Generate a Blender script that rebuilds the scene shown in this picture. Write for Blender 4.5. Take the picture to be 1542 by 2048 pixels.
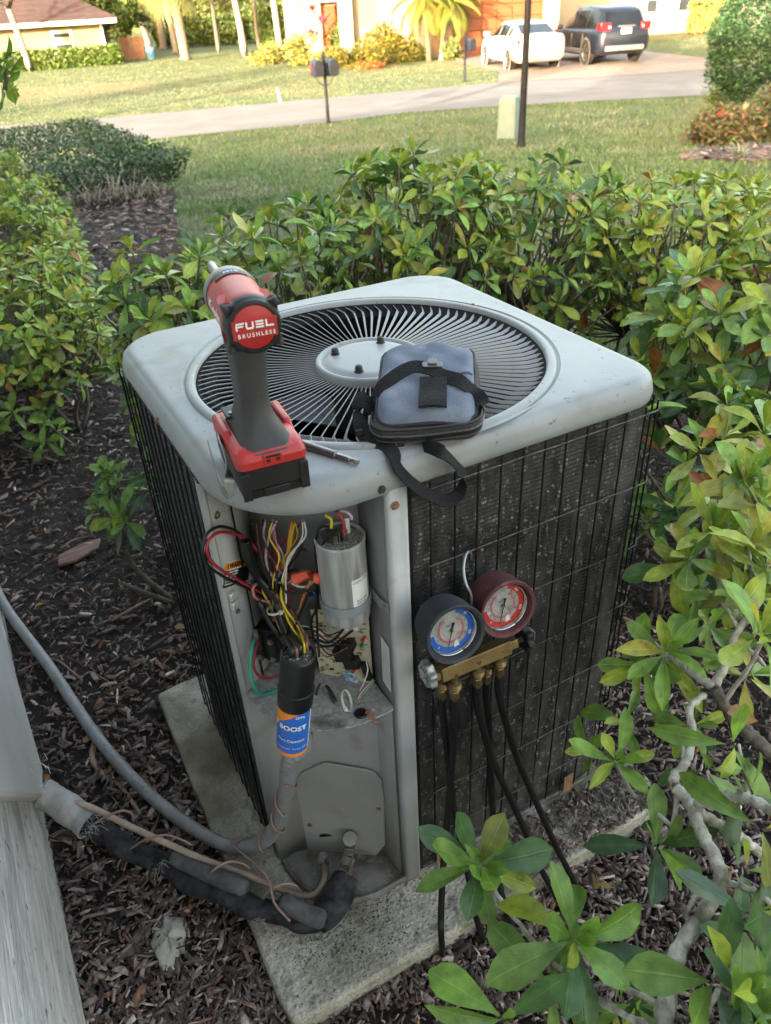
import bpy, bmesh, math, random
import numpy as np
from mathutils import Matrix, Vector, Quaternion
random.seed(7); RNG = np.random.default_rng(7)
sc = bpy.context.scene
for o in list(bpy.data.objects): bpy.data.objects.remove(o)
COL = sc.collection
R = math.radians

# ---------------------------------------------------------------- camera, sky, sun, exposure
S = 0.5; PT = 0.06                                     # metres per survey unit, pad top height
ZL = PT + 1.693*S                                      # underside of the condenser lid
MW = Matrix(((0.87339236,-0.30458415,0.38001878),(-0.48489848,-0.47114358,0.73681557),(-0.04537894,-0.82779962,-0.5591856)))
CAM = Vector((-0.34435924*S, -1.38917974*S, 1.0*S + ZL))
FPX = 1528.0
cam = bpy.data.cameras.new('camera'); camo = bpy.data.objects.new('camera', cam); COL.objects.link(camo)
cam.sensor_fit = 'VERTICAL'; cam.sensor_height = 24; cam.lens = 24*FPX/2048
cam.clip_start = 0.02; cam.clip_end = 2000
m3 = Matrix((MW.col[0], -MW.col[1], -MW.col[2])).transposed()
camo.matrix_world = Matrix.Translation(CAM) @ m3.to_4x4()
cam.dof.use_dof = True; cam.dof.focus_distance = 1.18; cam.dof.aperture_fstop = cam.lens/3.4
sc.camera = camo

SUN_EL = R(11.0); SHV = Vector((0.85, 0.53)).normalized()       # shadows fall this way on the ground
world = bpy.data.worlds.new('World'); sc.world = world; world.use_nodes = True
nt = world.node_tree; nt.nodes.clear()
wo = nt.nodes.new('ShaderNodeOutputWorld'); bg = nt.nodes.new('ShaderNodeBackground'); sky = nt.nodes.new('ShaderNodeTexSky')
sky.sky_type = 'NISHITA'; sky.sun_disc = False; sky.sun_elevation = SUN_EL
sky.sun_rotation = math.atan2(-SHV.x, -SHV.y)
sky.air_density = 1.0; sky.dust_density = 5.0; sky.ozone_density = 0.0; sky.altitude = 0
bg.inputs['Strength'].default_value = 0.15
nt.links.new(sky.outputs[0], bg.inputs[0]); nt.links.new(bg.outputs[0], wo.inputs[0])
sun = bpy.data.lights.new('sun', 'SUN'); suno = bpy.data.objects.new('sun', sun); COL.objects.link(suno)
sun.energy = 2.0; sun.angle = R(0.6); sun.color = (1.0, 0.955, 0.88)
sd = Vector((SHV.x*math.cos(SUN_EL), SHV.y*math.cos(SUN_EL), -math.sin(SUN_EL)))
suno.rotation_euler = sd.to_track_quat('-Z', 'Y').to_euler()
suno.location = (-20, -12, 15)
sc.view_settings.view_transform = 'Standard'; sc.view_settings.look = 'None'
sc.view_settings.exposure = 3.58; sc.view_settings.use_white_balance = True; sc.view_settings.white_balance_temperature = 7450; sc.view_settings.gamma = 1.0; sc.view_settings.use_curve_mapping = False
sc.cycles.max_bounces = 6; sc.cycles.transparent_max_bounces = 6
sc.cycles.caustics_reflective = False; sc.cycles.caustics_refractive = False

# ---------------------------------------------------------------- helpers: survey rays
def ray(px, py):
    return (MW @ Vector((px-771, py-1024, FPX))).normalized()
def at_z(px, py, z): d = ray(px, py); return CAM + d*((z-CAM.z)/d.z)
def at_y(px, py, y): d = ray(px, py); return CAM + d*((y-CAM.y)/d.y)
def at_x(px, py, x): d = ray(px, py); return CAM + d*((x-CAM.x)/d.x)
def at_d(px, py, dist): return CAM + ray(px, py)*dist
FWD = Vector((MW.col[2].x, MW.col[2].y)).normalized()
DROP = 1.0
def gz(x, y):                                           # the yard falls gently towards the street
    d = (x-CAM.x)*FWD.x + (y-CAM.y)*FWD.y
    t = min(max((d-2.5)/15.5, 0), 1); t = t*t*(3-2*t)
    return -DROP*t
def gzn(x, y):
    d = (x-CAM.x)*FWD.x + (y-CAM.y)*FWD.y
    t = np.clip((d-2.5)/15.5, 0, 1); t = t*t*(3-2*t)
    return -DROP*t
def ground(px, py):
    d = ray(px, py); t = 0.2
    while t < 400:
        P = CAM + d*t
        if P.z < gz(P.x, P.y): break
        t *= 1.02
    a, b = t/1.02, t
    for i in range(30):
        m = (a+b)/2; P = CAM + d*m
        if P.z < gz(P.x, P.y): b = m
        else: a = m
    return CAM + d*b
def visible(p, margin=60):
    c = MW.transposed() @ (Vector(p)-CAM)
    if c.z <= 0.02: return False
    x = 771+FPX*c.x/c.z; y = 1024+FPX*c.y/c.z
    return -margin < x < 1542+margin and -margin < y < 2048+margin

# ---------------------------------------------------------------- helpers: materials
MATS = {}
def mat(name, color, rough=0.6, metal=0.0, c2=None, scale=20.0, detail=4.0, contrast=(0.35, 0.65), bump=0.0, bscale=None,
        spec=0.5, rvar=0.0, coat=0.0, stretch=None, c3=None, s3=3.0, k3=(0.5, 0.7), bdist=0.004, speck=None):
    if name in MATS: return MATS[name]
    m = bpy.data.materials.new(name); m.use_nodes = True; n = m.node_tree; L = n.links
    b = n.nodes['Principled BSDF']
    b.inputs['Base Color'].default_value = (*color, 1); b.inputs['Roughness'].default_value = rough
    b.inputs['Metallic'].default_value = metal; b.inputs['Specular IOR Level'].default_value = spec
    if coat: b.inputs['Coat Weight'].default_value = coat; b.inputs['Coat Roughness'].default_value = 0.08
    tc = n.nodes.new('ShaderNodeTexCoord'); src = tc.outputs['Object']
    if stretch:
        mp = n.nodes.new('ShaderNodeMapping'); mp.inputs['Scale'].default_value = stretch
        L.new(src, mp.inputs[0]); src = mp.outputs[0]
    col = None
    if c2 is not None:
        nz = n.nodes.new('ShaderNodeTexNoise'); nz.inputs['Scale'].default_value = scale; nz.inputs['Detail'].default_value = detail
        L.new(src, nz.inputs['Vector'])
        rp = n.nodes.new('ShaderNodeValToRGB'); rp.color_ramp.elements[0].position = contrast[0]; rp.color_ramp.elements[1].position = contrast[1]
        rp.color_ramp.elements[0].color = (*color, 1); rp.color_ramp.elements[1].color = (*c2, 1)
        L.new(nz.outputs['Fac'], rp.inputs[0]); col = rp.outputs[0]
        if rvar:
            mr = n.nodes.new('ShaderNodeMapRange'); mr.inputs['To Min'].default_value = rough-rvar; mr.inputs['To Max'].default_value = rough+rvar
            L.new(nz.outputs['Fac'], mr.inputs[0]); L.new(mr.outputs[0], b.inputs['Roughness'])
    if c3 is not None:
        nz3 = n.nodes.new('ShaderNodeTexNoise'); nz3.inputs['Scale'].default_value = s3; nz3.inputs['Detail'].default_value = 6
        L.new(src, nz3.inputs['Vector'])
        r3 = n.nodes.new('ShaderNodeValToRGB'); r3.color_ramp.elements[0].position = k3[0]; r3.color_ramp.elements[1].position = k3[1]
        L.new(nz3.outputs['Fac'], r3.inputs[0])
        mx = n.nodes.new('ShaderNodeMix'); mx.data_type = 'RGBA'
        L.new(r3.outputs[0], mx.inputs[0])
        if col is None: mx.inputs[6].default_value = (*color, 1)
        else: L.new(col, mx.inputs[6])
        mx.inputs[7].default_value = (*c3, 1); col = mx.outputs[2]
    if speck is not None:                                # fine grime: (colour, scale, low, high)
        nz4 = n.nodes.new('ShaderNodeTexNoise'); nz4.inputs['Scale'].default_value = speck[1]; nz4.inputs['Detail'].default_value = 4
        L.new(tc.outputs['Object'], nz4.inputs['Vector'])
        r5 = n.nodes.new('ShaderNodeMapRange'); r5.inputs['From Min'].default_value = speck[2]; r5.inputs['From Max'].default_value = speck[3]
        L.new(nz4.outputs['Fac'], r5.inputs[0]); mx4 = n.nodes.new('ShaderNodeMix'); mx4.data_type = 'RGBA'; L.new(r5.outputs[0], mx4.inputs[0])
        if col is None: mx4.inputs[6].default_value = (*color, 1)
        else: L.new(col, mx4.inputs[6])
        mx4.inputs[7].default_value = (*speck[0], 1); col = mx4.outputs[2]
    if col is not None: L.new(col, b.inputs['Base Color'])
    if bump:
        bz = n.nodes.new('ShaderNodeTexNoise'); bz.inputs['Scale'].default_value = bscale or scale*2; bz.inputs['Detail'].default_value = 5
        L.new(src, bz.inputs['Vector'])
        bp = n.nodes.new('ShaderNodeBump'); bp.inputs['Strength'].default_value = bump; bp.inputs['Distance'].default_value = bdist
        L.new(bz.outputs['Fac'], bp.inputs['Height']); L.new(bp.outputs[0], b.inputs['Normal'])
    MATS[name] = m; return m

def tint_mat(name, rough=0.5, spec=0.4, trans=0.0, var=0.25, vscale=60.0, midrib=False, bump=0.0):
    """Base colour from the mesh attribute 'tint', with procedural mottling."""
    m = bpy.data.materials.new(name); m.use_nodes = True; n = m.node_tree; L = n.links
    b = n.nodes['Principled BSDF']; b.inputs['Roughness'].default_value = rough; b.inputs['Specular IOR Level'].default_value = spec
    at = n.nodes.new('ShaderNodeAttribute'); at.attribute_name = 'tint'
    tc = n.nodes.new('ShaderNodeTexCoord')
    nz = n.nodes.new('ShaderNodeTexNoise'); nz.inputs['Scale'].default_value = vscale; nz.inputs['Detail'].default_value = 3
    L.new(tc.outputs['Object'], nz.inputs['Vector'])
    mr = n.nodes.new('ShaderNodeMapRange'); mr.inputs['From Min'].default_value = 0.3; mr.inputs['From Max'].default_value = 0.7
    mr.inputs['To Min'].default_value = 1-var; mr.inputs['To Max'].default_value = 1+var
    L.new(nz.outputs['Fac'], mr.inputs[0])
    vm = n.nodes.new('ShaderNodeVectorMath'); vm.operation = 'SCALE'
    L.new(at.outputs['Color'], vm.inputs[0]); L.new(mr.outputs[0], vm.inputs['Scale'])
    col = vm.outputs[0]
    if midrib:
        uv = n.nodes.new('ShaderNodeUVMap'); sp = n.nodes.new('ShaderNodeSeparateXYZ'); L.new(uv.outputs[0], sp.inputs[0])
        a = n.nodes.new('ShaderNodeMath'); a.operation = 'SUBTRACT'; a.inputs[1].default_value = 0.5; L.new(sp.outputs[0], a.inputs[0])
        ab = n.nodes.new('ShaderNodeMath'); ab.operation = 'ABSOLUTE'; L.new(a.outputs[0], ab.inputs[0])
        r1 = n.nodes.new('ShaderNodeMapRange'); r1.inputs['From Min'].default_value = 0.015; r1.inputs['From Max'].default_value = 0.05
        r1.inputs['To Min'].default_value = 0.55; r1.inputs['To Max'].default_value = 0.0; L.new(ab.outputs[0], r1.inputs[0])
        # side veins: slanted stripes running from the midrib
        v1 = n.nodes.new('ShaderNodeMath'); v1.operation = 'MULTIPLY_ADD'; v1.inputs[1].default_value = -0.9; L.new(ab.outputs[0], v1.inputs[0]); L.new(sp.outputs[1], v1.inputs[2])
        v2 = n.nodes.new('ShaderNodeMath'); v2.operation = 'MULTIPLY'; v2.inputs[1].default_value = 75.0; L.new(v1.outputs[0], v2.inputs[0])
        v3 = n.nodes.new('ShaderNodeMath'); v3.operation = 'SINE'; L.new(v2.outputs[0], v3.inputs[0])
        r2 = n.nodes.new('ShaderNodeMapRange'); r2.inputs['From Min'].default_value = 0.8; r2.inputs['From Max'].default_value = 1.0
        r2.inputs['To Min'].default_value = 0.0; r2.inputs['To Max'].default_value = 0.16; L.new(v3.outputs[0], r2.inputs[0])
        mxv = n.nodes.new('ShaderNodeMath'); mxv.operation = 'MAXIMUM'; L.new(r1.outputs[0], mxv.inputs[0]); L.new(r2.outputs[0], mxv.inputs[1])
        mix = n.nodes.new('ShaderNodeMix'); mix.data_type = 'RGBA'; L.new(mxv.outputs[0], mix.inputs[0]); L.new(col, mix.inputs[6])
        br = n.nodes.new('ShaderNodeVectorMath'); br.operation = 'MULTIPLY_ADD'; br.inputs[1].default_value = (1.5, 1.5, 1.4); br.inputs[2].default_value = (0.03, 0.035, 0.012)
        L.new(col, br.inputs[0]); L.new(br.outputs[0], mix.inputs[7]); col = mix.outputs[2]
        # brown specks
        nz2 = n.nodes.new('ShaderNodeTexNoise'); nz2.inputs['Scale'].default_value = 9; nz2.inputs['Detail'].default_value = 5
        L.new(tc.outputs['Object'], nz2.inputs['Vector'])
        r4 = n.nodes.new('ShaderNodeMapRange'); r4.inputs['From Min'].default_value = 0.62; r4.inputs['From Max'].default_value = 0.72; r4.inputs['To Max'].default_value = 0.55
        L.new(nz2.outputs['Fac'], r4.inputs[0])
        mix2 = n.nodes.new('ShaderNodeMix'); mix2.data_type = 'RGBA'; L.new(r4.outputs[0], mix2.inputs[0]); L.new(col, mix2.inputs[6]); mix2.inputs[7].default_value = (0.10, 0.075, 0.02, 1)
        col = mix2.outputs[2]
        bp = n.nodes.new('ShaderNodeBump'); bp.inputs['Strength'].default_value = 0.35; bp.inputs['Distance'].default_value = 0.02
        L.new(mxv.outputs[0], bp.inputs['Height']); L.new(bp.outputs[0], b.inputs['Normal'])
    elif bump:
        bp = n.nodes.new('ShaderNodeBump'); bp.inputs['Strength'].default_value = bump; bp.inputs['Distance'].default_value = 0.003
        L.new(nz.outputs['Fac'], bp.inputs['Height']); L.new(bp.outputs[0], b.inputs['Normal'])
    L.new(col, b.inputs['Base Color'])
    if trans:
        tr = n.nodes.new('ShaderNodeBsdfTranslucent'); L.new(col, tr.inputs[0])
        ms = n.nodes.new('ShaderNodeMixShader'); ms.inputs[0].default_value = trans
        L.new(b.outputs[0], ms.inputs[1]); L.new(tr.outputs[0], ms.inputs[2])
        L.new(ms.outputs[0], n.nodes['Material Output'].inputs[0])
    MATS[name] = m; return m

# ---------------------------------------------------------------- helpers: objects
TM = {}                                                 # thing -> its matrix (parts share it)
def thing(name, label, cat, loc=(0,0,0), rotz=0.0, group=None):
    o = bpy.data.objects.new(name, None); COL.objects.link(o); o.empty_display_size = 0.05
    M = Matrix.LocRotScale(Vector(loc), Matrix.Rotation(rotz, 3, 'Z'), None); o.matrix_world = M
    TM[o] = M; tag(o, label, cat, group); return o
def tag(o, label, cat, group=None):
    o['label'] = label; o['category'] = cat
    if group: o['group'] = group
    return o
def setting(o): o['kind'] = 'structure'; return o
def stuff(o): o['kind'] = 'stuff'; return o

def link_mesh(me, name, m, parent, smooth, angle):
    if smooth:
        me.shade_smooth()
        if angle: me.set_sharp_from_angle(angle=R(angle))
    if m: me.materials.append(m)
    o = bpy.data.objects.new(name, me); COL.objects.link(o)
    if parent is not None: o.parent = parent; TM[o] = TM[parent]
    return o

def frame(d):
    d = Vector(d).normalized(); u = Vector((0,0,1)) if abs(d.z) < 0.95 else Vector((1,0,0))
    x = d.cross(u).normalized(); y = x.cross(d).normalized(); return x, y, d

class MB:
    def __init__(s): s.v = []; s.f = []
    def add(s, vs, fs, M=None):
        b = len(s.v)
        s.v += [tuple(M @ Vector(p)) if M is not None else tuple(p) for p in vs]
        s.f += [tuple(b+i for i in f) for f in fs]; return s
    def box(s, c, d, M=None):
        x, y, z = c; a, b, h = d[0]/2, d[1]/2, d[2]/2
        vs = [(x+i*a, y+j*b, z+k*h) for k in (-1,1) for j in (-1,1) for i in (-1,1)]
        return s.add(vs, [(0,2,3,1),(4,5,7,6),(0,1,5,4),(2,6,7,3),(0,4,6,2),(1,3,7,5)], M)
    def prism(s, poly, z0, z1, M=None):
        n = len(poly); vs = [(x,y,z0) for x,y in poly]+[(x,y,z1) for x,y in poly]
        return s.add(vs, [tuple(range(n-1,-1,-1)), tuple(range(n,2*n))]+[(i,(i+1)%n,n+(i+1)%n,n+i) for i in range(n)], M)
    def tube(s, pts, r, n=8, caps=True, M=None, flat=1.0):
        pts = [Vector(p) for p in pts]; k = len(pts); rr = r if isinstance(r, (list, tuple)) else [r]*k
        vs = []; X = None
        for i, p in enumerate(pts):
            d = (pts[min(i+1,k-1)]-pts[max(i-1,0)])
            if d.length < 1e-9: d = Vector((0,0,1))
            d.normalize()
            if X is None: X, Y, _ = frame(d)
            else:
                X = X - d*X.dot(d); X = X.normalized() if X.length > 1e-6 else frame(d)[0]
                Y = d.cross(X)
            for j in range(n):
                a = 2*math.pi*j/n; vs.append(p + X*(math.cos(a)*rr[i]) + Y*(math.sin(a)*rr[i]*flat))
        fs = [(i*n+j, i*n+(j+1)%n, (i+1)*n+(j+1)%n, (i+1)*n+j) for i in range(k-1) for j in range(n)]
        if caps: fs += [tuple(range(n-1,-1,-1)), tuple(range((k-1)*n, k*n))]
        return s.add(vs, fs, M)
    def lathe(s, prof, n=24, M=None, cap=True):
        k = len(prof); vs = [(r*math.cos(2*math.pi*j/n), r*math.sin(2*math.pi*j/n), z) for r, z in prof for j in range(n)]
        fs = [(i*n+j, i*n+(j+1)%n, (i+1)*n+(j+1)%n, (i+1)*n+j) for i in range(k-1) for j in range(n)]
        if cap and prof[0][0] > 1e-6: fs.append(tuple(range(n-1,-1,-1)))
        if cap and prof[-1][0] > 1e-6: fs.append(tuple(range((k-1)*n, k*n)))
        return s.add(vs, fs, M)
    def cyl(s, p0, p1, r, n=12, r2=None):
        return s.tube([p0, p1], [r, r if r2 is None else r2], n)
    def loft(s, rings, M=None, caps=True, closed=True):
        n = len(rings[0]); vs = [p for r in rings for p in r]
        fs = []
        for i in range(len(rings)-1):
            for j in range(n if closed else n-1):
                fs.append((i*n+j, i*n+(j+1)%n, (i+1)*n+(j+1)%n, (i+1)*n+j))
        if caps: fs += [tuple(range(n-1,-1,-1)), tuple(range((len(rings)-1)*n, len(rings)*n))]
        return s.add(vs, fs, M)
    def grid(s, fn, nu, nv, M=None):
        vs = [fn(i/nu, j/nv) for i in range(nu+1) for j in range(nv+1)]
        fs = [(i*(nv+1)+j, (i+1)*(nv+1)+j, (i+1)*(nv+1)+j+1, i*(nv+1)+j+1) for i in range(nu) for j in range(nv)]
        return s.add(vs, fs, M)
    def ribbon(s, pts, side, w, t=0.0012, M=None):
        """a flat strap of width w and thickness t along pts; side = list of (or one) sideways vectors"""
        pts = [Vector(p) for p in pts]; k = len(pts); rings = []
        for i, p in enumerate(pts):
            d = (pts[min(i+1,k-1)]-pts[max(i-1,0)]).normalized()
            sv = Vector(side[i] if isinstance(side, list) else side); sv = (sv - d*sv.dot(d)).normalized(); nn = d.cross(sv)
            rings.append([p+sv*(w/2)+nn*(t/2), p+sv*(w/2)-nn*(t/2), p-sv*(w/2)-nn*(t/2), p-sv*(w/2)+nn*(t/2)])
        return s.loft(rings, M)
    def build(s, name, m, parent=None, smooth=True, angle=38, bevel=0.0, bseg=2, solid=0.0, subsurf=0):
        me = bpy.data.meshes.new(name)
        vs = s.v
        if parent is not None:
            Mi = TM[parent].inverted(); vs = [tuple(Mi @ Vector(p)) for p in vs]
        me.from_pydata(vs, [], s.f); me.validate(); me.update()
        bm = bmesh.new(); bm.from_mesh(me); bmesh.ops.recalc_face_normals(bm, faces=bm.faces); bm.to_mesh(me); bm.free()
        o = link_mesh(me, name, m, parent, smooth, angle)
        if solid: q = o.modifiers.new('solid', 'SOLIDIFY'); q.thickness = solid; q.offset = 0
        if bevel: q = o.modifiers.new('bevel', 'BEVEL'); q.width = bevel; q.segments = bseg; q.limit_method = 'ANGLE'; q.angle_limit = R(35)
        if subsurf: q = o.modifiers.new('sub', 'SUBSURF'); q.levels = subsurf; q.render_levels = subsurf
        return o

def np_mesh(name, V, Fq, tint, m, parent=None, smooth=False, uv=None):
    """fast mesh from numpy: V (n,3), Fq (k,3|4), tint per face (k,3)"""
    V = np.asarray(V, dtype=np.float32)
    if parent is not None:
        Mi = np.array(TM[parent].inverted()); V = V @ Mi[:3,:3].T + Mi[:3,3]
    me = bpy.data.meshes.new(name); k, w = Fq.shape
    me.vertices.add(len(V)); me.vertices.foreach_set('co', np.ascontiguousarray(V, dtype=np.float32).ravel())
    me.loops.add(k*w); me.loops.foreach_set('vertex_index', np.ascontiguousarray(Fq, dtype=np.int32).ravel())
    me.polygons.add(k); me.polygons.foreach_set('loop_start', np.arange(0, k*w, w, dtype=np.int32))
    if smooth: me.polygons.foreach_set('use_smooth', np.ones(k, dtype=bool))
    if uv is not None:
        ul = me.uv_layers.new(name='UVMap'); ul.data.foreach_set('uv', np.ascontiguousarray(uv, dtype=np.float32).ravel())
    if tint is not None:
        a = me.attributes.new('tint', 'FLOAT_COLOR', 'FACE')
        c = np.ones((k,4), dtype=np.float32); c[:,:3] = tint; a.data.foreach_set('color', c.ravel())
    me.update(calc_edges=True)
    if m: me.materials.append(m)
    o = bpy.data.objects.new(name, me); COL.objects.link(o)
    if parent is not None: o.parent = parent; TM[o] = TM[parent]
    return o

def text_mesh(s, size, extrude=0.0, bold=0.0, align='CENTER', shear=0.0):
    cu = bpy.data.curves.new('text', 'FONT'); cu.body = s; cu.size = size; cu.extrude = extrude; cu.offset = bold
    cu.align_x = align; cu.align_y = 'CENTER'; cu.shear = shear; cu.resolution_u = 3
    o = bpy.data.objects.new('text', cu); me = bpy.data.meshes.new_from_object(o)
    bpy.data.objects.remove(o); bpy.data.curves.remove(cu); return me
def text(s, size, M, name, m, parent, extrude=0.0002, bold=0.0, bend=None, align='CENTER', shear=0.0, fn=None, sx=1.0):
    me = text_mesh(s, size, extrude, bold, align, shear)
    Mi = TM[parent].inverted() if parent is not None else Matrix()
    for v in me.vertices:
        p = Vector((v.co.x*sx, v.co.y, v.co.z))
        if fn: p = fn(p)
        v.co = Mi @ (M @ p)
    me.name = name
    return link_mesh(me, name, m, parent, False, None)
def axes(origin, x, y):
    x = Vector(x).normalized(); y = Vector(y); y = (y - x*y.dot(x)).normalized(); z = x.cross(y)
    return Matrix.Translation(origin) @ Matrix((x, y, z)).transposed().to_4x4()
def smooth_path(pts, n=8):
    """Catmull-Rom through pts"""
    P = [Vector(p) for p in pts]; P = [P[0]*2-P[1]] + P + [P[-1]*2-P[-2]]; out = []
    for i in range(1, len(P)-2):
        a, b, c, d = P[i-1:i+3]
        for k in range(n):
            t = k/n
            out.append(0.5*((2*b)+(c-a)*t+(2*a-5*b+4*c-d)*t*t+(3*b-a-3*c+d)*t*t*t))
    out.append(P[-2]); return out
def rrect(x0, y0, x1, y1, r, n=5):
    out = []
    for cx, cy, a0 in ((x1-r, y1-r, 0), (x0+r, y1-r, 90), (x0+r, y0+r, 180), (x1-r, y0+r, 270)):
        for i in range(n+1):
            a = R(a0+90*i/n); out.append((cx+r*math.cos(a), cy+r*math.sin(a)))
    return out

# ================================================================ THE SETTING
def poly_in(px, py, poly):
    inside = np.zeros(len(px), dtype=bool); n = len(poly)
    for i in range(n):
        x0, y0 = poly[i]; x1, y1 = poly[(i+1) % n]
        if y0 == y1: continue
        c = ((y0 > py) != (y1 > py)) & (px < (x1-x0)*(py-y0)/(y1-y0)+x0)
        inside ^= c
    return inside

def axis_grid(stops):
    out = []
    for a, b, st in stops: out += list(np.arange(a, b, st))
    out.append(stops[-1][1]); return np.array(out)
gx = axis_grid([(-400,-60,40),(-60,-12,4),(-12,30,0.6),(30,70,4),(70,400,33)])
gy = axis_grid([(-400,-40,36),(-40,-6,4),(-6,26,0.6),(26,80,4),(80,420,34)])
GX, GY = np.meshgrid(gx, gy, indexing='ij'); GZ = gzn(GX, GY)
idx = np.arange(GX.size).reshape(GX.shape)
FQ = np.stack([idx[:-1,:-1], idx[1:,:-1], idx[1:,1:], idx[:-1,1:]], -1).reshape(-1,4)
lawn_m = mat('lawn', (0.070,0.100,0.045), 0.9, c2=(0.125,0.138,0.075), scale=0.9, detail=10, contrast=(0.36,0.66), bump=0.9, bscale=60, c3=(0.19,0.145,0.08), s3=0.16, k3=(0.52,0.68), bdist=0.03, spec=0.15)
setting(np_mesh('lawn', np.stack([GX,GY,GZ],-1).reshape(-1,3), FQ, None, lawn_m, smooth=True))

def sheet(name, poly, m, lift, step=0.35, z=None):
    """a ground sheet cut to poly, following the terrain, lifted by a few mm"""
    xs = [p[0] for p in poly]; ys = [p[1] for p in poly]
    bm = bmesh.new(); vs = [bm.verts.new((x, y, 0)) for x, y in poly]; bm.faces.new(vs)
    for axis, lo, hi in ((Vector((1,0,0)), min(xs), max(xs)), (Vector((0,1,0)), min(ys), max(ys))):
        k = lo+step
        while k < hi:
            bmesh.ops.bisect_plane(bm, geom=bm.verts[:]+bm.edges[:]+bm.faces[:], plane_co=axis*k, plane_no=axis); k += step
    for v in bm.verts: v.co.z = gz(v.co.x, v.co.y)+lift
    bmesh.ops.triangulate(bm, faces=bm.faces)
    me = bpy.data.meshes.new(name); bm.to_mesh(me); bm.free()
    for p in me.polygons:
        if p.normal.z < 0: p.flip()
    o = link_mesh(me, name, m, None, True, None); return setting(o)

road_m = mat('road', (0.135,0.127,0.123), 0.85, c2=(0.17,0.16,0.156), scale=1.2, detail=8, bump=0.3, bscale=90, c3=(0.135,0.125,0.12), s3=0.35, k3=(0.55,0.75), spec=0.2)
near_edge = [(-60,37),(-20,25.6),(4.2,18.2),(8.2,17.5),(10.4,17.5),(13.2,16.4),(17.3,14.2),(24,9.8),(50,-9)]
far_edge = [(60,-8),(40,7),(29,14.6),(22.3,18.6),(16.1,21.4),(12.7,22.0),(4.4,23.3),(-20,30.6),(-60,43)]
sheet('street', near_edge+far_edge, road_m, 0.012, 2.0)
brick_m = mat('driveway_pavers', (0.19,0.145,0.12), 0.85, c2=(0.245,0.195,0.165), scale=3.0, detail=6, bump=0.5, bscale=12, c3=(0.16,0.13,0.11), s3=0.4, spec=0.2)
sheet('driveway', [(15.9,21.3),(23.6,18.0),(25.2,20.9),(28.8,31.2),(22.3,33.4),(20.0,30.0),(18.2,24.4)], brick_m, 0.020, 2.0)

bed_poly = [(-.41,-3),(3.0,-3),(2.9,.4),(2.05,1.35),(1.2,1.7),(.95,2.3),(1.0,3.4),(1.2,4.8),(1.42,5.74),(1.68,6.86),(2.35,9.3),(2.7,13.6),(-2.0,13.9),(-.41,9)]
soil_m = mat('soil', (0.018,0.014,0.013), 0.95, c2=(0.038,0.03,0.028), scale=14, detail=8, bump=1.0, bscale=50, bdist=0.02, spec=0.2)
sheet('mulch_bed', bed_poly, soil_m, 0.006, 0.5)
bed2 = [(9.75+1.45*math.cos(a)*(1+.06*math.sin(3*a)), 6.35+1.15*math.sin(a)*(1+.07*math.cos(2*a))) for a in np.linspace(0, 2*math.pi, 26)[:-1]]
sheet('planting_bed', bed2, soil_m, 0.010, 0.5)

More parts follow.
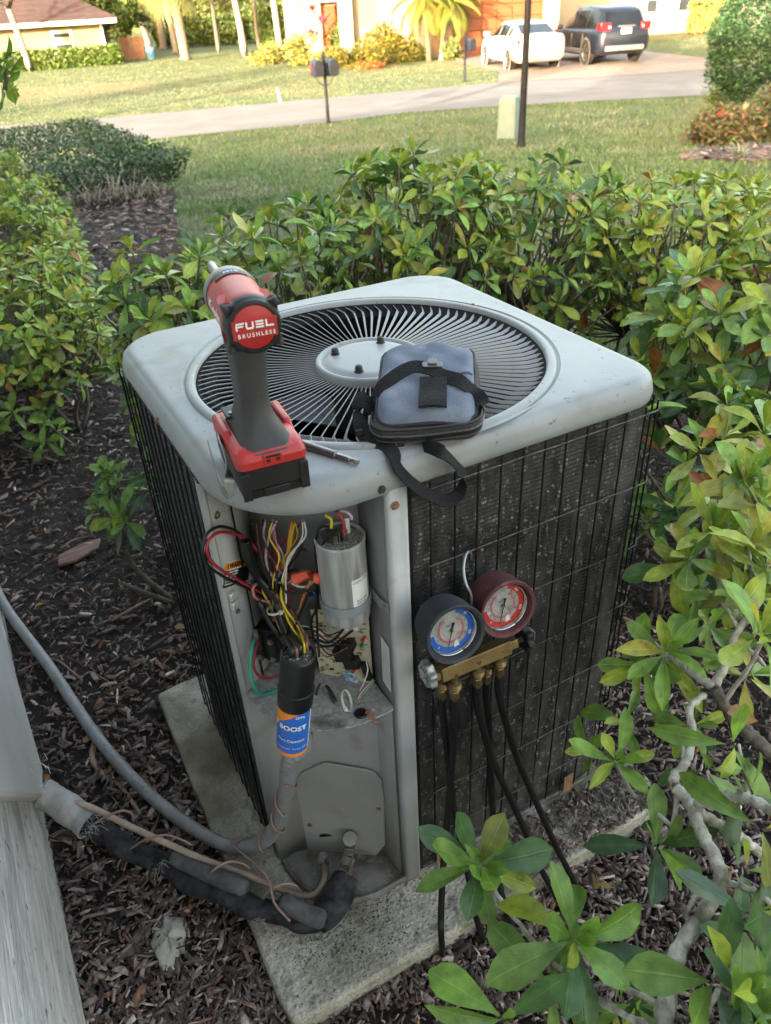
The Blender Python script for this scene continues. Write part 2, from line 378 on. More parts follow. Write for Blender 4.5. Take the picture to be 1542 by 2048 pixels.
# mulch: tens of thousands of bark chips, one loose layer
chip_m = tint_mat('bark_chips', rough=0.8, spec=0.25, var=0.35, vscale=120, bump=0.5)
CHIP_T = 1.5*np.array([[.042,.034,.032],[.066,.054,.051],[.095,.079,.076],[.13,.112,.11],[.175,.152,.15],[.25,.215,.205],[.11,.062,.045],[.028,.023,.022]])
CHIP_P = np.array([.24,.23,.18,.12,.07,.03,.05,.08])
def chips(name, poly, n, lmin, lmax, near=None, far=None, zmax=0.02, onpad=False):
    xs = np.array([p[0] for p in poly]); ys = np.array([p[1] for p in poly])
    out = []; tot = 0
    while tot < n:
        if near is not None:                             # level of detail: denser near the camera, all the way round
            d = near*(far/near)**RNG.random(n*2); a = RNG.random(n*2)*2*math.pi
            x = CAM.x+d*np.cos(a); y = CAM.y+d*np.sin(a)
        else: x = RNG.uniform(xs.min(), xs.max(), n*2); y = RNG.uniform(ys.min(), ys.max(), n*2)
        k = poly_in(x, y, poly) if onpad else poly_in(x, y, poly) & ~((x > -.06) & (x < .70) & (y > -.10) & (y < .70))
        out.append(np.stack([x[k], y[k]], 1)); tot += k.sum()
    P = np.concatenate(out)[:n]
    dist = np.hypot(P[:,0]-CAM.x, P[:,1]-CAM.y)
    g = np.maximum(1, dist/2.4)
    Lh = RNG.uniform(lmin, lmax, n)*(0.5+RNG.random(n))*0.5*g; W = Lh*RNG.uniform(.13,.42,n); T = RNG.uniform(.0012,.003,n)*g
    k_ = RNG.random(n) < .035; Lh = np.where(k_, Lh*2.1, Lh); k_ = RNG.random(n) < .06; W = np.where(k_, W*.35, W)
    yaw = RNG.uniform(0, 2*math.pi, n); pit = RNG.normal(0, .16, n); rol = RNG.normal(0, .35, n)
    cy, sy = np.cos(yaw), np.sin(yaw); cp, sp = np.cos(pit), np.sin(pit); cr, sr = np.cos(rol), np.sin(rol)
    ux = np.stack([cy*cp, sy*cp, sp], 1)
    vx = np.stack([-sy*cr - cy*sp*sr, cy*cr - sy*sp*sr, cp*sr], 1); wx = np.cross(ux, vx)
    base = np.stack([P[:,0], P[:,1], gzn(P[:,0], P[:,1])+.008+(PT-.004 if onpad else 0)+RNG.random(n)*zmax*np.minimum(g,2)], 1)
    cs = np.array([(-1,-.8,-1),(-1,.85,-1),(1,-.75,-1),(1,.6,-1),(-.95,-.7,1),(-.92,.75,1),(.9,-.6,1),(.95,.5,1),(0.1,-1,0),(-.1,1,0)])
    jit = 1+RNG.normal(0, .18, (n,10,3))
    V = base[:,None,:] + ux[:,None,:]*(cs[:,0][None,:]*jit[:,:,0]*Lh[:,None])[:,:,None] + vx[:,None,:]*(cs[:,1][None,:]*jit[:,:,1]*W[:,None])[:,:,None] + wx[:,None,:]*(cs[:,2][None,:]*T[:,None])[:,:,None]
    tri = np.array([(4,6,5),(5,6,7),(4,8,6),(5,7,9),(0,8,4),(2,6,8),(1,5,9),(3,9,7),(0,4,5),(0,5,1),(2,7,6),(2,3,7)])
    Fq = (tri[None]+ (np.arange(n)*10)[:,None,None]).reshape(-1,3)
    big = RNG.random(n) < .03
    cl = .95+.35*np.sin(P[:,0]*7.3+2*np.sin(P[:,1]*4.1))*np.sin(P[:,1]*6.1+1.7*np.sin(P[:,0]*3.3))
    t = CHIP_T[RNG.choice(len(CHIP_T), n, p=CHIP_P)]*RNG.uniform(.75,1.3,(n,1))*cl[:,None]*np.array([1.13,1.0,.91])
    return stuff(np_mesh(name, V.reshape(-1,3), Fq, np.repeat(t, len(tri), 0), chip_m))
chips('bark_mulch', bed_poly, 46000, .012, .028, near=.6, far=13)
chips('bark_mulch', bed_poly, 26000, .006, .014, near=.5, far=5, zmax=.026)
chips('bark_mulch', bed2, 3500, .02, .04)

# grass: short blades over the lawn, finer near the camera
grass_m = tint_mat('grass_blades', rough=0.7, spec=0.2, trans=0.25, var=0.2, vscale=1.5)
GR_T = np.array([[.084,.148,.050],[.110,.176,.068],[.142,.196,.090],[.185,.205,.122],[.245,.240,.168],[.060,.114,.042]])
def grass(name, n, d0, d1, h, w, a0, a1, probs, dry=None):
    d = d0*(d1/d0)**RNG.random(n); a = math.atan2(FWD.y, FWD.x)+RNG.uniform(a0, a1, n)
    x = CAM.x+d*np.cos(a); y = CAM.y+d*np.sin(a)
    k = ~poly_in(x, y, bed_poly) & ~poly_in(x, y, bed2) & ~poly_in(x, y, near_edge+far_edge) & ~poly_in(x, y, [(15.9,21.3),(23.6,18.0),(25.2,20.9),(28.8,31.2),(22.3,33.4),(20.0,30.0),(18.2,24.4)])
    x, y, d = x[k], y[k], d[k]; n = len(x)
    # dry patches from two slow waves
    s = np.sin(x*1.3+np.sin(y*.9)*1.7)*np.sin(y*1.1+np.sin(x*.6)*1.3)
    p = np.array(probs); c = RNG.choice(6, n, p=p); c = np.where((s > .35) & (RNG.random(n) < .55), RNG.choice([3,4], n), c)
    if dry is not None: c = np.where(dry(x, y) > RNG.random(n), RNG.choice([3,4,4], n), c)
    hh = h*RNG.uniform(.5,1.3,n)*np.maximum(1, d/d1); ww = w*RNG.uniform(.7,1.3,n)*np.sqrt(np.maximum(1, d/d0))
    yaw = RNG.uniform(0, 2*math.pi, n); ln = RNG.normal(0,.55,(n,2))*hh[:,None]
    z = gzn(x, y)
    b = np.stack([x,y,z],1); ux = np.stack([np.cos(yaw),np.sin(yaw),np.zeros(n)],1)*ww[:,None]
    mid = b+np.stack([ln[:,0]*.35,ln[:,1]*.35,hh*.6],1); tip = b+np.stack([ln[:,0],ln[:,1],hh],1)
    V = np.stack([b-ux, b+ux, mid+ux*.7, mid-ux*.7, tip],1).reshape(-1,3)
    tri = np.array([(0,1,2),(0,2,3),(3,2,4)]); Fq = (tri[None]+(np.arange(n)*5)[:,None,None]).reshape(-1,3)
    t = GR_T[c]*RNG.uniform(.8,1.25,(n,1))
    return stuff(np_mesh(name, V, Fq, np.repeat(t,3,0), grass_m))
grass('grass', 130000, 2.3, 9, .04, .0028, -.85, .75, [.25,.25,.2,.12,.08,.10])
grass('grass', 90000, 8, 22, .055, .007, -.75, .7, [.22,.27,.23,.12,.06,.10])
def drypatch(x, y): return np.exp(-((x-5.5)/4.5)**2-((y-34)/7.0)**2)*1.0
GR_T = GR_T*.72
grass('grass', 130000, 21, 55, .035, .009, -.7, .7, [.05,.20,.36,.27,.11,.01], drypatch)

# ================================================================ OUR OWN HOUSE (its wall edge shows at the lower left; it throws the shade)
stucco_m = mat('painted_stucco', (0.48,0.47,0.465), 0.85, c2=(0.64,0.625,0.62), scale=55, detail=6, contrast=(.4,.6), bump=1.0, bscale=110, stretch=(1,.22,1), bdist=0.007, speck=((.16,.15,.14),45,.62,.72), c3=(0.30,0.285,0.28), s3=14, k3=(.50,.7))
smooth_paint_m = mat('smooth_paint', (0.44,0.44,0.44), 0.6, c2=(0.49,0.49,0.49), scale=8, bump=0.25, bscale=90, c3=(0.40,0.36,0.33), s3=12, k3=(.62,.72))
roof_dark_m = mat('roof_shingle', (0.10,0.075,0.06), 0.85, c2=(0.16,0.12,0.1), scale=6, bump=0.5)
WX = -0.382
hs = thing('house', 'pale stucco house wall with peeling paint at the lower left edge', 'house', (-5.4, 1.5, 0))
w = MB()
w.box((WX-.1, -.5, 1.15), (.2, 17.6, 2.9)); w.box((-10.3, -.5, 1.15), (.2, 17.6, 2.9))
w.box((-5.34, 8.2, 1.15), (9.72, .2, 2.9)); w.box((-5.34, -9.2, 1.15), (9.72, .2, 2.9))
w.build('wall', stucco_m, hs)
rf = MB(); e = .30
b = [(-10.4-e,-9.3-e,2.55),(WX+e,-9.3-e,2.55),(WX+e,8.3+e,2.55),(-10.4-e,8.3+e,2.55),(-5.3,-5.5,4.65),(-5.3,-1.5,4.65)]
rf.add(b, [(0,1,4),(1,2,5,4),(2,3,5),(3,0,4,5),(3,2,1,0)]); rf.build('roof', roof_dark_m, hs, smooth=False)
cv = MB()
pl = [(.155,.52),(.46,.15),(.58,.09),(.95,.25),(1.6,.62),(1.6,2.5),(.155,2.5)]
cv.prism([(a, b_) for a, b_ in pl], 0, .026, axes((WX,0,0), (0,1,0), (0,0,1)))
cv.build('cover_panel', smooth_paint_m, hs, bevel=.006)
# curled flakes of torn paint at the lower end of the cover
fl = MB(); rr = random.Random(3)
for i in range(7):
    fl = MB(); p = Vector((WX+.028, .42+rr.random()*.14, .13+rr.random()*.10)); L_ = .015+rr.random()*.025
    a = Vector((rr.uniform(.2,1), rr.uniform(-1,1), rr.uniform(-1,.3))).normalized()*L_; b_ = Vector((rr.uniform(-.3,.3), rr.uniform(-1,1), rr.uniform(-1,1))).normalized()*L_*.7
    fl.loft([[q_, q_+Vector((.0012,.0004,.0006))] for q_ in (p, p+b_, p+a*.6+b_*1.1+Vector((.004,0,0)), p+a)], caps=False, closed=False); fl.build('paint_flake', smooth_paint_m, hs, smooth=False)
# rusty chip
rust_m = mat('rust', (0.16,0.06,0.02), 0.9, c2=(0.30,0.11,0.03), scale=60, bump=.6)
rc = MB(); rc.box(at_x(95,1562,WX+.034), (.012,.03,.012)); rc.build('rusty_bracket', rust_m, hs, bevel=.003)

# ================================================================ CONCRETE PAD
conc_m = mat('concrete', (0.34,0.32,0.275), 0.9, c2=(0.52,0.49,0.42), scale=190, detail=6, contrast=(.38,.72), bump=1.0, bscale=150, c3=(0.12,0.11,0.065), s3=5, k3=(.40,.64), bdist=0.006, speck=((.16,.15,.12),45,.55,.72))
pad = thing('equipment_pad', 'weathered concrete pad with moss stains under the condenser', 'concrete pad', (.316,.294,0))
pb = MB(); rr = random.Random(5)
x0, y0, x1, y1 = -.09, -.118, .723, .706
out = []
for (ax, ay), (bx, by) in (((x0,y0),(x1,y0)),((x1,y0),(x1,y1)),((x1,y1),(x0,y1)),((x0,y1),(x0,y0))):
    for k in range(14):
        t = k/14; j = .004 if k == 0 else 0
        out.append((ax+(bx-ax)*t+rr.uniform(-.0022,.0022)+(j if ax < .3 else -j), ay+(by-ay)*t+rr.uniform(-.0022,.0022)+(j if ay < .3 else -j)))
pb.prism(out, -.05, PT); pb.build('slab', conc_m, pad, bevel=.006, angle=50)
# grit and washed-out debris around the line set on the pad corner
gm = tint_mat('grit', rough=.9, var=.3, vscale=200)
n = 1600; q = RNG.normal(0, 1, (n,2))*np.array([.075,.06])+np.array([.06,-.03]); k = (q[:,0] > -.085) & (q[:,0] < .70) & (q[:,1] > -.11) & (q[:,1] < .6); q = q[k]; n = len(q)
sz = RNG.uniform(.0006,.0022,n)
dirs = np.array([(1,0,0),(-.5,.87,0),(-.5,-.87,0),(0,0,1)])
V = (np.concatenate([q, np.full((n,1), PT+.0008)],1)[:,None,:]+dirs[None]*sz[:,None,None]*RNG.uniform(.6,1.3,(n,4,1))).reshape(-1,3)
tri = np.array([(0,1,3),(1,2,3),(2,0,3)]); Fq = (tri[None]+(np.arange(n)*4)[:,None,None]).reshape(-1,3)
t = np.array([[.02,.018,.016],[.12,.11,.09],[.3,.29,.26],[.05,.04,.03]])[RNG.choice(4, n, p=[.45,.25,.15,.15])]
stuff(np_mesh('grit', V, Fq, np.repeat(t,3,0), gm, pad))
# bark washed onto the shaded right part of the pad
PADCHIP = [(.40,-.112),(.72,-.112),(.72,.10),(.66,.10),(.66,-.012),(.40,-.012)]
chips('bark_scraps', PADCHIP, 900, .006, .014, zmax=.004, onpad=True)

# ================================================================ CONDENSER
lid_m = mat('lid_paint', (0.215,0.226,0.232), 0.5, c2=(0.275,0.286,0.292), scale=7, detail=8, contrast=(.35,.65), rvar=.08, bump=0.15, bscale=140, c3=(0.20,0.197,0.18), s3=13, k3=(.54,.74), bdist=.001, speck=((.12,.105,.09),120,.66,.74))
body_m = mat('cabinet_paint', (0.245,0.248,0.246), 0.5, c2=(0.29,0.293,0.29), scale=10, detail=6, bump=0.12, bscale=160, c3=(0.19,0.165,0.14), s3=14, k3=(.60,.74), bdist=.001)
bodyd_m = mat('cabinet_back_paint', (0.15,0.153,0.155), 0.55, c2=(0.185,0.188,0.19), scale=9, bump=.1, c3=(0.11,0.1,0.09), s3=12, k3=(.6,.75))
post_m = mat('corner_post_paint', (0.32,0.33,0.335), 0.45, c2=(0.385,0.395,0.40), scale=12, detail=6, rvar=.06, c3=(0.25,0.23,0.20), s3=16, k3=(.62,.74))
wire_m = mat('black_wire_coat', (0.004,0.004,0.0045), 0.5, c2=(0.010,0.010,0.010), scale=60, spec=.25)
hwire_m = mat('worn_wire', (0.012,0.012,0.013), 0.45, c2=(0.07,0.072,0.075), scale=70, contrast=(.45,.65))
coil_m = mat('coil_fins', (0.006,0.006,0.006), 0.6, c2=(0.018,0.017,0.017), scale=55, detail=8, stretch=(1,1,.35), c3=(0.10,0.098,0.095), s3=150, k3=(.62,.74), bump=.6, bscale=320, bdist=.002)
coil2_m = mat('coil_lit_facets', (0.013,0.0127,0.0125), 0.8, c2=(0.060,0.057,0.055), scale=45, detail=8, stretch=(1,1,.4), c3=(0.24,0.23,0.225), s3=170, k3=(.58,.76), spec=.2)  # upper fin facets coloured paler for sky light from above, with pale oxidation flecks
dark_m = mat('inside_dark', (0.006,0.006,0.0065), 0.8, spec=.2)
shelf_m = mat('shelf_dusty', (0.20,0.20,0.20), 0.7, c2=(0.33,0.325,0.315), scale=160, contrast=(.4,.7), bump=.5, bscale=180, c3=(0.10,0.085,0.07), s3=22, k3=(.55,.68))
screw_m = mat('screw_steel', (0.30,0.28,0.25), 0.4, 0.8, c2=(0.18,0.12,0.08), scale=200)
rustys_m = mat('screw_rust', (0.17,0.08,0.04), 0.8, 0.2, c2=(0.28,0.16,0.1), scale=200)
bolt_m = mat('bolt_dark', (0.028,0.028,0.028), 0.7, 0.3, c2=(0.06,0.053,0.046), scale=120)
cu = thing('air_conditioner', 'grey outdoor condenser unit with fan grille on top and its service panel removed', 'air conditioner', (.32,.31,PT))
LC = Vector((.3225,.287)); LX0, LX1, LY0, LY1 = 0.0, .655, -.004, .625

def rr_pts(ins, rn, ro, N=25):
    """rounded square outline (near corner has its own radius), inset by ins"""
    out = []
    x0, x1, y0, y1 = LX0+ins, LX1-ins, LY0+ins, LY1-ins
    rs = [(x1,y1,max(ro-ins,.004),0),(x0,y1,max(ro-ins,.004),90),(x0,y0,max(rn-ins,.004),180),(x1,y0,max(ro*.72-ins,.004),270)]
    cs = []
    for cx, cy, r, a0 in rs:
        sx = -1 if cx == x1 else 1; sy = -1 if cy == y1 else 1
        ox, oy = cx+sx*r, cy+sy*r
        cs.append([Vector((ox+r*math.cos(R(a0+90*k/14)), oy+r*math.sin(R(a0+90*k/14)))) for k in range(15)])
    for i in range(4):
        out += cs[i]; a = cs[i][-1]; b = cs[(i+1)%4][0]
        out += [a.lerp(b, k/N) for k in range(1, N)]
    return out
def ring_sq(ins, z): return [Vector((p.x, p.y, z)) for p in rr_pts(ins, .145, .088)]
def ring_c(r, z, ref):
    out = []
    for p in ref:
        d = (Vector((p.x, p.y))-LC).normalized(); out.append(Vector((LC.x+d.x*r, LC.y+d.y*r, z)))
    return out
ZT = ZL+.042                                            # flat of the lid top
ref = ring_sq(0, 0)
rings = [ring_sq(.012, ZL+.002), ring_sq(.003, ZL-.001), ring_sq(0, ZL+.003), ring_sq(-.0015, ZL+.012), ring_sq(.0008, ZL+.024), ring_sq(.0035, ZL+.032), ring_sq(.0085, ZL+.0365), ring_sq(.0105, ZL+.0368), ring_sq(.0125, ZL+.0395), ring_sq(.019, ZL+.0415), ring_sq(.026, ZL+.042),
         ring_c(.2865, ZT+.001, ref), ring_c(.2845, ZT+.0015, ref), ring_c(.2825, ZT-.0015, ref), ring_c(.280, ZT-.002, ref), ring_c(.2785, ZT+.0008, ref), ring_c(.2745, ZT+.003, ref), ring_c(.268, ZT+.0034, ref), ring_c(.2655, ZT+.002, ref), ring_c(.264, ZT-.003, ref), ring_c(.2635, ZT-.022, ref)]
mb = MB(); mb.loft(rings, caps=False); lid = mb.build('lid', lid_m, cu, angle=50)
# hub plate and its bolts
M_ = Matrix.Translation((LC.x, LC.y, ZT))
hub = MB().lathe([(0,.004),(.055,.004),(.066,.003),(.070,-.0005),(.074,-.001),(.077,.003),(.081,.0035),(.084,.001),(.085,-.010),(.06,-.012),(0,-.012)], 56, M_).build('hub_plate', lid_m, cu, angle=50)
for sx, sy in ((-1,-1),(1,-1),(1,1),(-1,1)):
    a = Matrix.Translation((LC.x+sx*.040, LC.y+sy*.040, ZT+.003))
    MB().lathe([(.0075,0),(.0075,.0012),(.0056,.0016),(.0056,.0075),(.0047,.0098),(.0025,.011),(0,.0112)], 10, a).build('bolt', bolt_m, hub)
# the vanes: one mesh, ninety parts
mb = MB(); rings = []
for k, r in enumerate([.080,.10,.13,.16,.19,.215,.236,.248,.256,.2625,.2645]):
    t = max(0, (r-.230)/.035); off = .013*t*t*(3-2*t) if t > 0 else 0
    z = -.0045 - .002*math.sin(min(1,(r-.08)/.17)*math.pi)
    w = .0024+.0032*min(1, (r-.08)/.17); tilt = R(48)
    if t > .8: tilt = R(30)
    cxv = Vector((0, math.cos(tilt), math.sin(tilt))); nv = Vector((0, -math.sin(tilt), math.cos(tilt)))
    c = Vector((r, off, z-.003))
    rings.append([c+cxv*w/2+nv*.0007, c+cxv*w/2-nv*.0007, c-cxv*w/2-nv*.0003, c-cxv*w/2+nv*.0003])
mb.loft(rings); v0 = mb.build('guard_vane', lid_m, None)
v0.parent = cu; TM[v0] = TM[cu]; me = v0.data
NV = 94; base = Vector((LC.x-.32, LC.y-.31, ZT-PT))
for k in range(NV):
    o = v0 if k == 0 else bpy.data.objects.new('guard_vane', me)
    if k: COL.objects.link(o); o.parent = cu
    o.matrix_basis = Matrix.Translation(base) @ Matrix.Rotation(2*math.pi*k/NV, 4, 'Z')
# below the grille: shroud, motor, fan blades, dark deck
mb = MB(); mb.lathe([(.268,-.004),(.236,-.018),(.232,-.13)], 48, Matrix.Translation((LC.x,LC.y,ZT)), cap=False)
mb.build('fan_shroud', dark_m, cu, solid=.002)
mb = MB(); mb.lathe([(0,-.012),(.05,-.014),(.062,-.03),(.062,-.10),(.05,-.11),(0,-.11)], 28, M_); mb.build('fan_motor', mat('motor_black', (0.03,0.03,0.032), .5), cu)
for k in range(4):
    M4 = M_ @ Matrix.Rotation(R(20+90*k), 4, 'Z') @ Matrix.Translation((0,0,-.135))
    mb = MB(); mb.grid(lambda u, v: Vector((.03+.205*u, (v-.5)*(.09+.12*u), .055*(v-.5)*(1-.2*u)+.006*math.sin(v*math.pi))), 8, 8, M4)
    mb.build('fan_blade', mat('fan_grey', (0.10,0.10,0.105), .5, c2=(0.14,0.14,0.14), scale=30), cu, solid=.0025)
mb = MB(); mb.lathe([(0,-.30),(.24,-.30),(.24,-.305),(0,-.305)], 32, Matrix.Translation((.36,.35,ZT))); mb.build('inner_deck', dark_m, cu)
mb = MB(); mb.lathe([(0,.02),(.08,.02),(.085,0),(.085,-.28),(0,-.28)], 32, Matrix.Translation((LC.x+.03,LC.y+.03,ZT-.5))); mb.build('compressor', dark_m, cu)

# coil: wavy fin rows following the case round three corners
def cage_path(ins, r, start=.202, end=.165, na=8):
    x0, x1, y0, y1 = LX0+ins, LX1-ins, LY0+ins, LY1-ins
    p = [Vector((start + (x1-r-start)*k/14, y0)) for k in range(15)]
    for cx, cy, a0 in ((x1-r, y0+r, -90), (x1-r, y1-r, 0), (x0+r, y1-r, 90)):
        for k in range(na+1): p.append(Vector((cx+r*math.cos(R(a0+90*k/na)), cy+r*math.sin(R(a0+90*k/na)))))
    p += [Vector((x0, (y1-r)+(end-y1+r)*k/14)) for k in range(1, 15)]
    return p
outer = cage_path(.011, .036); inner = cage_path(.0126, .0344)
rows = 116; z0c, z1c = PT+.022, ZL+.012
V = []; 
for k in range(rows*2+1):
    z = z0c+(z1c-z0c)*k/(rows*2); P = outer if k % 2 == 0 else inner
    V += [(p.x, p.y, z) for p in P]
m_ = len(outer); Fq = np.array([(k*m_+j, k*m_+j+1, (k+1)*m_+j+1, (k+1)*m_+j) for k in range(rows*2) for j in range(m_-1)])
co = stuff(np_mesh('coil_fins', V, Fq, None, coil_m, cu)); co.data.materials.append(coil2_m)
co.data.polygons.foreach_set('material_index', np.array([1 if k % 2 == 0 else 0 for k in range(rows*2) for j in range(m_-1)], dtype=np.int32))  # upward bands take the paler colour, so light and shade lines are painted in
back = cage_path(.04, .04); mb = MB(); mb.loft([[Vector((p.x,p.y,z)) for p in back] for z in (z0c, z1c)], caps=False, closed=False); mb.build('coil_backing', dark_m, cu)
# guard wires (each one a part)
cage = cage_path(.003, .030); cage_h = cage_path(.0005, .028, start=.2165)
wm = None
def vwire(x, y, lean=0):
    global wm
    if wm is None:
        mb = MB(); mb.tube([(0,0,0),(0,0,(ZL-PT-.02)*.33),(0,0.0006,(ZL-PT-.02)*.66),(0,0,ZL-PT-.02)], .0016, 6); o = mb.build('guard_wire', wire_m, None); wm = o.data
    else: o = bpy.data.objects.new('guard_wire', wm); COL.objects.link(o)
    o.parent = cu; TM[o] = TM[cu]; o.matrix_basis = Matrix.Translation((x-.32, y-.31, .018)) @ Matrix.Rotation(lean, 4, 'Z'); return o
rr = random.Random(2)
xs = [.2135+.0362*k for k in range(12)]
for x in xs: vwire(x+rr.uniform(-.0008,.0008), .001-.004, rr.uniform(0,6))
for p in ((.6445,.0065),(.6515,.022),(.6518,.05)): vwire(p[0], p[1])
for k in range(12): vwire(.6518, .085+.0362*k*1.0)
for k in range(13): vwire(-.0015, .166+.0355*k, rr.uniform(0,6))
for p in ((.004,.6255),(.03,.6275)): vwire(*p)
for k in range(14): vwire(.07+.0362*k, .6275)
for z in [ZL-.014-.122*k for k in range(7)]+[PT+.021]:
    mb = MB(); mb.tube([(p.x, p.y+.0022*math.sin(i*.9)*0, z+rr.uniform(-.0006,.0006)) for i, p in enumerate(cage_h)], .0011, 5); mb.build('guard_wire', hwire_m, cu)

mb = MB(); mb.box((.2195,.003,(PT+ZL)/2+.006),(.006,.012,ZL-PT-.02)); mb.build('edge_trim', wire_m, cu, bevel=.0015)
# case sheet metal at the service corner
A, B_, C_, D_ = Vector((0.002,.150)), Vector((.070,.200)), Vector((.186,.080)), Vector((.1875,.006))
SZ = .525                                               # shelf height
def wall_sheet(name, pts, z0, z1, m, t=.0012, parent=cu, bevel=0):
    mb = MB(); mb.loft([[Vector((p[0],p[1],z)) for p in pts] for z in (z0, (z0+z1)/2, z1)], caps=False, closed=False)
    return mb.build(name, m, parent, solid=t, angle=25)
wall_sheet('side_flange', [(-.001,.170),(-.002,.152),(.004,.1475),(.0055,.1484)], PT+.02, ZL-.0015, body_m)
wall_sheet('side_panel', [(.006,.1490),(.04,.175),(.069,.1995)], PT+.02, ZL+.034, body_m)
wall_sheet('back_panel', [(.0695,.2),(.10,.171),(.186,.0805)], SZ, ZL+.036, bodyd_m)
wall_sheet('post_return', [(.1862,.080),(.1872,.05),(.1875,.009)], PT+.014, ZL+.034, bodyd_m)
# corner post: folded channel
mb = MB(); prof = [(.1885,.012),(.1875,.004),(.1890,-.0015),(.1925,-.0035),(.2000,-.0040),(.2075,-.0042),(.2105,-.0055),(.2135,-.0055),(.2150,-.0030),(.2150,.012)]
mb.loft([[Vector((x,y,z)) for x,y in prof] for z in (PT+.006, .3, .6, ZL+.004)], caps=False, closed=False); mb.build('corner_post', post_m, cu, solid=.0014, angle=60)
# service shelf with curved lip
arc = [p for p in rr_pts(.004, .145, .088)]
near = [p for p in arc if p.x < .185 and p.y < .147 and p.x+p.y < .35]
near = sorted(near, key=lambda p: math.atan2(p.y-.149, p.x-.149) % (2*math.pi))
poly = [(p.x,p.y) for p in near]+[(.184,.004),(.184,.080),(.0695,.196),(.006,.152)]
def hull_order(pl):
    c = Vector((.09,.09)); return sorted(pl, key=lambda p: math.atan2(p[1]-c.y, p[0]-c.x))
shelf = MB(); shelf.prism(hull_order(poly), SZ-.003, SZ); shelf.build('shelf', shelf_m, cu, bevel=.001)
# lower panel, access plate
lowp = [(.004,.1475),(.030,.152),(.060,.145),(.088,.126),(.118,.104),(.144,.081),(.177,.0535),(.1845,.012)]
wall_sheet('lower_panel', lowp, PT+.012, SZ-.003, body_m)
def at_plane(px, py, P0, n):
    d = ray(px, py); n = Vector(n); return CAM + d*((Vector(P0)-CAM).dot(n)/d.dot(n))
LN = Vector((-.641,-.767,0)); LP = Vector((.115,.106,.3))
pl = [(589,1572),(593,1556),(604,1545),(640,1530),(652,1527),(735,1541),(748,1546),(763,1562),(768,1600),(770,1690),(752,1712),(612,1700),(600,1690)]
qs = [at_plane(x,y,LP+LN*.008,LN) for x,y in pl]
mb = MB(); k = len(qs); mb.add([q for q in qs]+[q-LN*.004 for q in qs], [tuple(range(k)), tuple(range(2*k-1,k-1,-1))]+[(i,(i+1)%k,k+(i+1)%k,k+i) for i in range(k)])
plate = mb.build('access_plate', mat('access_plate_paint', (0.25,0.25,0.24), .5, c2=(0.285,0.285,0.275), scale=12, c3=(0.2,0.18,0.15), s3=10, k3=(.6,.75)), cu, bevel=.0018)
def screw(p, n, r=.0042, m=None, parent=cu, name='screw'):
    X, Y, Z = frame(n); Mx = Matrix.Translation(p) @ Matrix((X,Y,Z)).transposed().to_4x4()
    return MB().lathe([(r*1.45,-.001),(r*1.45,.0008),(r,.0012),(r,.0032),(r*.7,.004),(0,.004)], 6, Mx).build(name, m or screw_m, parent)
for q in ((620,1650),(757,1618)): screw(at_plane(q[0],q[1],LP+LN*.009,LN), LN, .0028)
# base pan with rolled lip
mb = MB(); mb.loft([[Vector((p.x,p.y,z)) for p in rr_pts(i,.14,.088)] for i, z in ((.016,PT+.001),(.004,PT+.002),(.003,PT+.012),(.005,PT+.016),(.009,PT+.0155),(.012,PT+.011))]); mb.build('base_pan', mat('base_pan_dirty', (0.15,0.145,0.135), .75, c2=(0.23,0.225,0.215), scale=22, detail=8, bump=.5, bscale=160, c3=(0.07,0.055,0.04), s3=16, k3=(.42,.62), speck=((.3,.28,.24),140,.62,.70)), cu, angle=50)
# feet brackets on the coil foot
for x in (.261,.557):
    mb = MB(); mb.box((x,-.006,PT+.035),(.022,.0012,.05)); mb.box((x,-.0075,PT+.052),(.012,.001,.006)); mb.box((x,-.0075,PT+.035),(.012,.001,.006)); mb.build('foot_bracket', rustys_m, cu)
# screws on lid skirt, post and panel
screw(at_y(763,979,LY0-.001), (0,-1,0), .0042, bolt_m); screw(at_y(790,1011,-.005), (0,-1,0), .0044, rustys_m)
screw((-.0015,.33,ZL+.012), (-1,0,0), .004, rustys_m)
SN = Vector((.585,-.811,0)); SP = Vector((.035,.172,.7))
def on_side(px, py, off=.002): return at_plane(px, py, SP+SN*off, SN)
screw(on_side(433,1030), SN); screw(on_side(475,1222), SN, .003)
DN = Vector((-.722,-.692,0)); DP = Vector((.128,.140,.7))
def W(px, py, off=.02):                                    # on whichever sheet stands nearer: diagonal back or side panel
    a, b_ = at_plane(px, py, DP+DN*off, DN), at_plane(px, py, SP+SN*off*.6, SN)
    return a if (a-CAM).length < (b_-CAM).length or px > 560 else b_
for q in ((607,1102),(592,1223),(504,1046)): screw(W(q[0],q[1],.001), DN, .0035)
for a in (22, 112, 202, 250): # lid top screws
    p = Vector((LC.x+.2815*math.cos(R(a)), LC.y+.277*math.sin(R(a)), ZT+.001)); screw(p, (0,0,1), .0035)
# condensate: ground lug
mb = MB(); c = on_side(466,1200,.006); mb.add([], []); 
Ml = axes(c, (.811,.585,0), (0,0,1)); mb.box((0,.008,0),(.012,.013,.008),Ml); mb.box((.002,-.010,0),(.015,.014,.008),Ml); mb.build('ground_lug', mat('lug_zinc', (0.5,0.5,0.5), .35, .6, c2=(.7,.7,.7), scale=90), cu, bevel=.0015)

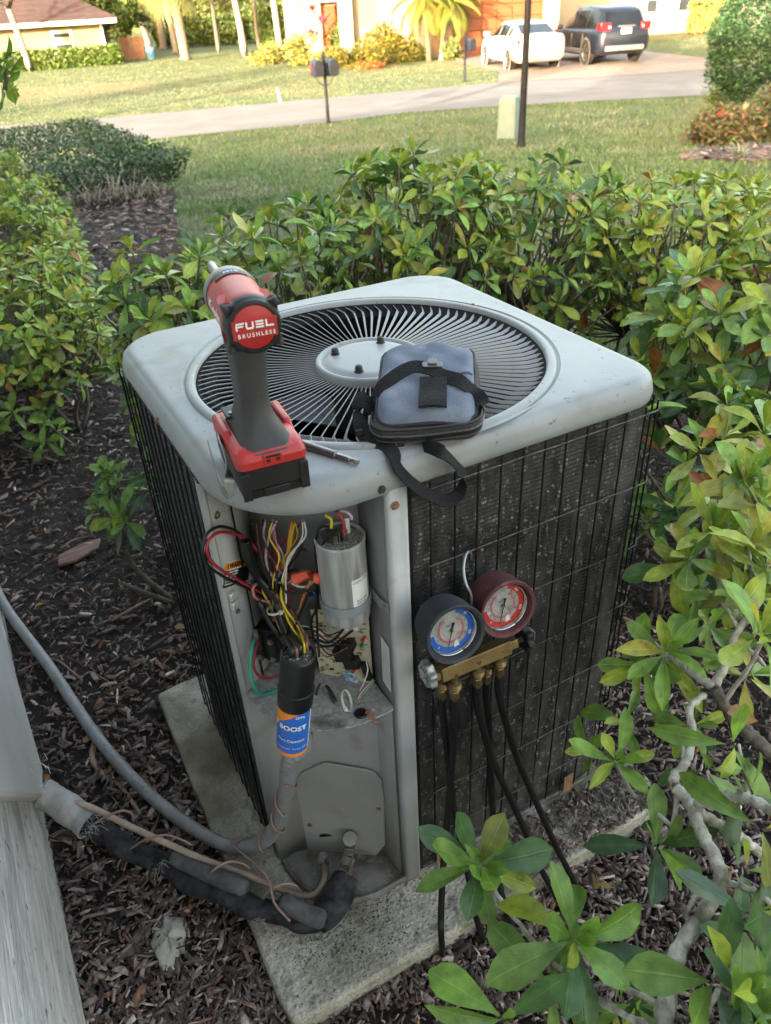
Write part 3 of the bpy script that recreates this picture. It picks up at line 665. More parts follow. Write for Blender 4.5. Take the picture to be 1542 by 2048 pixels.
# warning sticker on the side panel
def quad_plate(pts, n, t, name, m, parent):
    n = Vector(n); mb = MB(); k = len(pts)
    mb.add([p+n*t for p in pts]+list(pts), [tuple(range(k)), tuple(range(2*k-1,k-1,-1))]+[(i,(i+1)%k,k+(i+1)%k,k+i) for i in range(k)])
    return mb.build(name, m, parent, smooth=False)
white_m = mat('label_white', (0.72,0.72,0.70), .5, c2=(0.62,0.62,0.60), scale=25); black_m = mat('label_black', (0.008,0.008,0.009), .4, spec=.3)
orange_m = mat('label_orange', (0.75,0.23,0.02), .45); red_m = mat('label_red', (0.55,0.03,0.03), .45); blue_m = mat('label_blue', (0.015,0.12,0.50), .4)
c0, c1, c2_, c3_ = on_side(441,1130,.0015), on_side(497,1113,.0015), on_side(505,1158,.0015), on_side(447,1178,.0015)
st = quad_plate([c0,c1,c2_,c3_], SN, .0004, 'warning_sticker', white_m, cu)
Ms = axes((c0+c1+c2_+c3_)/4+SN*.0009, c1-c0, c0-c3_)
sw, sh_ = (c1-c0).length, (c0-c3_).length
mb = MB(); mb.box((0,-sh_*.14,0),(sw*.92,sh_*.60,.0004),Ms); mb.build('sticker_field', black_m, st, smooth=False)
mb = MB(); mb.box((0,sh_*.33,0),(sw*.92,sh_*.24,.0004),Ms); mb.build('sticker_band', orange_m, st, smooth=False)
text('! WARNING', sh_*.26, Ms@Matrix.Translation((0,sh_*.33,.0004)), 'sticker_lettering', black_m, st, 0, .0006, sx=.92)
for i, s_ in enumerate(('Hazardous voltage.','Disconnect power','before servicing.','Do not operate','without panels.')):
    text(s_, sh_*.10, Ms@Matrix.Translation((-sw*.43,sh_*(.10-.105*i),.0004)), 'sticker_lettering', white_m, st, 0, .0002, align='LEFT')
# rating strip inside the post return
rs_ = quad_plate([at_x(762,1272,.1835),at_x(778,1296,.1835),at_x(782,1385,.1835),at_x(766,1360,.1835)], (-1,0,0), .0004, 'rating_label', white_m, cu)

# ---- service valves
valve_m = mat('valve_metal', (0.17,0.165,0.155), .5, .5, c2=(0.26,0.25,0.23), scale=60, bump=.3, c3=(.10,.08,.06), s3=30)
pipe_m = mat('copper_dull', (0.16,0.10,0.075), .5, .4, c2=(0.22,0.15,0.12), scale=40)
sv = MB(); p = Vector((.112,.074,PT+.016))
sv.cyl(p, p+Vector((0,0,.045)), .012); sv.cyl(p+Vector((.012,.018,.045)), p+Vector((.004,.0,.075)), .014, 8); sv.cyl(p+Vector((-.004,-.002,.03)), p+Vector((-.030,-.028,.034)), .011, 6)
sv.cyl(p+Vector((.012,-.004,.02)), p+Vector((.035,-.026,.02)), .005, 6); sv.cyl(p+Vector((.0,.0,.04)), p+Vector((.02,.03,.05)), .009); sv.build('service_valve', valve_m, cu, bevel=.001)
sv = MB(); p = Vector((.070,.098,PT+.016))
sv.cyl(p, p+Vector((0,0,.03)), .008); sv.cyl(p+Vector((0,0,.03)), p+Vector((-.012,-.012,.036)), .0075, 6); sv.cyl(p+Vector((0,0,.018)), p+Vector((-.022,-.004,.018)), .0045, 6); sv.build('service_valve', valve_m, cu, bevel=.001)
mb = MB(); mb.cyl((.093,.126,PT+.06),(.088,.119,PT+.058),.014); mb.cyl((.136,.094,PT+.06),(.131,.087,PT+.058),.017); mb.build('pipe_opening', dark_m, cu)

# ================================================================ RUN CAPACITOR (clamped inside the service corner)
def at_v(px, py, x, y):
    n = Vector((x-CAM.x, y-CAM.y, 0)).normalized(); return at_plane(px, py, Vector((x,y,0)), n)
tin_m = mat('capacitor_tin', (0.30,0.305,0.31), .42, .3, c2=(0.60,0.61,0.62), scale=70, stretch=(1,1,.10), detail=8, rvar=.1, c3=(0.24,0.20,0.17), s3=90, k3=(.58,.72))
dirt_m = mat('gritty_top', (0.16,0.14,0.125), .95, c2=(0.34,0.32,0.29), scale=260, contrast=(.45,.6), bump=1, bscale=300)
cx_, cy_ = .149, .064
ct = at_v(688,1072,cx_,cy_).z; cb = at_v(703,1228,cx_,cy_).z; rc_ = .0335
rcp = thing('run_capacitor', 'silver round run capacitor with dusty top strapped in the open service corner', 'capacitor', (cx_,cy_,cb))
Mc = Matrix.Translation((cx_,cy_,0))
MB().lathe([(0,cb),(rc_-.004,cb),(rc_-.001,cb+.002),(rc_,cb+.006),(rc_,ct-.004),(rc_+.001,ct-.003),(rc_+.001,ct+.001),(rc_-.001,ct+.0015),(rc_-.003,ct-.003)], 40, Mc).build('can', tin_m, rcp, angle=45)
MB().lathe([(rc_-.003,ct-.0025),(0,ct-.0015)], 30, Mc).build('can_top', dirt_m, rcp)
tm = MB(); tp = Vector((cx_,cy_,ct))
for i in range(9):
    a = i*.9; q = tp+Vector((.012*math.cos(a)*.9-.003,.009*math.sin(a),0)); tm.box(q+Vector((0,0,.005)),(.0015,.006,.014),Matrix())
tm.box(tp+Vector((-.004,.002,.006)),(.026,.016,.010)); tm.box(tp+Vector((-.012,-.010,.007)),(.006,.008,.014)); tm.box(tp+Vector((.002,-.012,.007)),(.007,.006,.014)); tm.build('terminal', mat('terminal_metal',(0.30,0.27,0.24),.4,.8,c2=(.15,.12,.1),scale=90), rcp)
tb = MB(); tb.box(tp+Vector((.014,.004,.010)),(.006,.005,.024)); tb.build('terminal_boot', white_m, rcp, bevel=.001)
# paper label on the can
def on_can(cx, cy, r, z0, a0):
    return lambda p: Vector((cx+(r+p.z)*math.cos(a0+p.x/r), cy+(r+p.z)*math.sin(a0+p.x/r), z0+p.y))
a_can = math.atan2(CAM.y-cy_, CAM.x-cx_)
f_ = on_can(cx_,cy_,rc_+.0004, cb+.062, a_can+R(42))
mb = MB(); mb.grid(lambda u, v: f_(Vector(((u-.5)*.030,(v-.5)*.046,0))), 8, 1); lb = mb.build('paper_label', white_m, rcp)
for s_, y_ in (('CAPACITOR',.018),('45/5 MFD',-.014),('440 VAC',-.019)): text(s_, .0048, Matrix(), 'label_lettering', black_m, lb, 0, 0, fn=lambda p, y_=y_: f_(Vector((p.x,p.y+y_,.0003))))
# strap: part of the unit
mb = MB(); zs = cb+.030; ring = []
for k in range(28):
    a = a_can+R(-100+215*k/27); ring.append(Vector((cx_+(rc_+.0022)*math.cos(a), cy_+(rc_+.0022)*math.sin(a), zs+.004*k/27)))
ring.append(Vector((.181,.020,zs+.008))); ring.append(Vector((.1845,.004,zs+.008)))
mb.ribbon(ring, (0,0,1), .015, .0016); mb.build('capacitor_strap', mat('galvanised', (0.25,0.275,0.30), .45, .3, c2=(.31,.335,.36), scale=30), cu)
screw(Vector((.1835,.010,zs+.008)), (-.8,-.6,0), .0035)

# ---- control board
board_m = mat('board_cream', (0.55,0.50,0.38), .6, c2=(0.46,0.41,0.31), scale=18, c3=(0.09,0.06,0.04), s3=85, k3=(.56,.66), stretch=(1,1,2.2))
bq = [W(622,1218,.014),W(736,1216,.014),W(748,1381,.014),W(645,1374,.014)]
bd = quad_plate(bq, DN, .0022, 'control_board', board_m, cu)
comp_m = mat('component_black', (0.008,0.008,0.009), .5, c2=(0.022,0.021,0.02), scale=90, spec=.3)
Mb = axes(sum(bq, Vector())/4+DN*.0022, bq[1]-bq[0], bq[0]-bq[3])
def bcomp(px, py, w_, h_, t_, name, m, bevel=.0008):
    c = W(px,py,.0162); lc = Mb.inverted() @ c
    mb = MB(); mb.box((lc.x,lc.y,t_/2),(w_,h_,t_),Mb); return mb.build(name, m, bd, bevel=bevel)
bcomp(690,1300,.026,.022,.016,'relay',comp_m); bcomp(707,1318,.024,.018,.014,'relay',comp_m); bcomp(700,1282,.020,.014,.017,'relay',comp_m)
bcomp(667,1360,.020,.015,.013,'relay',comp_m); bcomp(735,1338,.010,.034,.009,'terminal_block',comp_m)
bcomp(702,1352,.018,.022,.005,'resistor_bank',mat('resistor_blue',(0.16,0.32,0.55),.5,c2=(.55,.62,.68),scale=160,contrast=(.5,.55)))
for px, py, m in ((727,1277,red_m),(725,1289,mat('green_cap',(0.02,0.25,0.08),.4)),(709,1337,red_m),(706,1347,mat('green_cap',(0.02,0.25,0.08),.4))):
    c = W(px,py,.0162); mb = MB(); mb.lathe([(.003,0),(.003,.006),(.002,.008),(0,.0085)],10,axes(c,Mb.col[0].to_3d(),Mb.col[1].to_3d())); mb.build('led', m, bd)
rr = random.Random(11)
for i in range(16):
    px, py = rr.uniform(640,735), rr.uniform(1235,1370); c = Mb.inverted() @ W(px,py,.0162)
    mb = MB(); mb.box((c.x,c.y,.0012),(rr.uniform(.004,.010),.0022,.0024),Mb); mb.build('small_component', rr.choice([comp_m, mat('component_tan',(0.22,0.15,0.1),.6), mat('component_grey',(0.3,0.3,0.3),.5)]), bd, smooth=False)
for px in (690,708):
    mb = MB(); c = W(px,1252,.030); mb.box((0,0,0),(.009,.014,.006),axes(c,Mb.col[0].to_3d(),Mb.col[1].to_3d())); mb.build('spade_connector', white_m, bd, bevel=.001)
# ---- contactor (black block deep in the corner)
ctc = MB(); Mk = axes(W(546,1275,.022), DN.cross(Vector((0,0,1)))*-1, (0,0,1))
ctc.box((0,0,0),(.040,.060,.036),Mk); ctc.box((-.012,.0,.022),(.010,.05,.012),Mk); ctc.box((.010,.0,.022),(.010,.05,.012),Mk); ctc.box((0,-.038,-.004),(.03,.018,.02),Mk)
ctr = ctc.build('contactor', comp_m, cu, bevel=.002)
for dx, dy in ((-.012,.018),(.010,.018),(-.012,-.018),(.010,-.018)):
    p = Mk @ Vector((dx,dy,.028)); screw(p, Mk.col[2].to_3d(), .0035, screw_m, ctr)

# ================================================================ START CAPACITOR (hangs out over the shelf lip)
sc_x, sc_y = .040, .008
st_t, st_b = at_v(597,1306,sc_x,sc_y), at_v(584,1492,sc_x,sc_y)
ax = (st_t-st_b).normalized(); hh = (st_t-st_b).length
scp = thing('start_capacitor', 'blue and orange start capacitor can hanging over the shelf lip by its black cap', 'capacitor', tuple(st_b))
tow = (CAM-st_b); tow = (tow-ax*tow.dot(ax)).normalized(); right = ax.cross(tow)*1.0
right = -tow.cross(ax)
Msc = Matrix.Translation(st_b) @ Matrix((right, tow, ax)).transposed().to_4x4()
if Msc.determinant() < 0: right = -right; Msc = Matrix.Translation(st_b) @ Matrix((right, tow, ax)).transposed().to_4x4()
r0 = .0222
MB().lathe([(0,0),(r0-.003,.0005),(r0,.003),(r0,hh*.60),(r0-.002,hh*.60+.001),(0,hh*.60+.001)], 40, Msc).build('can', black_m, scp, angle=45)
MB().lathe([(r0,hh*.50),(r0+.0022,hh*.50),(r0+.0022,hh*.64),(r0+.003,hh*.645),(r0+.003,hh*.66),(r0+.0018,hh*.665),(r0+.0015,hh-.004),(r0,hh-.001),(r0-.002,hh),(r0-.003,hh-.004)], 40, Msc).build('cap_sleeve', mat('black_plastic',(0.006,0.006,0.0065),.38,c2=(.010,.010,.010),scale=60,spec=.35), scp, angle=40)
MB().lathe([(r0-.0025,hh-.0035),(r0*.6,hh-.001),(0,hh)], 28, Msc).build('potting', mat('potting_grit',(0.03,0.03,0.03),.7,c2=(.30,.29,.28),scale=330,contrast=(.58,.66),bump=1,bscale=300), scp)
A0 = math.pi/2                                           # local +Y faces the camera
def on_sc(p, lift=.0006): 
    a = A0 - p.x/r0; return Vector(((r0+lift+p.z)*math.cos(a), (r0+lift+p.z)*math.sin(a), p.y))
# keep reading direction left->right whatever the frame's handedness
test = Msc @ on_sc(Vector((.01,hh*.3,0))) - Msc @ on_sc(Vector((-.01,hh*.3,0)))
sgn = 1 if (MW.transposed() @ test).x > 0 else -1
def wrap(p, lift=.0006): return Msc @ on_sc(Vector((p.x*sgn, p.y, p.z)), lift)
def band(u0, u1, z0, z1, name, m, lift=.0004, fn=None):
    mb = MB(); mb.grid(lambda u, v: wrap(Vector((u0+(u1-u0)*u, (z0+(z1-z0)*v) if fn is None else fn(u,v), 0)), lift), 20, 2); return mb.build(name, m, scp)
hw = r0*1.45
band(-hw*2,hw*2,.003,.0095,'label_band',mat('label_orange',(0.75,0.23,0.02),.45))
sl = band(-hw*2,.027,.0095,hh*.53,'label_field',blue_m)
band(.027,.031,.0095,hh*.53,'label_stripe',white_m)
mb = MB(); mb.grid(lambda u, v: wrap(Vector((-.036+.050*u, hh*.53-(.040*(1-u)**1.0)*v,0)), .0011), 10, 4); mb.build('label_swoosh', mat('label_orange',(0.75,0.23,0.02),.45), scp)
for s_, sz_, y_, x_, bo in (('SPP6',.0066,hh*.455,.0085,.0001),('7 BOOST',.0118,hh*.335,-.0055,.0004),('Start Capacitor',.0062,hh*.20,-.002,.0001),('Compressor Torque 500%',.0042,hh*.115,0,.0)):
    text(s_, sz_, Matrix(), 'label_lettering', white_m, sl, 0, bo, fn=lambda p, x_=x_, y_=y_: wrap(Vector((p.x+x_, p.y+y_, 0)), .0013))

# ================================================================ WIRING
PVC = {}
def pvc(n, c): return mat('wire_'+n, c, .42, c2=tuple(x*.75 for x in c), scale=30)
K = pvc('black',(0.006,0.006,0.0065)); RD = pvc('red',(0.33,0.02,0.035)); YE = pvc('yellow',(0.62,0.48,0.02)); WH = pvc('white',(0.62,0.60,0.58)); LI = pvc('lilac',(0.46,0.34,0.45))
BR = pvc('brown',(0.20,0.09,0.06)); OR = pvc('orange',(0.62,0.22,0.06)); GR = pvc('green',(0.02,0.30,0.20)); PK = pvc('pink',(0.50,0.16,0.16))
wb = thing('wiring_bundle', 'tangle of coloured wires hanging in the open service corner', 'wiring', tuple(W(560,1150,.03)))
def zc(X, Y): return (380+X/3.505, 1000+Y/3.505)
def zd(X, Y): return (460+X/4.283, 1240+Y/4.283)
def wire(pts, m, r=.0017, off=.03, end=None, conv=zc, n=6, name='wire', o2=None):
    k = len(pts); P = []
    for i, q in enumerate(pts):
        x, y = conv(q[0], q[1]); o_ = (q[2] if len(q) > 2 else off if o2 is None else off+(o2-off)*i/(k-1))
        P.append(W(x, y, o_))
    mb = MB(); mb.tube(smooth_path(P, 6), r, 7); return mb.build(name, m, wb, angle=0)
for dx, o_ in ((-14,.040),(4,.046),(20,.041)):
    wire([(385+dx*.6,285),(400+dx,330),(420+dx,430),(480+dx,540),(560+dx,640),(620+dx,740),(650+dx,860),(690+dx*.9,1010,.062),(712+dx*.8,1050,.068)], K, .0046, o_)
wire([(400,300),(330,222),(250,190),(190,190),(120,235),(88,330),(105,420),(150,480),(240,540),(340,590),(440,640),(540,690)], K, .0021, .030)
wire([(470,360),(420,290),(320,240),(215,225),(140,270),(118,350),(150,430),(220,490),(330,555),(440,620),(520,660)], RD, .0022, .036)
wire([(120,300),(95,380),(130,450),(210,515)], WH, .0014, .028)
wire([(465,590),(440,620),(455,680),(500,705),(560,710)], PK, .0022, .046)
wire([(465,140),(475,260),(500,400),(530,500),(590,560),(650,580),(720,575)], BR, .0017, .030)
wire([(528,140),(516,230),(530,320),(575,420),(640,500),(690,550),(720,560)], WH, .0021, .034)
wire([(605,150),(560,240),(532,380),(550,480),(600,560),(660,585),(725,560)], LI, .0021, .040)
wire([(580,150),(600,270),(632,400),(665,500),(700,550),(730,560)], PK, .0015, .036)
wire([(736,148),(712,250),(695,350),(672,470),(650,580),(638,670),(668,760),(740,860),(780,940),(800,1040)], YE, .0019, .034, o2=.062)
wire([(805,148),(740,195),(680,260),(625,340),(595,430),(580,540),(605,620)], RD, .0020, .028)
wire([(562,150),(568,260),(580,420),(600,600),(650,660)], RD, .0015, .024)
wire([(500,630),(550,720),(585,800),(610,860)], YE, .0017, .044)
wire([(535,140),(535,260),(560,420)], K, .0020, .026)
wire([(705,580),(760,605),(810,608),(850,585),(880,550)], WH, .0019, .042)
wire([(852,552),(820,620),(785,710),(762,800)], OR, .0020, .046)
wire([(670,585),(720,625),(780,655),(845,662)], RD, .0016, .030)
wire([(1030,215,.062),(975,240,.060),(925,330,.055),(893,470,.05),(885,640,.048),(888,820,.05),(895,960,.05),(905,1100,.056)], K, .0019)
wire([(972,185,.06),(910,195,.058),(880,290,.05),(878,400,.046),(890,520,.046),(890,740,.046),(850,850,.05),(870,990,.05)], K, .0018)
wire([(640,590),(665,640),(720,655),(790,640),(860,640),(895,700),(880,800)], K, .0020, .050)
wire([(690,1060),(715,960),(770,800),(815,690),(826,655)], K, .0021, .056)
wire([(870,985),(930,1025),(1010,1015),(1080,960),(1140,915)], K, .0020, .046)
wire([(895,980),(960,1000),(1020,970),(1075,905)], K, .0020, .044)
wire([(450,975,.03),(428,1060,.04),(422,1180,.05),(440,1290,.06),(490,1360,.068),(560,1350,.07),(625,1325,.06)], GR, .0031)
wire([(480,980,.028),(452,1080,.034),(450,1180,.045),(500,1245,.055),(570,1248,.06),(640,1218,.06)], RD, .0021)
wire([(945,105),(985,130),(992,160),(988,195)], YE, .0020, .060)
wire([(1020,80),(1066,130),(1080,180),(1075,235)], RD, .0022, .060)
wire([(1040,72),(1100,85),(1130,115),(1132,135)], LI, .0021, .056)
wire([(600,640),(640,760),(680,900),(722,1040)], BR, .0020, .050)
wire([(690,840),(770,930),(830,1000),(855,1055)], BR, .0018, .054); wire([(740,830),(800,930),(850,1040)], BR, .0016, .058)
wire([(690,500),(740,495),(800,520),(870,570)], K, .0024, .036); wire([(600,660),(560,760),(520,830)], K, .003, .03); wire([(560,620),(620,700),(690,760)], K, .0025, .05)
wire([(600,880),(640,980),(690,1040)], BR, .002, .05)
wire([(770,545,.05),(740,640,.06),(760,740,.07),(830,783,.075),(890,725,.07),(860,630,.06),(820,560,.05)], K, .0019, conv=zd)
wire([(830,560,.05),(890,650,.06),(950,770,.07)], K, .0016, conv=zd)
for i in range(4): wire([(1090+i*7,682,.075),(1105+i*8,640,.07),(1150+i*12,580,.06),(1215+i*8,515,.045)], (RD,WH,OR,GR)[i], .0010, conv=zd)
wire([(1165,350,.03),(1180,430,.04),(1150,530,.05),(1112,610,.062)], WH, .0010, conv=zd)
for i in range(3): wire([(1160+i*10,800,.078),(1190+i*14,760,.083),(1240+i*6,790,.082),(1200+i*20,830,.082),(1250+i*12,880,.09)], (OR,PK,pvc('grey_blue',(.2,.26,.3)))[i], .0011, conv=zd)
MB().lathe([(0,.001),(.008,.002),(.0105,.0005),(.0105,-.001)], 16, Matrix.Translation(at_z(*zd(1120,800),SZ+.0005))).build('grommet', K, wb)
# leads that come out of the potting of the start capacitor
for (pts, m_, r_, dx, dy) in ([[(480,700),(560,860),(640,960)],K,.0040,-.010,.004],[[(600,700),(640,850),(690,960)],K,.0042,.002,.006],[[(640,700),(690,850),(760,960)],YE,.0016,.010,.004],[[(560,720),(620,880),(670,970)],BR,.0022,-.004,.012],[[(700,830),(760,940),(800,1000)],BR,.0020,.014,.006],[[(700,760),(770,880),(820,970)],BR,.0016,.016,.0]):
    P = [W(*zc(*q), .045+.012*i) for i, q in enumerate(pts)]; e_ = st_t+Vector((dx*.85,-dy*.3,0)); P += [P[-1].lerp(e_,.6)+Vector((0,0,.018)), e_+Vector((0,0,.012)), e_-ax*.006]
    mb = MB(); mb.tube(smooth_path(P,6), r_, 8); mb.build('wire', m_, wb, angle=0)
rr = random.Random(21)
for i in range(14):                                       # the thin low voltage leads
    x0, x1 = rr.uniform(450,800), rr.uniform(560,720); m_ = (RD,BR,WH,YE,K,OR,LI,K)[i%8]; o_ = rr.uniform(.022,.05)
    wire([(x0,140),(x0+rr.uniform(-30,30),260),((x0+x1)/2+rr.uniform(-50,50),400),(x1+rr.uniform(-20,20),560),(x1+rr.uniform(-40,30),700),(x1+rr.uniform(-30,60),850)], m_, rr.uniform(.0010,.0015), o_)
for i in range(6):
    y0 = rr.uniform(860,1000); wire([(700+rr.uniform(-20,40),y0),(860+rr.uniform(-20,20),y0+rr.uniform(-40,60)),(960,y0+rr.uniform(20,120)),(1080+rr.uniform(-30,60),y0+rr.uniform(0,160))], (K,BR,K,RD,K,WH)[i], .0011, .036)
# zip ties
def tie(c, n, r, m=WH, w_=.0032, name='cable_tie', ell=1.0):
    X, Y, Z = frame(n); mb = MB(); ring = [c+X*(r*math.cos(a))+Y*(r*ell*math.sin(a)) for a in np.linspace(0, 2*math.pi, 25)]
    mb.ribbon(ring, Z, w_, .0012); mb.box(ring[0], (.005,.005,.005)); return mb.build(name, mat('nylon_tie',(0.55,0.54,0.48),.5), wb)
tie(W(*zc(610,760),.046), (W(*zc(650,860),.05)-W(*zc(570,650),.046)), .0155)
tie(W(*zd(1000,690),.072), (0.75,-.5,.35), .016, ell=1.0)
# wire nuts
for (x0_, y0_, x1_, y1_, o_) in ((735,555,830,515,.046),(770,535,862,520,.036),(885,548,998,528,.052)):
    a = W(*zc(x0_,y0_),o_); b_ = W(*zc(x1_,y1_),o_); d = b_-a; Mn = axes(a, frame(d)[0], frame(d)[1]); X,Y,Z = frame(d); Mn = Matrix.Translation(a) @ Matrix((X,Y,Z)).transposed().to_4x4()
    L_ = d.length; n_ = 16; mb = MB(); rings = []
    for r_, t_ in ((.0082,0),(.0088,.08),(.0078,.12),(.0066,.6),(.0056,.95),(.0042,1.0)):
        rings.append([Mn @ Vector(((r_*(1+(.09 if j%2 else -.04)*(t_ > .1)))*math.cos(2*math.pi*j/n_), (r_*(1+(.09 if j%2 else -.04)*(t_ > .1)))*math.sin(2*math.pi*j/n_), L_*t_)) for j in range(n_)])
    mb.loft(rings); mb.build('wire_nut', mat('wire_nut_orange',(0.66,0.10,0.045),.45), wb)
a = W(*zc(845,662),.032); b_ = W(*zc(930,660),.036); mb = MB(); mb.tube([a,a.lerp(b_,.35),a.lerp(b_,.4),b_],[.0042,.0042,.005,.005],12); mb.build('crimp_connector', mat('crimp_blue',(0.02,0.07,0.42),.35), wb)
mb = MB(); c = W(*zc(458,940),.034); mb.box(c,(.006,.006,.014)); mb.build('ring_terminal', pipe_m, wb)

# ================================================================ CONDUIT, LINE SET, CONTROL WIRE
cond_m = mat('conduit_grey', (0.17,0.175,0.185), .5, c2=(0.21,0.215,0.225), scale=30, c3=(0.13,0.125,0.12), s3=10)
cd = thing('flexible_conduit', 'grey flexible conduit looping from the house wall up into the condenser', 'conduit', (-.05,.21,.08))
P = [(-.375,1.50,.10),Vector(at_z(0,1195,.055)),at_z(100,1335,.04),at_z(200,1482,.038),at_z(300,1590,.042),at_z(400,1665,.068),at_z(470,1694,.085),at_v(528,1682,.0,.150),at_v(562,1632,.020,.105),at_v(574,1570,.030,.070),at_v(579,1520,.040,.055),Vector((.052,.052,.470)),Vector((.058,.060,SZ-.003))]
path = smooth_path(P, 26); rad = []
tot = 0; 
fine = [path[0]]
for p in path[1:]:
    while (p-fine[-1]).length > .0022: fine.append(fine[-1]+(p-fine[-1]).normalized()*.0022)
rad = [.0128+(.0006 if (i//2) % 2 else -.0002) for i in range(len(fine))]
MB().tube(fine, rad, 14).build('hose', cond_m, cd, angle=0)
mb = MB(); mb.cyl((.0555,.0575,SZ-.030),(.058,.060,SZ-.002),.0165,8); mb.build('fitting', valve_m, cd, bevel=.001)

foam_m = mat('foam_insulation', (0.010,0.0105,0.013), .85, c2=(0.045,0.046,0.053), scale=40, bump=.8, bscale=120, c3=(.06,.06,.064), s3=20, k3=(.6,.75), spec=.2)
ls = thing('line_set', 'black foam wrapped refrigerant pipes running from the wall to the valves', 'pipes', (-.15,.24,.05))
def lp(pts): return smooth_path(pts, 8)
LS = [at_z(105,1600,.105),at_z(150,1625,.075),at_z(215,1675,.055),at_z(290,1710,.050),at_z(370,1755,.055),at_z(440,1785,.085),at_z(520,1815,.093),at_z(590,1838,.092),at_z(645,1838,.094)]
q = lp(LS); rs = [.0230*(1+.035*math.sin(i*.21)+.02*math.sin(i*.47)+.012*math.sin(i*2.1)) for i in range(len(q))]
mb = MB(); mb.tube([p+Vector((0.006*math.sin(i*.5),0,0)) for i, p in enumerate(q)], rs, 14, flat=.82); mb.build('insulation', foam_m, ls, angle=0)
mb = MB(); q2 = lp([at_z(345,1712,.075),at_z(380,1730,.08),at_z(440,1758,.108),at_z(495,1778,.112)]); mb.tube(q2, [.010]+[.0155+.0008*math.sin(i*.4) for i in range(len(q2)-2)]+[.011], 12); mb.build('insulation', mat('foam_worn', (0.05,0.05,0.055), .85, c2=(0.10,0.10,0.105), scale=40, bump=.6, bscale=130), ls, angle=0)
mb = MB(); q2 = lp([at_z(560,1800,.118),at_z(600,1822,.115),at_z(650,1842,.112)]); mb.tube(q2, [.012]+[.016]*(len(q2)-2)+[.010], 12); mb.build('insulation', mat('foam_worn', (0.075,0.075,0.08), .85), ls, angle=0)
mb = MB(); q2 = [at_z(632,1846,.092),at_z(655,1822,.096),at_z(678,1786,.104),at_z(692,1752,.112)]; q2 = lp(q2); mb.tube(q2, [.024+.007*math.sin(math.pi*i/(len(q2)-1)) for i in range(len(q2))], 8, flat=.8); mb.build('insulation', foam_m, ls, angle=0)
# pipe elbow up to the valve, liquid line in the clear
mb = MB(); mb.tube(lp([at_z(695,1800,.09),Vector((.100,.058,.095)),Vector((.112,.070,.10))]), .0095, 10); mb.build('suction_pipe', pipe_m, ls, angle=0)
tan_m = mat('bare_pipe', (0.40,0.31,0.25), .55, c2=(0.30,0.22,0.17), scale=20, stretch=(1,1,1), c3=(.17,.12,.09), s3=8)
L2 = [at_z(150,1605,.110),at_z(185,1616,.105),at_z(250,1648,.095),at_z(330,1685,.092),at_z(410,1720,.098),at_z(500,1752,.105),at_z(560,1778,.10),at_z(612,1792,.092),at_z(637,1782,.092),at_z(650,1755,.10),Vector((.066,.092,.085)),Vector((.070,.098,.092))]
mb = MB(); mb.tube(lp(L2), .0062, 9); mb.build('liquid_pipe', tan_m, ls, angle=0)
# painted tape wrap at the wall end with frayed threads
tape_m = mat('tape_wrap', (0.22,0.225,0.22), .8, c2=(0.36,0.365,0.36), scale=20, bump=.8, bscale=60, c3=(0.22,0.22,0.22), s3=30, k3=(.58,.7))
q3 = lp([at_z(80,1585,.120),at_z(110,1600,.105),at_z(150,1628,.085),at_z(180,1650,.075)]); mb = MB()
mb.tube(q3, [.0275*(1+.05*math.sin(i*.6)+.06*((i*.37)%1-.5)) for i in range(len(q3))], 16, caps=False); mb.build('tape_wrap', tape_m, ls, angle=0, solid=.002)
rr = random.Random(8)
mb = MB()
for i in range(70):
    c = random.Random(i).choice([(185,1632),(180,1648),(168,1660),(308,1735),(318,1722),(520,1835),(530,1790),(545,1775)])
    p = at_z(c[0]+rr.uniform(-10,10), c[1]+rr.uniform(-8,8), .085+.02*(c[0]<200)+.02*(c[0]>500)); d = Vector((rr.uniform(-1,1),rr.uniform(-1,.4),rr.uniform(-.9,.5))).normalized()
    L_ = rr.uniform(.008,.026); mb.tube([p,p+d*L_*.5+Vector((0,0,.002)),p+d*L_+Vector((rr.uniform(-.006,.006),rr.uniform(-.006,.006),-.004))], .00045, 4)
stuff(mb.build('frayed_threads', tape_m, ls, angle=0))
# thin brown control wire wound round the conduit and the pipes
cw = thing('control_wire', 'thin brown control wire wound around the conduit and black pipes', 'wire', tuple(at_z(530,1800,.12)))
brown_m = mat('brown_wire', (0.22,0.135,0.115), .5, c2=(0.28,0.18,0.16), scale=30)
cpts = []
for i in range(0, 60):                                    # spiral up the conduit
    t = i/59; k = int(len(fine)*(.722+.205*t)); p = fine[min(k, len(fine)-2)]; d = (fine[min(k+1,len(fine)-1)]-p).normalized(); X, Y, _ = frame(d); a = t*2*math.pi*3.6
    cpts.append(p+X*(.0155*math.cos(a))+Y*(.0155*math.sin(a)))
low = [at_z(580,1842,.125),at_z(548,1805,.13),at_z(532,1750,.135),at_z(532,1700,.14)]
mb = MB(); mb.tube(smooth_path(low[:-1]+cpts[3:], 3), .0022, 6); mb.build('strand', brown_m, cw, angle=0)
for loop in ([(170,1660,.07),(200,1640,.10),(240,1622,.12),(262,1626,.11),(268,1640,.09)],[(255,1702,.06),(290,1680,.105),(330,1670,.118),(365,1680,.115),(385,1690,.10)],[(398,1772,.06),(425,1742,.12),(455,1724,.128),(485,1727,.125),(500,1738,.11)],[(512,1812,.08),(540,1780,.13),(570,1767,.135),(592,1772,.12),(600,1782,.10)]):
    mb = MB(); mb.tube(smooth_path([at_z(*l) for l in loop], 6), .0022, 6); mb.build('strand', brown_m, cw, angle=0)

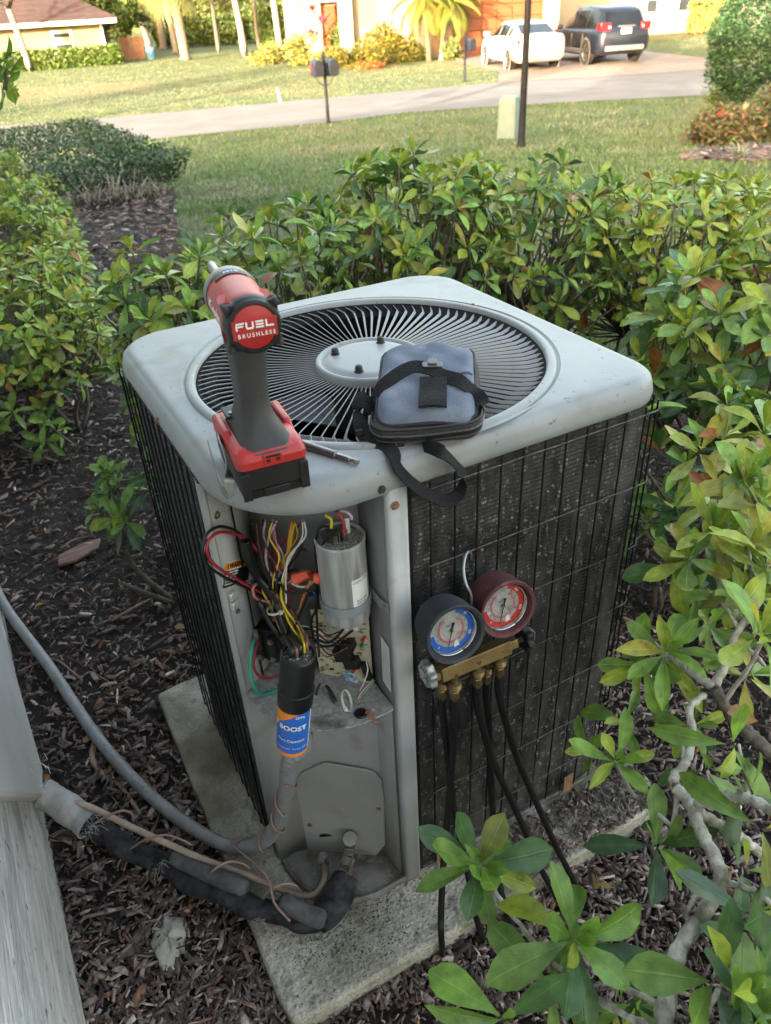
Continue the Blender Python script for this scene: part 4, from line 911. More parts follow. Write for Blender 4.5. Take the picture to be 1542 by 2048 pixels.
# ================================================================ IMPACT DRIVER standing on its battery
tool_red = mat('tool_red', (0.42,0.022,0.022), .42, c2=(0.36,0.02,0.02), scale=20, bump=.08, bscale=300, c3=(.25,.03,.03), s3=30, k3=(.62,.75))
tool_blk = mat('tool_black', (0.009,0.009,0.0095), .5, c2=(0.014,0.014,0.0145), scale=40, spec=.35)
rubber = mat('tool_rubber', (0.025,0.024,0.0235), .6, c2=(0.034,0.032,0.031), scale=30, bump=.5, bscale=700, bdist=.001)
steel = mat('tool_steel', (0.27,0.26,0.25), .38, .9, c2=(.18,.17,.16), scale=60, rvar=.1)
dkmetal = mat('gearcase_grey', (0.16,0.16,0.165), .45, .5, c2=(.22,.22,.22), scale=40)
TB = Vector((.060,.066,ZT)); ta = R(84.5)
dr = thing('impact_driver', 'red and black cordless impact driver standing upright on its battery', 'power tool', tuple(TB))
fa = Vector((math.cos(ta), math.sin(ta), 0)); fr = Vector((fa.y, -fa.x, 0))
MT = Matrix.Translation(TB) @ Matrix((fr, fa, Vector((0,0,1)))).transposed().to_4x4()      # local: x right, y forward (away), z up
def zup(z): return z+.009*min(1,max(0,(.16-z)/.10)) if z > .029 else z
def ploft(secs, M=MT, n=6, **k):
    """secs: (z, x0, x1, y0, y1, r) rounded rectangles stacked in z"""
    mb = MB(); mb.loft([[M @ Vector((px, py, z)) for px, py in rrect(x0,y0,x1,y1,r,n)] for z,x0,x1,y0,y1,r in secs]); return mb
# battery
bt = ploft([(.000,-.034,.034,-.058,.056,.006),(.002,-.037,.037,-.061,.059,.007),(.012,-.038,.038,-.062,.060,.008),(.0125,-.0365,.0365,-.0605,.059,.008),(.0135,-.0365,.0365,-.0605,.059,.008),(.014,-.0385,.0385,-.0625,.060,.008),(.037,-.0385,.0385,-.0625,.060,.008),(.039,-.037,.037,-.060,.058,.008)]).build('battery', tool_blk, dr, angle=35)
mb = MB()
for sx in (-1,1):
    mb.box((sx*.0335,-.0625,.019),(.010,.004,.034),MT)
mb.box((0,-.0632,.008),(.030,.0025,.010),MT); mb.build('battery_rib', tool_blk, bt, bevel=.001)
# red foot of the tool
ploft([(zup(q_[0]),)+q_[1:] for q_ in [(.030,-.0385,.0385,-.061,.058,.009),(.031,-.040,.040,-.0635,.060,.010),(.040,-.040,.040,-.0635,.060,.010),(.047,-.038,.038,-.058,.058,.012),(.050,-.034,.034,-.046,.055,.013)]]).build('tool_foot', tool_red, dr, angle=35)
for sx in (-1,1):
    mb = MB(); mb.prism([(-.030,.045),(.052,.045),(.055,.057),(.042,.064),(-.006,.063)], 0, .010, MT @ Matrix.Translation((sx*.035-.005,0,0)) @ Matrix(((0,0,1,0),(1,0,0,0),(0,1,0,0),(0,0,0,1)))); mb.build('foot_cheek', tool_red, dr, bevel=.003)
mb = MB(); mb.box((0,-.0625,.0485),(.022,.005,.011),MT); lt = mb.build('battery_latch', tool_red, dr, bevel=.0012)
mb = MB(); mb.box((0,-.0652,.0525),(.016,.0012,.0022),MT); mb.box((-.0055,-.0652,.0475),(.004,.0012,.003),MT); mb.box((.0055,-.0652,.0475),(.004,.0012,.003),MT); mb.build('latch_slot', tool_blk, lt, smooth=False)
mb = MB(); mb.box((-.018,.030,.068),(.022,.030,.003),MT); mb.build('mode_panel', tool_blk, dr, bevel=.001)
mb = MB(); mb.box((-.018,.024,.0705),(.012,.006,.001),MT); mb.build('mode_light', mat('mode_blue',(0.1,0.3,0.5),.3), dr)
# rubber skirt and handle
hx = lambda z: 0.0
secs = [(.040,-.030,.030,-.0628,.042,.010),(.046,-.0305,.0305,-.0590,.044,.013),(.053,-.027,.027,-.045,.042,.016),(.062,-.021,.021,-.033,.038,.016),(.074,-.0175,.0175,-.025,.036,.0165),(.090,-.0165,.0165,-.022,.037,.016),(.110,-.0168,.0168,-.022,.038,.0162),(.130,-.0178,.0178,-.022,.040,.017),(.148,-.0195,.0195,-.0225,.043,.018),(.160,-.0205,.0205,-.022,.047,.019),(.172,-.021,.021,-.022,.05,.019)]
secs = [(zup(z),a+.05*max(0,z-.06),b_+.05*max(0,z-.06),c,d,r) for z,a,b_,c,d,r in secs]
ploft(secs, n=8).build('handle', rubber, dr, angle=0)
mb = MB(); mb.box((0,.041,.132),(.012,.012,.028),MT); mb.build('trigger', tool_red, dr, bevel=.003)
mb = MB(); mb.lathe([(0,.0),(.004,0),(.0042,.0015),(0,.002)], 12, MT@Matrix.Translation((.0168,-.004,.108))@Matrix.Rotation(R(90),4,'Y')); mb.build('handle_dot', tool_red, dr)
# motor body
MU = MT @ Matrix.Translation((.0085,.002,.0075)) @ Matrix.Rotation(R(-2.5),4,'Z') @ Matrix.Scale(.955,4)
HZ = .187; MH = MU @ Matrix.Translation((0,0,HZ)) @ Matrix.Rotation(R(-90),4,'X')                  # lathe z axis -> forward
MH2 = MH
MB().lathe([(.0,-.026),(.0285,-.026),(.030,-.022),(.0305,-.010),(.0305,.012),(.031,.030),(.031,.052),(.0305,.072),(.029,.078),(.0,.080)], 44, MH).build('motor_housing', tool_red, dr, angle=40)
mb = MB()
for a in (40,140,220,320):
    mb.cyl(MU@Vector((.0315*math.cos(R(a)),-.030,HZ+.0335*math.sin(R(a)))), MU@Vector((.0295*math.cos(R(a)),.004,HZ+.0295*math.sin(R(a)))), .0062, 12)
mb.build('screw_boss', tool_red, dr, angle=40)
MB().lathe([(0,.072),(.0318,.072),(.0325,.076),(.0315,.090),(.027,.104),(.020,.114),(.013,.120),(0,.121)], 40, MH).build('gear_case', dkmetal, dr, angle=40)
mb = MB(); mb.grid(lambda u, v: MH@Vector((.0322*math.cos(R(-130+80*u)), .0322*math.sin(R(-130+80*u)), .055+.017*v)), 14, 1); tl_ = mb.build('top_label', tool_blk, dr)
text('M18', .010, MH, 'label_lettering', mat('print_blue',(0.15,0.35,0.6),.4), tl_, 0, .0003, fn=lambda p: Vector((.0326*math.cos(R(-90)+p.x/.0326), .0326*math.sin(R(-90)+p.x/.0326), .0635-p.y)))
# rear cap: black ring with four screw ears, red badge
mb = MB(); prof = []
N_ = 96
def ear_r(a):
    r = .0310
    for e_ in (40,140,220,320):
        da = abs((math.degrees(a)-e_+180) % 360-180); r = max(r, .0310+.0085*math.exp(-(da/9.5)**2))
    return r
def ring_(k, y): return [MU@Vector((ear_r(2*math.pi*i/N_)*k*math.cos(2*math.pi*i/N_), y, HZ+ear_r(2*math.pi*i/N_)*k*math.sin(2*math.pi*i/N_))) for i in range(N_)]
mb.loft([ring_(1,-.024), ring_(1,-.034), ring_(.96,-.037)]+[[MU@Vector((r*math.cos(2*math.pi*i/N_),y,HZ+r*math.sin(2*math.pi*i/N_))) for i in range(N_)] for r,y in ((.0300,-.0372),(.0290,-.0415),(.0275,-.0425),(.0245,-.0425),(.0238,-.0405))])
cap = mb.build('rear_cap', tool_blk, dr, angle=40)
for e_ in (40,140,220,320):
    p = MU@Vector((.0352*math.cos(R(e_)),-.0368,HZ+.0352*math.sin(R(e_)))); screw(p, -fa, .0028, bolt_m, cap)
MC = MU @ Matrix.Translation((0,-.0405,HZ)) @ Matrix.Rotation(R(90),4,'X')                          # badge frame: x right, y up, z towards the camera
MB().lathe([(.0238,-.001),(.0238,.0006),(.0225,.0014),(0,.0014)], 48, MC).build('badge', tool_red, cap, angle=40)
mb = MB(); mb.box((0,-.001,.0016),(.0490,.0215,.0016),MC); bdg = mb.build('badge_bar', tool_red, cap, bevel=.0006)
pw = mat('print_white', (0.80,0.80,0.80), .45)
# FUEL in wide strokes, built letter by letter
def strokes(lst, M, t, m, name, parent):
    mb = MB()
    for x, y, w_, h_ in lst: mb.box((x,y,0),(w_,h_,t),M)
    return mb.build(name, m, parent, smooth=False)
Mw = MC @ Matrix.Translation((0,.0035,.0026))
s_ = .0018; hL = .0078; wL = .0088; x0_ = -.0205; gp = .0108
Lx = [x0_+gp*i*1.0 for i in range(4)]
lst = [(Lx[0]+wL/2+.0006,hL/2-s_/2,wL,s_),(Lx[0]+wL/2,0,wL*.85,s_),(Lx[0]+s_/2,-.0005-hL*.1,s_,hL*.8-.0005)]
strokes(lst, Mw, .0004, pw, 'lettering_f', bdg)
strokes([(Lx[1]+s_/2,.0009,s_,hL-.0018),(Lx[1]+wL-s_/2,.0009,s_,hL-.0018),(Lx[1]+wL/2,-hL/2+s_/2,wL-.0012,s_)], Mw, .0004, pw, 'lettering_u', bdg)
strokes([(Lx[2]+wL/2,hL/2-s_/2,wL,s_),(Lx[2]+wL/2,0,wL*.9,s_),(Lx[2]+wL/2,-hL/2+s_/2,wL,s_),(Lx[2]+s_/2,hL/4,s_*.0+.0004,.0004)], Mw, .0004, pw, 'lettering_e', bdg)
strokes([(Lx[3]+s_/2,.0009,s_,hL-.0018),(Lx[3]+wL/2,-hL/2+s_/2,wL,s_)], Mw, .0004, pw, 'lettering_l', bdg)
text('B R U S H L E S S', .0062, MC@Matrix.Translation((0.001,-.0073,.0026)), 'lettering', pw, bdg, .0001, .0001, sx=.92)
# maker's script on the left side of the motor
rS = .0312
text('Milwaukee', .0165, MH, 'side_script', pw, dr, 0, .0005, shear=.35, fn=lambda p: Vector((-rS*math.cos(p.y/rS+.10), -rS*math.sin(p.y/rS+.10), -.004+ (-p.x)+.030)))
# nut driver socket in the chuck
MB().lathe([(0,.120),(.0085,.120),(.0085,.128),(.0055,.130),(.0055,.150),(.0058,.152),(.0062,.200),(.0062,.2125),(.0045,.213),(.0040,.205),(0,.205)], 20, MH).build('nut_socket', steel, dr, angle=40)
# belt clip on the left
mb = MB(); cp = [(-.041,.020,.044),(-.0435,.0,.046),(-.0445,-.020,.042),(-.046,-.036,.030),(-.0495,-.045,.012),(-.054,-.042,.006),(-.056,-.030,.012),(-.0555,-.005,.030),(-.0545,.016,.043)]
mb.ribbon([MT@Vector(c) for c in smooth_path(cp,5)], MT.to_3x3()@Vector((0,.45,.9)), .011, .0011); mb.build('belt_clip', steel, dr, angle=50)

# ================================================================ HEX SHANK NUT DRIVER lying on the lid
ba, bb = at_z(598,886,ZT+.0055), at_z(717,924,ZT+.0045)
bit = thing('nut_driver_bit', 'steel nut driver bit lying on the lid beside the red driver', 'drill bit', tuple((ba+bb)/2))
d = (bb-ba); L_ = d.length; X,Y,Z = frame(d); Mq = Matrix.Translation(ba)@Matrix((X,Y,Z)).transposed().to_4x4()
MB().lathe([(.0035,.004),(.0052,0),(.0056,.003),(.0056,.022),(.0050,.026),(.0048,L_*.62),(.0046,L_*.635),(.0034,L_*.645)], 18, Mq).build('sleeve', steel, bit, angle=40)
MB().lathe([(.0036,L_*.64),(.0036,L_*.86),(.0026,L_*.875),(.0026,L_*.91),(.0036,L_*.925),(.0036,L_*.985),(.0028,L_),(0,L_)], 6, Mq).build('hex_shank', mat('shank_steel',(0.22,0.20,0.19),.4,.85,c2=(.3,.28,.26),scale=80), bit, angle=30)

# ================================================================ TOOL POUCH
blue_c = mat('pouch_blue', (0.105,0.126,0.172), .85, c2=(0.19,0.212,0.262), scale=18, detail=6, bump=.8, bscale=600, bdist=.0015, c3=(0.23,0.25,0.30), s3=26, k3=(.58,.74), spec=.2)
brn_c = mat('pouch_gusset', (0.055,0.045,0.044), .85, c2=(0.085,0.072,0.069), scale=24, bump=.6, bscale=500, bdist=.0015, spec=.2)
pipe_c = mat('pouch_piping', (0.009,0.0095,0.012), .75, c2=(.018,.018,.021), scale=90)
web_c = mat('black_webbing', (0.006,0.006,0.007), .8, c2=(0.016,0.016,0.018), scale=500, bump=1.0, bscale=420, bdist=.002, spec=.3)
bo = Vector((.252,.010,ZT)); ba_ = R(57); bv = Vector((math.cos(ba_), math.sin(ba_), 0)); bu = Vector((bv.y,-bv.x,0))
pg = thing('tool_pouch', 'worn blue and brown zip pouch with black straps lying on the lid', 'pouch', tuple(bo))
MP = Matrix.Translation(bo)@Matrix((bu,bv,Vector((0,0,1)))).transposed().to_4x4()
W2, LN_ = .063, .162
def hgt(y): return .036+.034*min(1,max(0,y/LN_))**.9
def p_out(ins, z_of, n=7):
    out = []
    for x, y in rrect(-W2+ins, ins, W2-ins, LN_-ins*1.5, .018, n):
        out.append(MP@Vector((x+.0015*math.sin(y*60), y, z_of(y))))
    return out
mb = MB(); mb.loft([p_out(.010,lambda y:.001),p_out(.002,lambda y:.006),p_out(-.004,lambda y:.016),p_out(-.005,lambda y:hgt(y)*.42+.004),p_out(-.003,lambda y:hgt(y)*.62),p_out(.0,lambda y:hgt(y)*.72),p_out(.004,lambda y:hgt(y)*.76),p_out(.02,lambda y:hgt(y)*.78)]); mb.build('gusset', brn_c, pg, angle=0)
def top(u, v):
    x = -W2+.002+(2*W2-.004)*u; y = .001+(LN_-.004)*v
    # rounded corners
    cx, cy = abs(x)-(W2-.022), 0
    e = max(0, abs(x)-(W2-.024))/.020; f = max(0, .022-y)/.018; fb = max(0, y-(LN_-.02))/.018
    if e > 0 and (f > 0 or fb > 0):
        g_ = max(f,fb); l = math.hypot(e,g_)
        if l > max(e,g_,1e-6):
            k = max(e,g_)/l; x = math.copysign((W2-.024)+(abs(x)-(W2-.024))*k, x)
            y = .022-(.022-y)*k if f > 0 else (LN_-.02)+(y-(LN_-.02))*k
    edge = max(0, 1-min(u,1-u)/.10); edge2 = max(0, 1-min(v,1-v)/.09)
    z = hgt(y)+.007*math.sin(math.pi*min(max(u,0),1))*math.sin(math.pi*v)**.5 - .009*max(edge,edge2)**2.6 + .0022*math.sin(x*120+y*60)*math.sin(y*70) + .0020*math.sin(x*55-y*38+1) - .004*math.exp(-((x+.01)/.03)**2-((y-.10)/.03)**2)
    return MP@Vector((x,y,z))
mb = MB(); mb.grid(top, 26, 30); tp_ = mb.build('front_panel', blue_c, pg, angle=0)
mb = MB(); ring = [top(u,0) for u in np.linspace(0,1,14)]+[top(1,v) for v in np.linspace(.07,1,14)]+[top(u,1) for u in np.linspace(.93,0,14)]+[top(0,v) for v in np.linspace(.93,.0,14)]
mb.tube(smooth_path(ring+[ring[0]],2), .0024, 7, caps=False); mb.build('piping', pipe_c, pg, angle=0)
# zip band along the front and right side
zp = []
for k in range(0, 30):
    t = k/29; q_ = rrect(-W2-.004, -.006, W2+.004, LN_, .02, 8)
zl = [(-W2-.0035,.060),(-W2-.005,.020),(-W2+.006,.0035-.006),(-.03,-.0055),(0,-.006),(.03,-.0058),(W2-.010,-.0045),(W2+.002,.006),(W2+.0055,.026),(W2+.006,.07)]
pth = smooth_path([MP@Vector((x,y,.0155+.010*max(0,x+.02)/.08)) for x,y in zl],5)
mb = MB(); mb.ribbon(pth, (0,0,1), .013, .003); zb = mb.build('zip_tape', pipe_c, pg, angle=0)
mb = MB(); mb.tube([p+(p-(bo+bv*.07+Vector((0,0,.0155)))).normalized()*.002*Vector((1,1,0)).length/1.4 for p in pth], .0017, 6); mb.build('zip_teeth', mat('zip_dark',(0.03,0.03,0.032),.45,c2=(.10,.10,.1),scale=900,contrast=(.5,.55)), zb, angle=0)
for dz in (-.008,.0085):
    mb = MB(); mb.tube([p+Vector((0,0,dz)) for p in pth], .0013, 6); mb.build('zip_seam', brn_c, zb, angle=0)
# belt loop of webbing on the blue panel
mb = MB(); mb.ribbon([top(.57,v)+Vector((0,0,.0035)) for v in np.linspace(.06,.40,9)], bu, .034, .0024); lpw = mb.build('belt_loop', web_c, pg, angle=50)
mb = MB(); mb.tube([top(.57,.06)+bu*(-.017)+Vector((0,0,.003)), top(.57,.06)+bu*.017+Vector((0,0,.003))], .0024, 8); mb.build('loop_hem', web_c, lpw)
# pocket edge
mb = MB(); mb.ribbon([top(u,.52-.05*math.sin(u*3.1))+Vector((0,0,.0014)) for u in np.linspace(.55,.97,12)], Vector((0,0,1)), .003, .0016); mb.build('pocket_hem', blue_c, pg, angle=0)
# strap across the panel
q_ = [MP@Vector((-W2-.004,.050,.020)), MP@Vector((-W2-.002,.055,.040)), MP@Vector((-W2+.012,.060,.056)), top(.33,.47)+Vector((0,0,.014)), top(.52,.46)+Vector((0,0,.010)), top(.68,.42)+Vector((0,0,.006)), top(.85,.33)+Vector((0,0,.007)), MP@Vector((W2-.004,.048,.047)), MP@Vector((W2+.006,.036,.040)), MP@Vector((W2+.007,.030,.026))]
sp_ = smooth_path(q_,7); sv_ = [(bv*(1-abs(i/len(sp_)-.5)*1.0)+Vector((0,0,.55))).normalized() for i in range(len(sp_))]
mb = MB(); mb.ribbon(sp_, sv_, .018, .0018); mb.build('cross_strap', web_c, pg, angle=50)
mb = MB(); c_ = top(.56,.475)+Vector((0,0,.014)); mb.prism(rrect(-.013,-.004,.013,.004,.003,3), 0, .0022, axes(c_, bu, bv+Vector((0,0,.5)))); mb.prism(rrect(-.006,-.002,.006,.006,.002,3), .002, .006, axes(c_, bu, bv+Vector((0,0,.5)))); mb.build('slide_buckle', mat('buckle_metal',(0.22,0.22,0.22),.35,.8), pg, bevel=.0006)
# loop standing at the left side
q_ = [MP@Vector((-W2-.004,.050,.020)), MP@Vector((-W2-.014,.056,.034)), MP@Vector((-W2-.018,.048,.040)), MP@Vector((-W2-.022,.036,.030)), MP@Vector((-W2-.018,.022,.014)), MP@Vector((-W2-.008,.004,.004)), MP@Vector((-W2+.006,-.004,.002))]
mb = MB(); mb.ribbon(smooth_path(q_,6), (bv+Vector((0,0,.9))), .019, .0018); mb.build('side_strap', web_c, pg, angle=50)
mb = MB(); mb.box(MP@Vector((-W2-.020,.012,.012)),(.010,.006,.008)); mb.build('strap_clip', tool_blk, pg, bevel=.001)
# wrist loop hanging over the lid edge
hp = [MP@Vector((-W2+.006,-.002,.003)), at_z(775,893,ZT+.004), at_z(788,910,ZT+.004), at_y(797,938,-.007), at_y(835,975,-.018), at_y(885,1000,-.026), at_y(916,990,-.030), at_y(927,960,-.028), at_y(912,930,-.018), at_z(885,905,ZT+.008), at_z(850,890,ZT+.004), MP@Vector((.0,-.001,.003))]
sp_ = smooth_path(hp, 7); ns = len(sp_)
sv_ = []
for i in range(ns):
    t = i/(ns-1); sv_.append(Vector((.75,.55,.15)).lerp(Vector((.15,.75,.8)), min(1,max(0,(t-.2)/.5))).normalized())
mb = MB(); mb.ribbon(sp_, sv_, .0175, .0018); mb.build('wrist_strap', web_c, pg, angle=50)

# ================================================================ MANIFOLD GAUGES hooked on the coil guard
brass = mat('brass', (0.25,0.18,0.09), .45, .8, c2=(0.19,0.13,0.06), scale=40, c3=(.14,.09,.05), s3=25, rvar=.1)
boot_b = mat('boot_navy', (0.016,0.019,0.025), .75, c2=(0.028,0.032,0.039), scale=30, bump=.2, bscale=200)
boot_r = mat('boot_maroon', (0.075,0.017,0.021), .75, c2=(0.10,0.03,0.033), scale=24, bump=.2, bscale=200, c3=(.16,.09,.085), s3=40, k3=(.62,.75))
zinc = mat('zinc_knob', (0.36,0.38,0.40), .42, .6, c2=(.28,.29,.30), scale=50)
glass = bpy.data.materials.new('gauge_glass'); glass.use_nodes = True
_n = glass.node_tree; _b = _n.nodes['Principled BSDF']; _b.inputs['Roughness'].default_value = .03; _b.inputs['Alpha'].default_value = .06; _b.inputs['Base Color'].default_value = (.02,.02,.02,1)
mg = thing('manifold_gauges', 'blue and red refrigerant gauges on a brass manifold hooked to the coil guard', 'gauge set', tuple(at_y(950,1300,-.04)))
ga = Vector((.955,-.10,-.045)).normalized()                                                  # manifold axis
cM = at_y(948,1318,-.040)
ga = (at_y(1012,1288,-.040)-at_y(885,1345,-.040)); ga = Vector((ga.x, -.004, ga.z)).normalized()
gn = Vector((-.27,-.93,.30)); gn = (gn-ga*gn.dot(ga)).normalized(); gu = gn.cross(ga).normalized()
if gu.z < 0: gu = -gu
Mg = Matrix.Translation(cM)@Matrix((ga,gu,ga.cross(gu))).transposed().to_4x4()
mb = MB(); mb.box((0,0,0),(.118,.022,.022),Mg); mb.box((-.066,0,0),(.016,.014,.014),Mg); mb.box((.066,0,0),(.016,.014,.014),Mg); mb.build('manifold_body', brass, mg, bevel=.0015)
def gauge(px, py, yb, boot, ringcol, name):
    c = at_y(px, py, yb); n = Vector((-.10,-1,.20)).normalized()
    X = Vector((1,-.03,-.05)); X = (X-n*X.dot(n)).normalized(); Y = n.cross(X)
    G = Matrix.Translation(c)@Matrix((X,Y,n)).transposed().to_4x4()
    b_ = MB().lathe([(.0,-.046),(.030,-.046),(.037,-.042),(.0405,-.026),(.041,.0),(.0425,.003),(.0425,.006),(.0415,.0072),(.0375,.006),(.0355,.0015),(.0350,-.0065)], 52, G, cap=False).build('boot', boot, mg, angle=40)
    MB().lathe([(.0350,-.008),(.0350,-.003),(.0338,-.0015),(.0325,-.003),(.0320,-.008)], 52, G, cap=False).build('bezel', mat('chrome_bezel',(0.6,0.6,0.6),.15,1.0), b_, angle=40)
    G = G@Matrix.Scale(1.065,4); dl = MB().lathe([(.0305,-.0085),(0,-.0085)], 48, G).build('dial', white_m, b_)
    z = -.0081
    def arc(r0_, r1_, a0, a1, m, zz, nm='scale_band'):
        mb = MB(); mb.grid(lambda u, v: G@Vector(((r0_+(r1_-r0_)*v)*math.cos(R(a0+(a1-a0)*u)), (r0_+(r1_-r0_)*v)*math.sin(R(a0+(a1-a0)*u)), zz)), 40, 1); return mb.build(nm, m, dl)
    arc(.0235,.0302,-175,72, ringcol, z); arc(.0150,.0180,-240,60, mat('dial_pink',(0.50,0.17,0.2),.5), z); arc(.0182,.0185,-245,62,black_m,z); arc(.0118,.0120,-240,60,red_m,z)
    mb = MB()
    for i in range(54):
        a = R(-245+i*6); r1_, r2_ = .0232, .0225-(.0012 if i % 5 == 0 else 0)
        p = G@Vector(((r1_+r2_)/2*math.cos(a),(r1_+r2_)/2*math.sin(a),z)); X2 = (G.to_3x3()@Vector((math.cos(a),math.sin(a),0))); mb.box((0,0,0),(r1_-r2_,.00028,.0001),axes(p,X2,G.to_3x3()@Vector((-math.sin(a),math.cos(a),0))))
    mb.build('tick_marks', black_m, dl, smooth=False)
    for k_, lab in enumerate(('0','30','60','90','120') if ringcol is blue_m else ('0','100','200','300','400')):
        a = R(-118-14+(-72*k_ if False else -62*k_)); p = G@Vector((.0268*math.cos(a),.0268*math.sin(a),z+.0003))
        text(lab, .0052, axes(p, G.to_3x3()@Vector((math.cos(a-math.pi/2),math.sin(a-math.pi/2),0)), G.to_3x3()@Vector((math.cos(a),math.sin(a),0))), 'dial_number', white_m, dl, 0, .0001)
    for k_ in range(12):
        a = R(50-25*k_); p = G@Vector((.0206*math.cos(a),.0206*math.sin(a),z+.0002)); text(str(20+10*k_), .0026, axes(p, G.to_3x3()@Vector((math.cos(a-math.pi/2),math.sin(a-math.pi/2),0)), G.to_3x3()@Vector((math.cos(a),math.sin(a),0))), 'dial_number', black_m, dl, 0, 0)
        p = G@Vector((.0165*math.cos(a),.0165*math.sin(a),z+.0004)); text(str(10*k_), .0022, axes(p, G.to_3x3()@Vector((math.cos(a-math.pi/2),math.sin(a-math.pi/2),0)), G.to_3x3()@Vector((math.cos(a),math.sin(a),0))), 'dial_number', black_m, dl, 0, 0)
    text('PSI', .0035, G@Matrix.Translation((-.004,.006,z+.0003)), 'dial_number', blue_m, dl, 0, .0001); 
    mb = MB(); mb.prism([(-.0035,-.0255),(.0045,-.0255),(.004,-.018),(.0015,-.0165),(-.001,-.018)], z+.0001, z+.0003, G@Matrix.Rotation(R(14),4,'Z')); mb.build('dial_patch', white_m, dl, smooth=False)
    an = R(-105); dv = Vector((math.cos(an),math.sin(an),0)); sd_ = Vector((-dv.y,dv.x,0)); mb = MB()
    mb.prism([tuple((dv*.0245)[:2]), tuple((sd_*.0007+dv*.002)[:2]), tuple((sd_*.0016-dv*.011)[:2]), tuple((-sd_*.0016-dv*.011)[:2]), tuple((-sd_*.0007+dv*.002)[:2])], z+.0022, z+.0028, G); mb.build('needle', black_m, dl, smooth=False)
    MB().lathe([(.0021,z),(.0021,z+.0034),(0,z+.0036)], 14, G).build('needle_hub', brass, dl)
    MB().lathe([(.0325,-.0035),(.02,-.0030),(0,-.0028)], 40, G).build('lens', glass, b_)
    mb = MB(); mb.cyl(c-n*.05, c-n*.05-Vector((0,-.01,.02)), .008, 8); mb.build('gauge_stem', brass, b_)
    return b_
gauge(908,1266,-.082,boot_b,blue_m,'gauge')
gauge(1012,1216,-.074,boot_r,red_m,'gauge')
# hand wheels
def knob(px, py, y, side):
    c = at_y(px,py,y); d = ga*side; X,Y,Z = frame(d); Mk_ = Matrix.Translation(c)@Matrix((X,Y,Z)).transposed().to_4x4()
    mb = MB(); n_ = 42
    def rg(k_, z_): return [Mk_@Vector(((.0195+.0022*math.cos(7*2*math.pi*i/n_))*k_*math.cos(2*math.pi*i/n_), (.0195+.0022*math.cos(7*2*math.pi*i/n_))*k_*math.sin(2*math.pi*i/n_), z_)) for i in range(n_)]
    mb.loft([rg(.90,-.006),rg(1,-.004),rg(1,.003),rg(.92,.0055),rg(.75,.006),rg(.6,.003),rg(.25,.0025),rg(.2,.006),rg(.05,.0065)]); kb = mb.build('hand_wheel', zinc if side < 0 else tool_blk, mg, angle=40)
    mb = MB(); mb.cyl(c-d*.024, c-d*.004, .005, 10); mb.build('valve_stem', brass, mg)
knob(856,1348,-.040,-1); knob(1050,1276,-.034,1)
if True:
    c = at_y(1052,1278,-.034); mb = MB(); X,Y,Z = frame(ga); mb.ribbon([c+Y*.019+ga*.004, c+Y*.012+ga*.012, c-Y*.004+ga*.012, c-Y*.014+ga*.006, c-Y*.02+ga*.002], X, .010, .0016); mb.build('wheel_spring', zinc, mg)
# fittings under the body
def fitting(top_, L_, name='fitting'):
    a = Matrix.Translation(top_)@Matrix.Rotation(math.pi,4,'X')
    f_ = MB().lathe([(.0055,-.006),(.0055,.010),(.0095,.011),(.010,.013),(.010,.022),(.0095,.0235),(.0068,.0245)], 22, a).build(name, brass, mg, angle=40)
    mb = MB(); n_ = 22; rings = []
    for k_ in range(8):
        z_ = .0125+.0095*k_/7; rings.append([a@Vector(((.0100+(.0007 if (j+k_)%2 else 0))*math.cos(2*math.pi*j/n_), (.0100+(.0007 if (j+k_)%2 else 0))*math.sin(2*math.pi*j/n_), z_)) for j in range(n_)])
    mb.loft(rings); mb.build('knurled_nut', brass, f_, smooth=False)
    MB().lathe([(.0070,.024),(.0070,.028),(.0078,.029),(.0078,.043),(.0070,.045),(.0050,.0455)], 8, a).build('hex_end', brass, f_, angle=30)
    return top_-Vector((0,0,.044))
fp = {}
for key, px, py, y in (('a',909,1352,-.047),('b',955,1326,-.047),('c',1000,1305,-.047),('d',884,1350,-.030),('e',975,1320,-.030)):
    fp[key] = fitting(at_y(px,py,y), .04)
# hook
hk = smooth_path([at_y(944,1225,-.05),at_y(942,1190,-.042),at_y(932,1168,-.034),at_y(927,1140,-.022),at_y(930,1115,-.010),at_y(936,1104,-.002),at_y(941,1107,.006),at_y(942,1118,.009)],6)
MB().tube(hk, .0022, 8).build('hook', zinc, mg, angle=0)
# hoses
hose_m = mat('hose_black', (0.005,0.005,0.0055), .42, c2=(0.009,0.009,0.0095), scale=40, spec=.4)
def hose(p0, pts, r=.0058):
    mb = MB(); mb.tube(smooth_path([p0, p0-Vector((0,0,.03))]+[Vector(p) for p in pts], 9), r, 10); mb.build('hose', hose_m, mg, angle=0)
def HP(*q): return [at_y(*t) if t[2] < -.001 else at_z(t[0], t[1], .008) for t in q]
hose(fp['a'], HP((906,1500,-.048),(895,1640,-.068),(886,1740,-.092),(882,1830,-.118),(882,1868,-.130),(888,1925,0),(905,1985,0),(932,2045,0),(990,2110,0)))
hose(fp['d'], HP((895,1500,-.032),(905,1600,-.055),(925,1700,-.085),(945,1790,-.118),(952,1832,-.130),(975,1900,0),(1010,1955,0),(1060,2010,0),(1130,2080,0)))
hose(fp['b'], HP((962,1440,-.054),(985,1520,-.068),(1022,1600,-.089),(1062,1690,-.115),(1084,1742,-.130),(1122,1805,-.155),(1165,1865,0),(1205,1925,0),(1290,2000,0)))
hose(fp['c'], HP((1008,1430,-.056),(1036,1520,-.074),(1075,1610,-.096),(1108,1684,-.118),(1127,1722,-.130),(1160,1785,-.152),(1192,1842,0),(1235,1905,0),(1330,1970,0)))
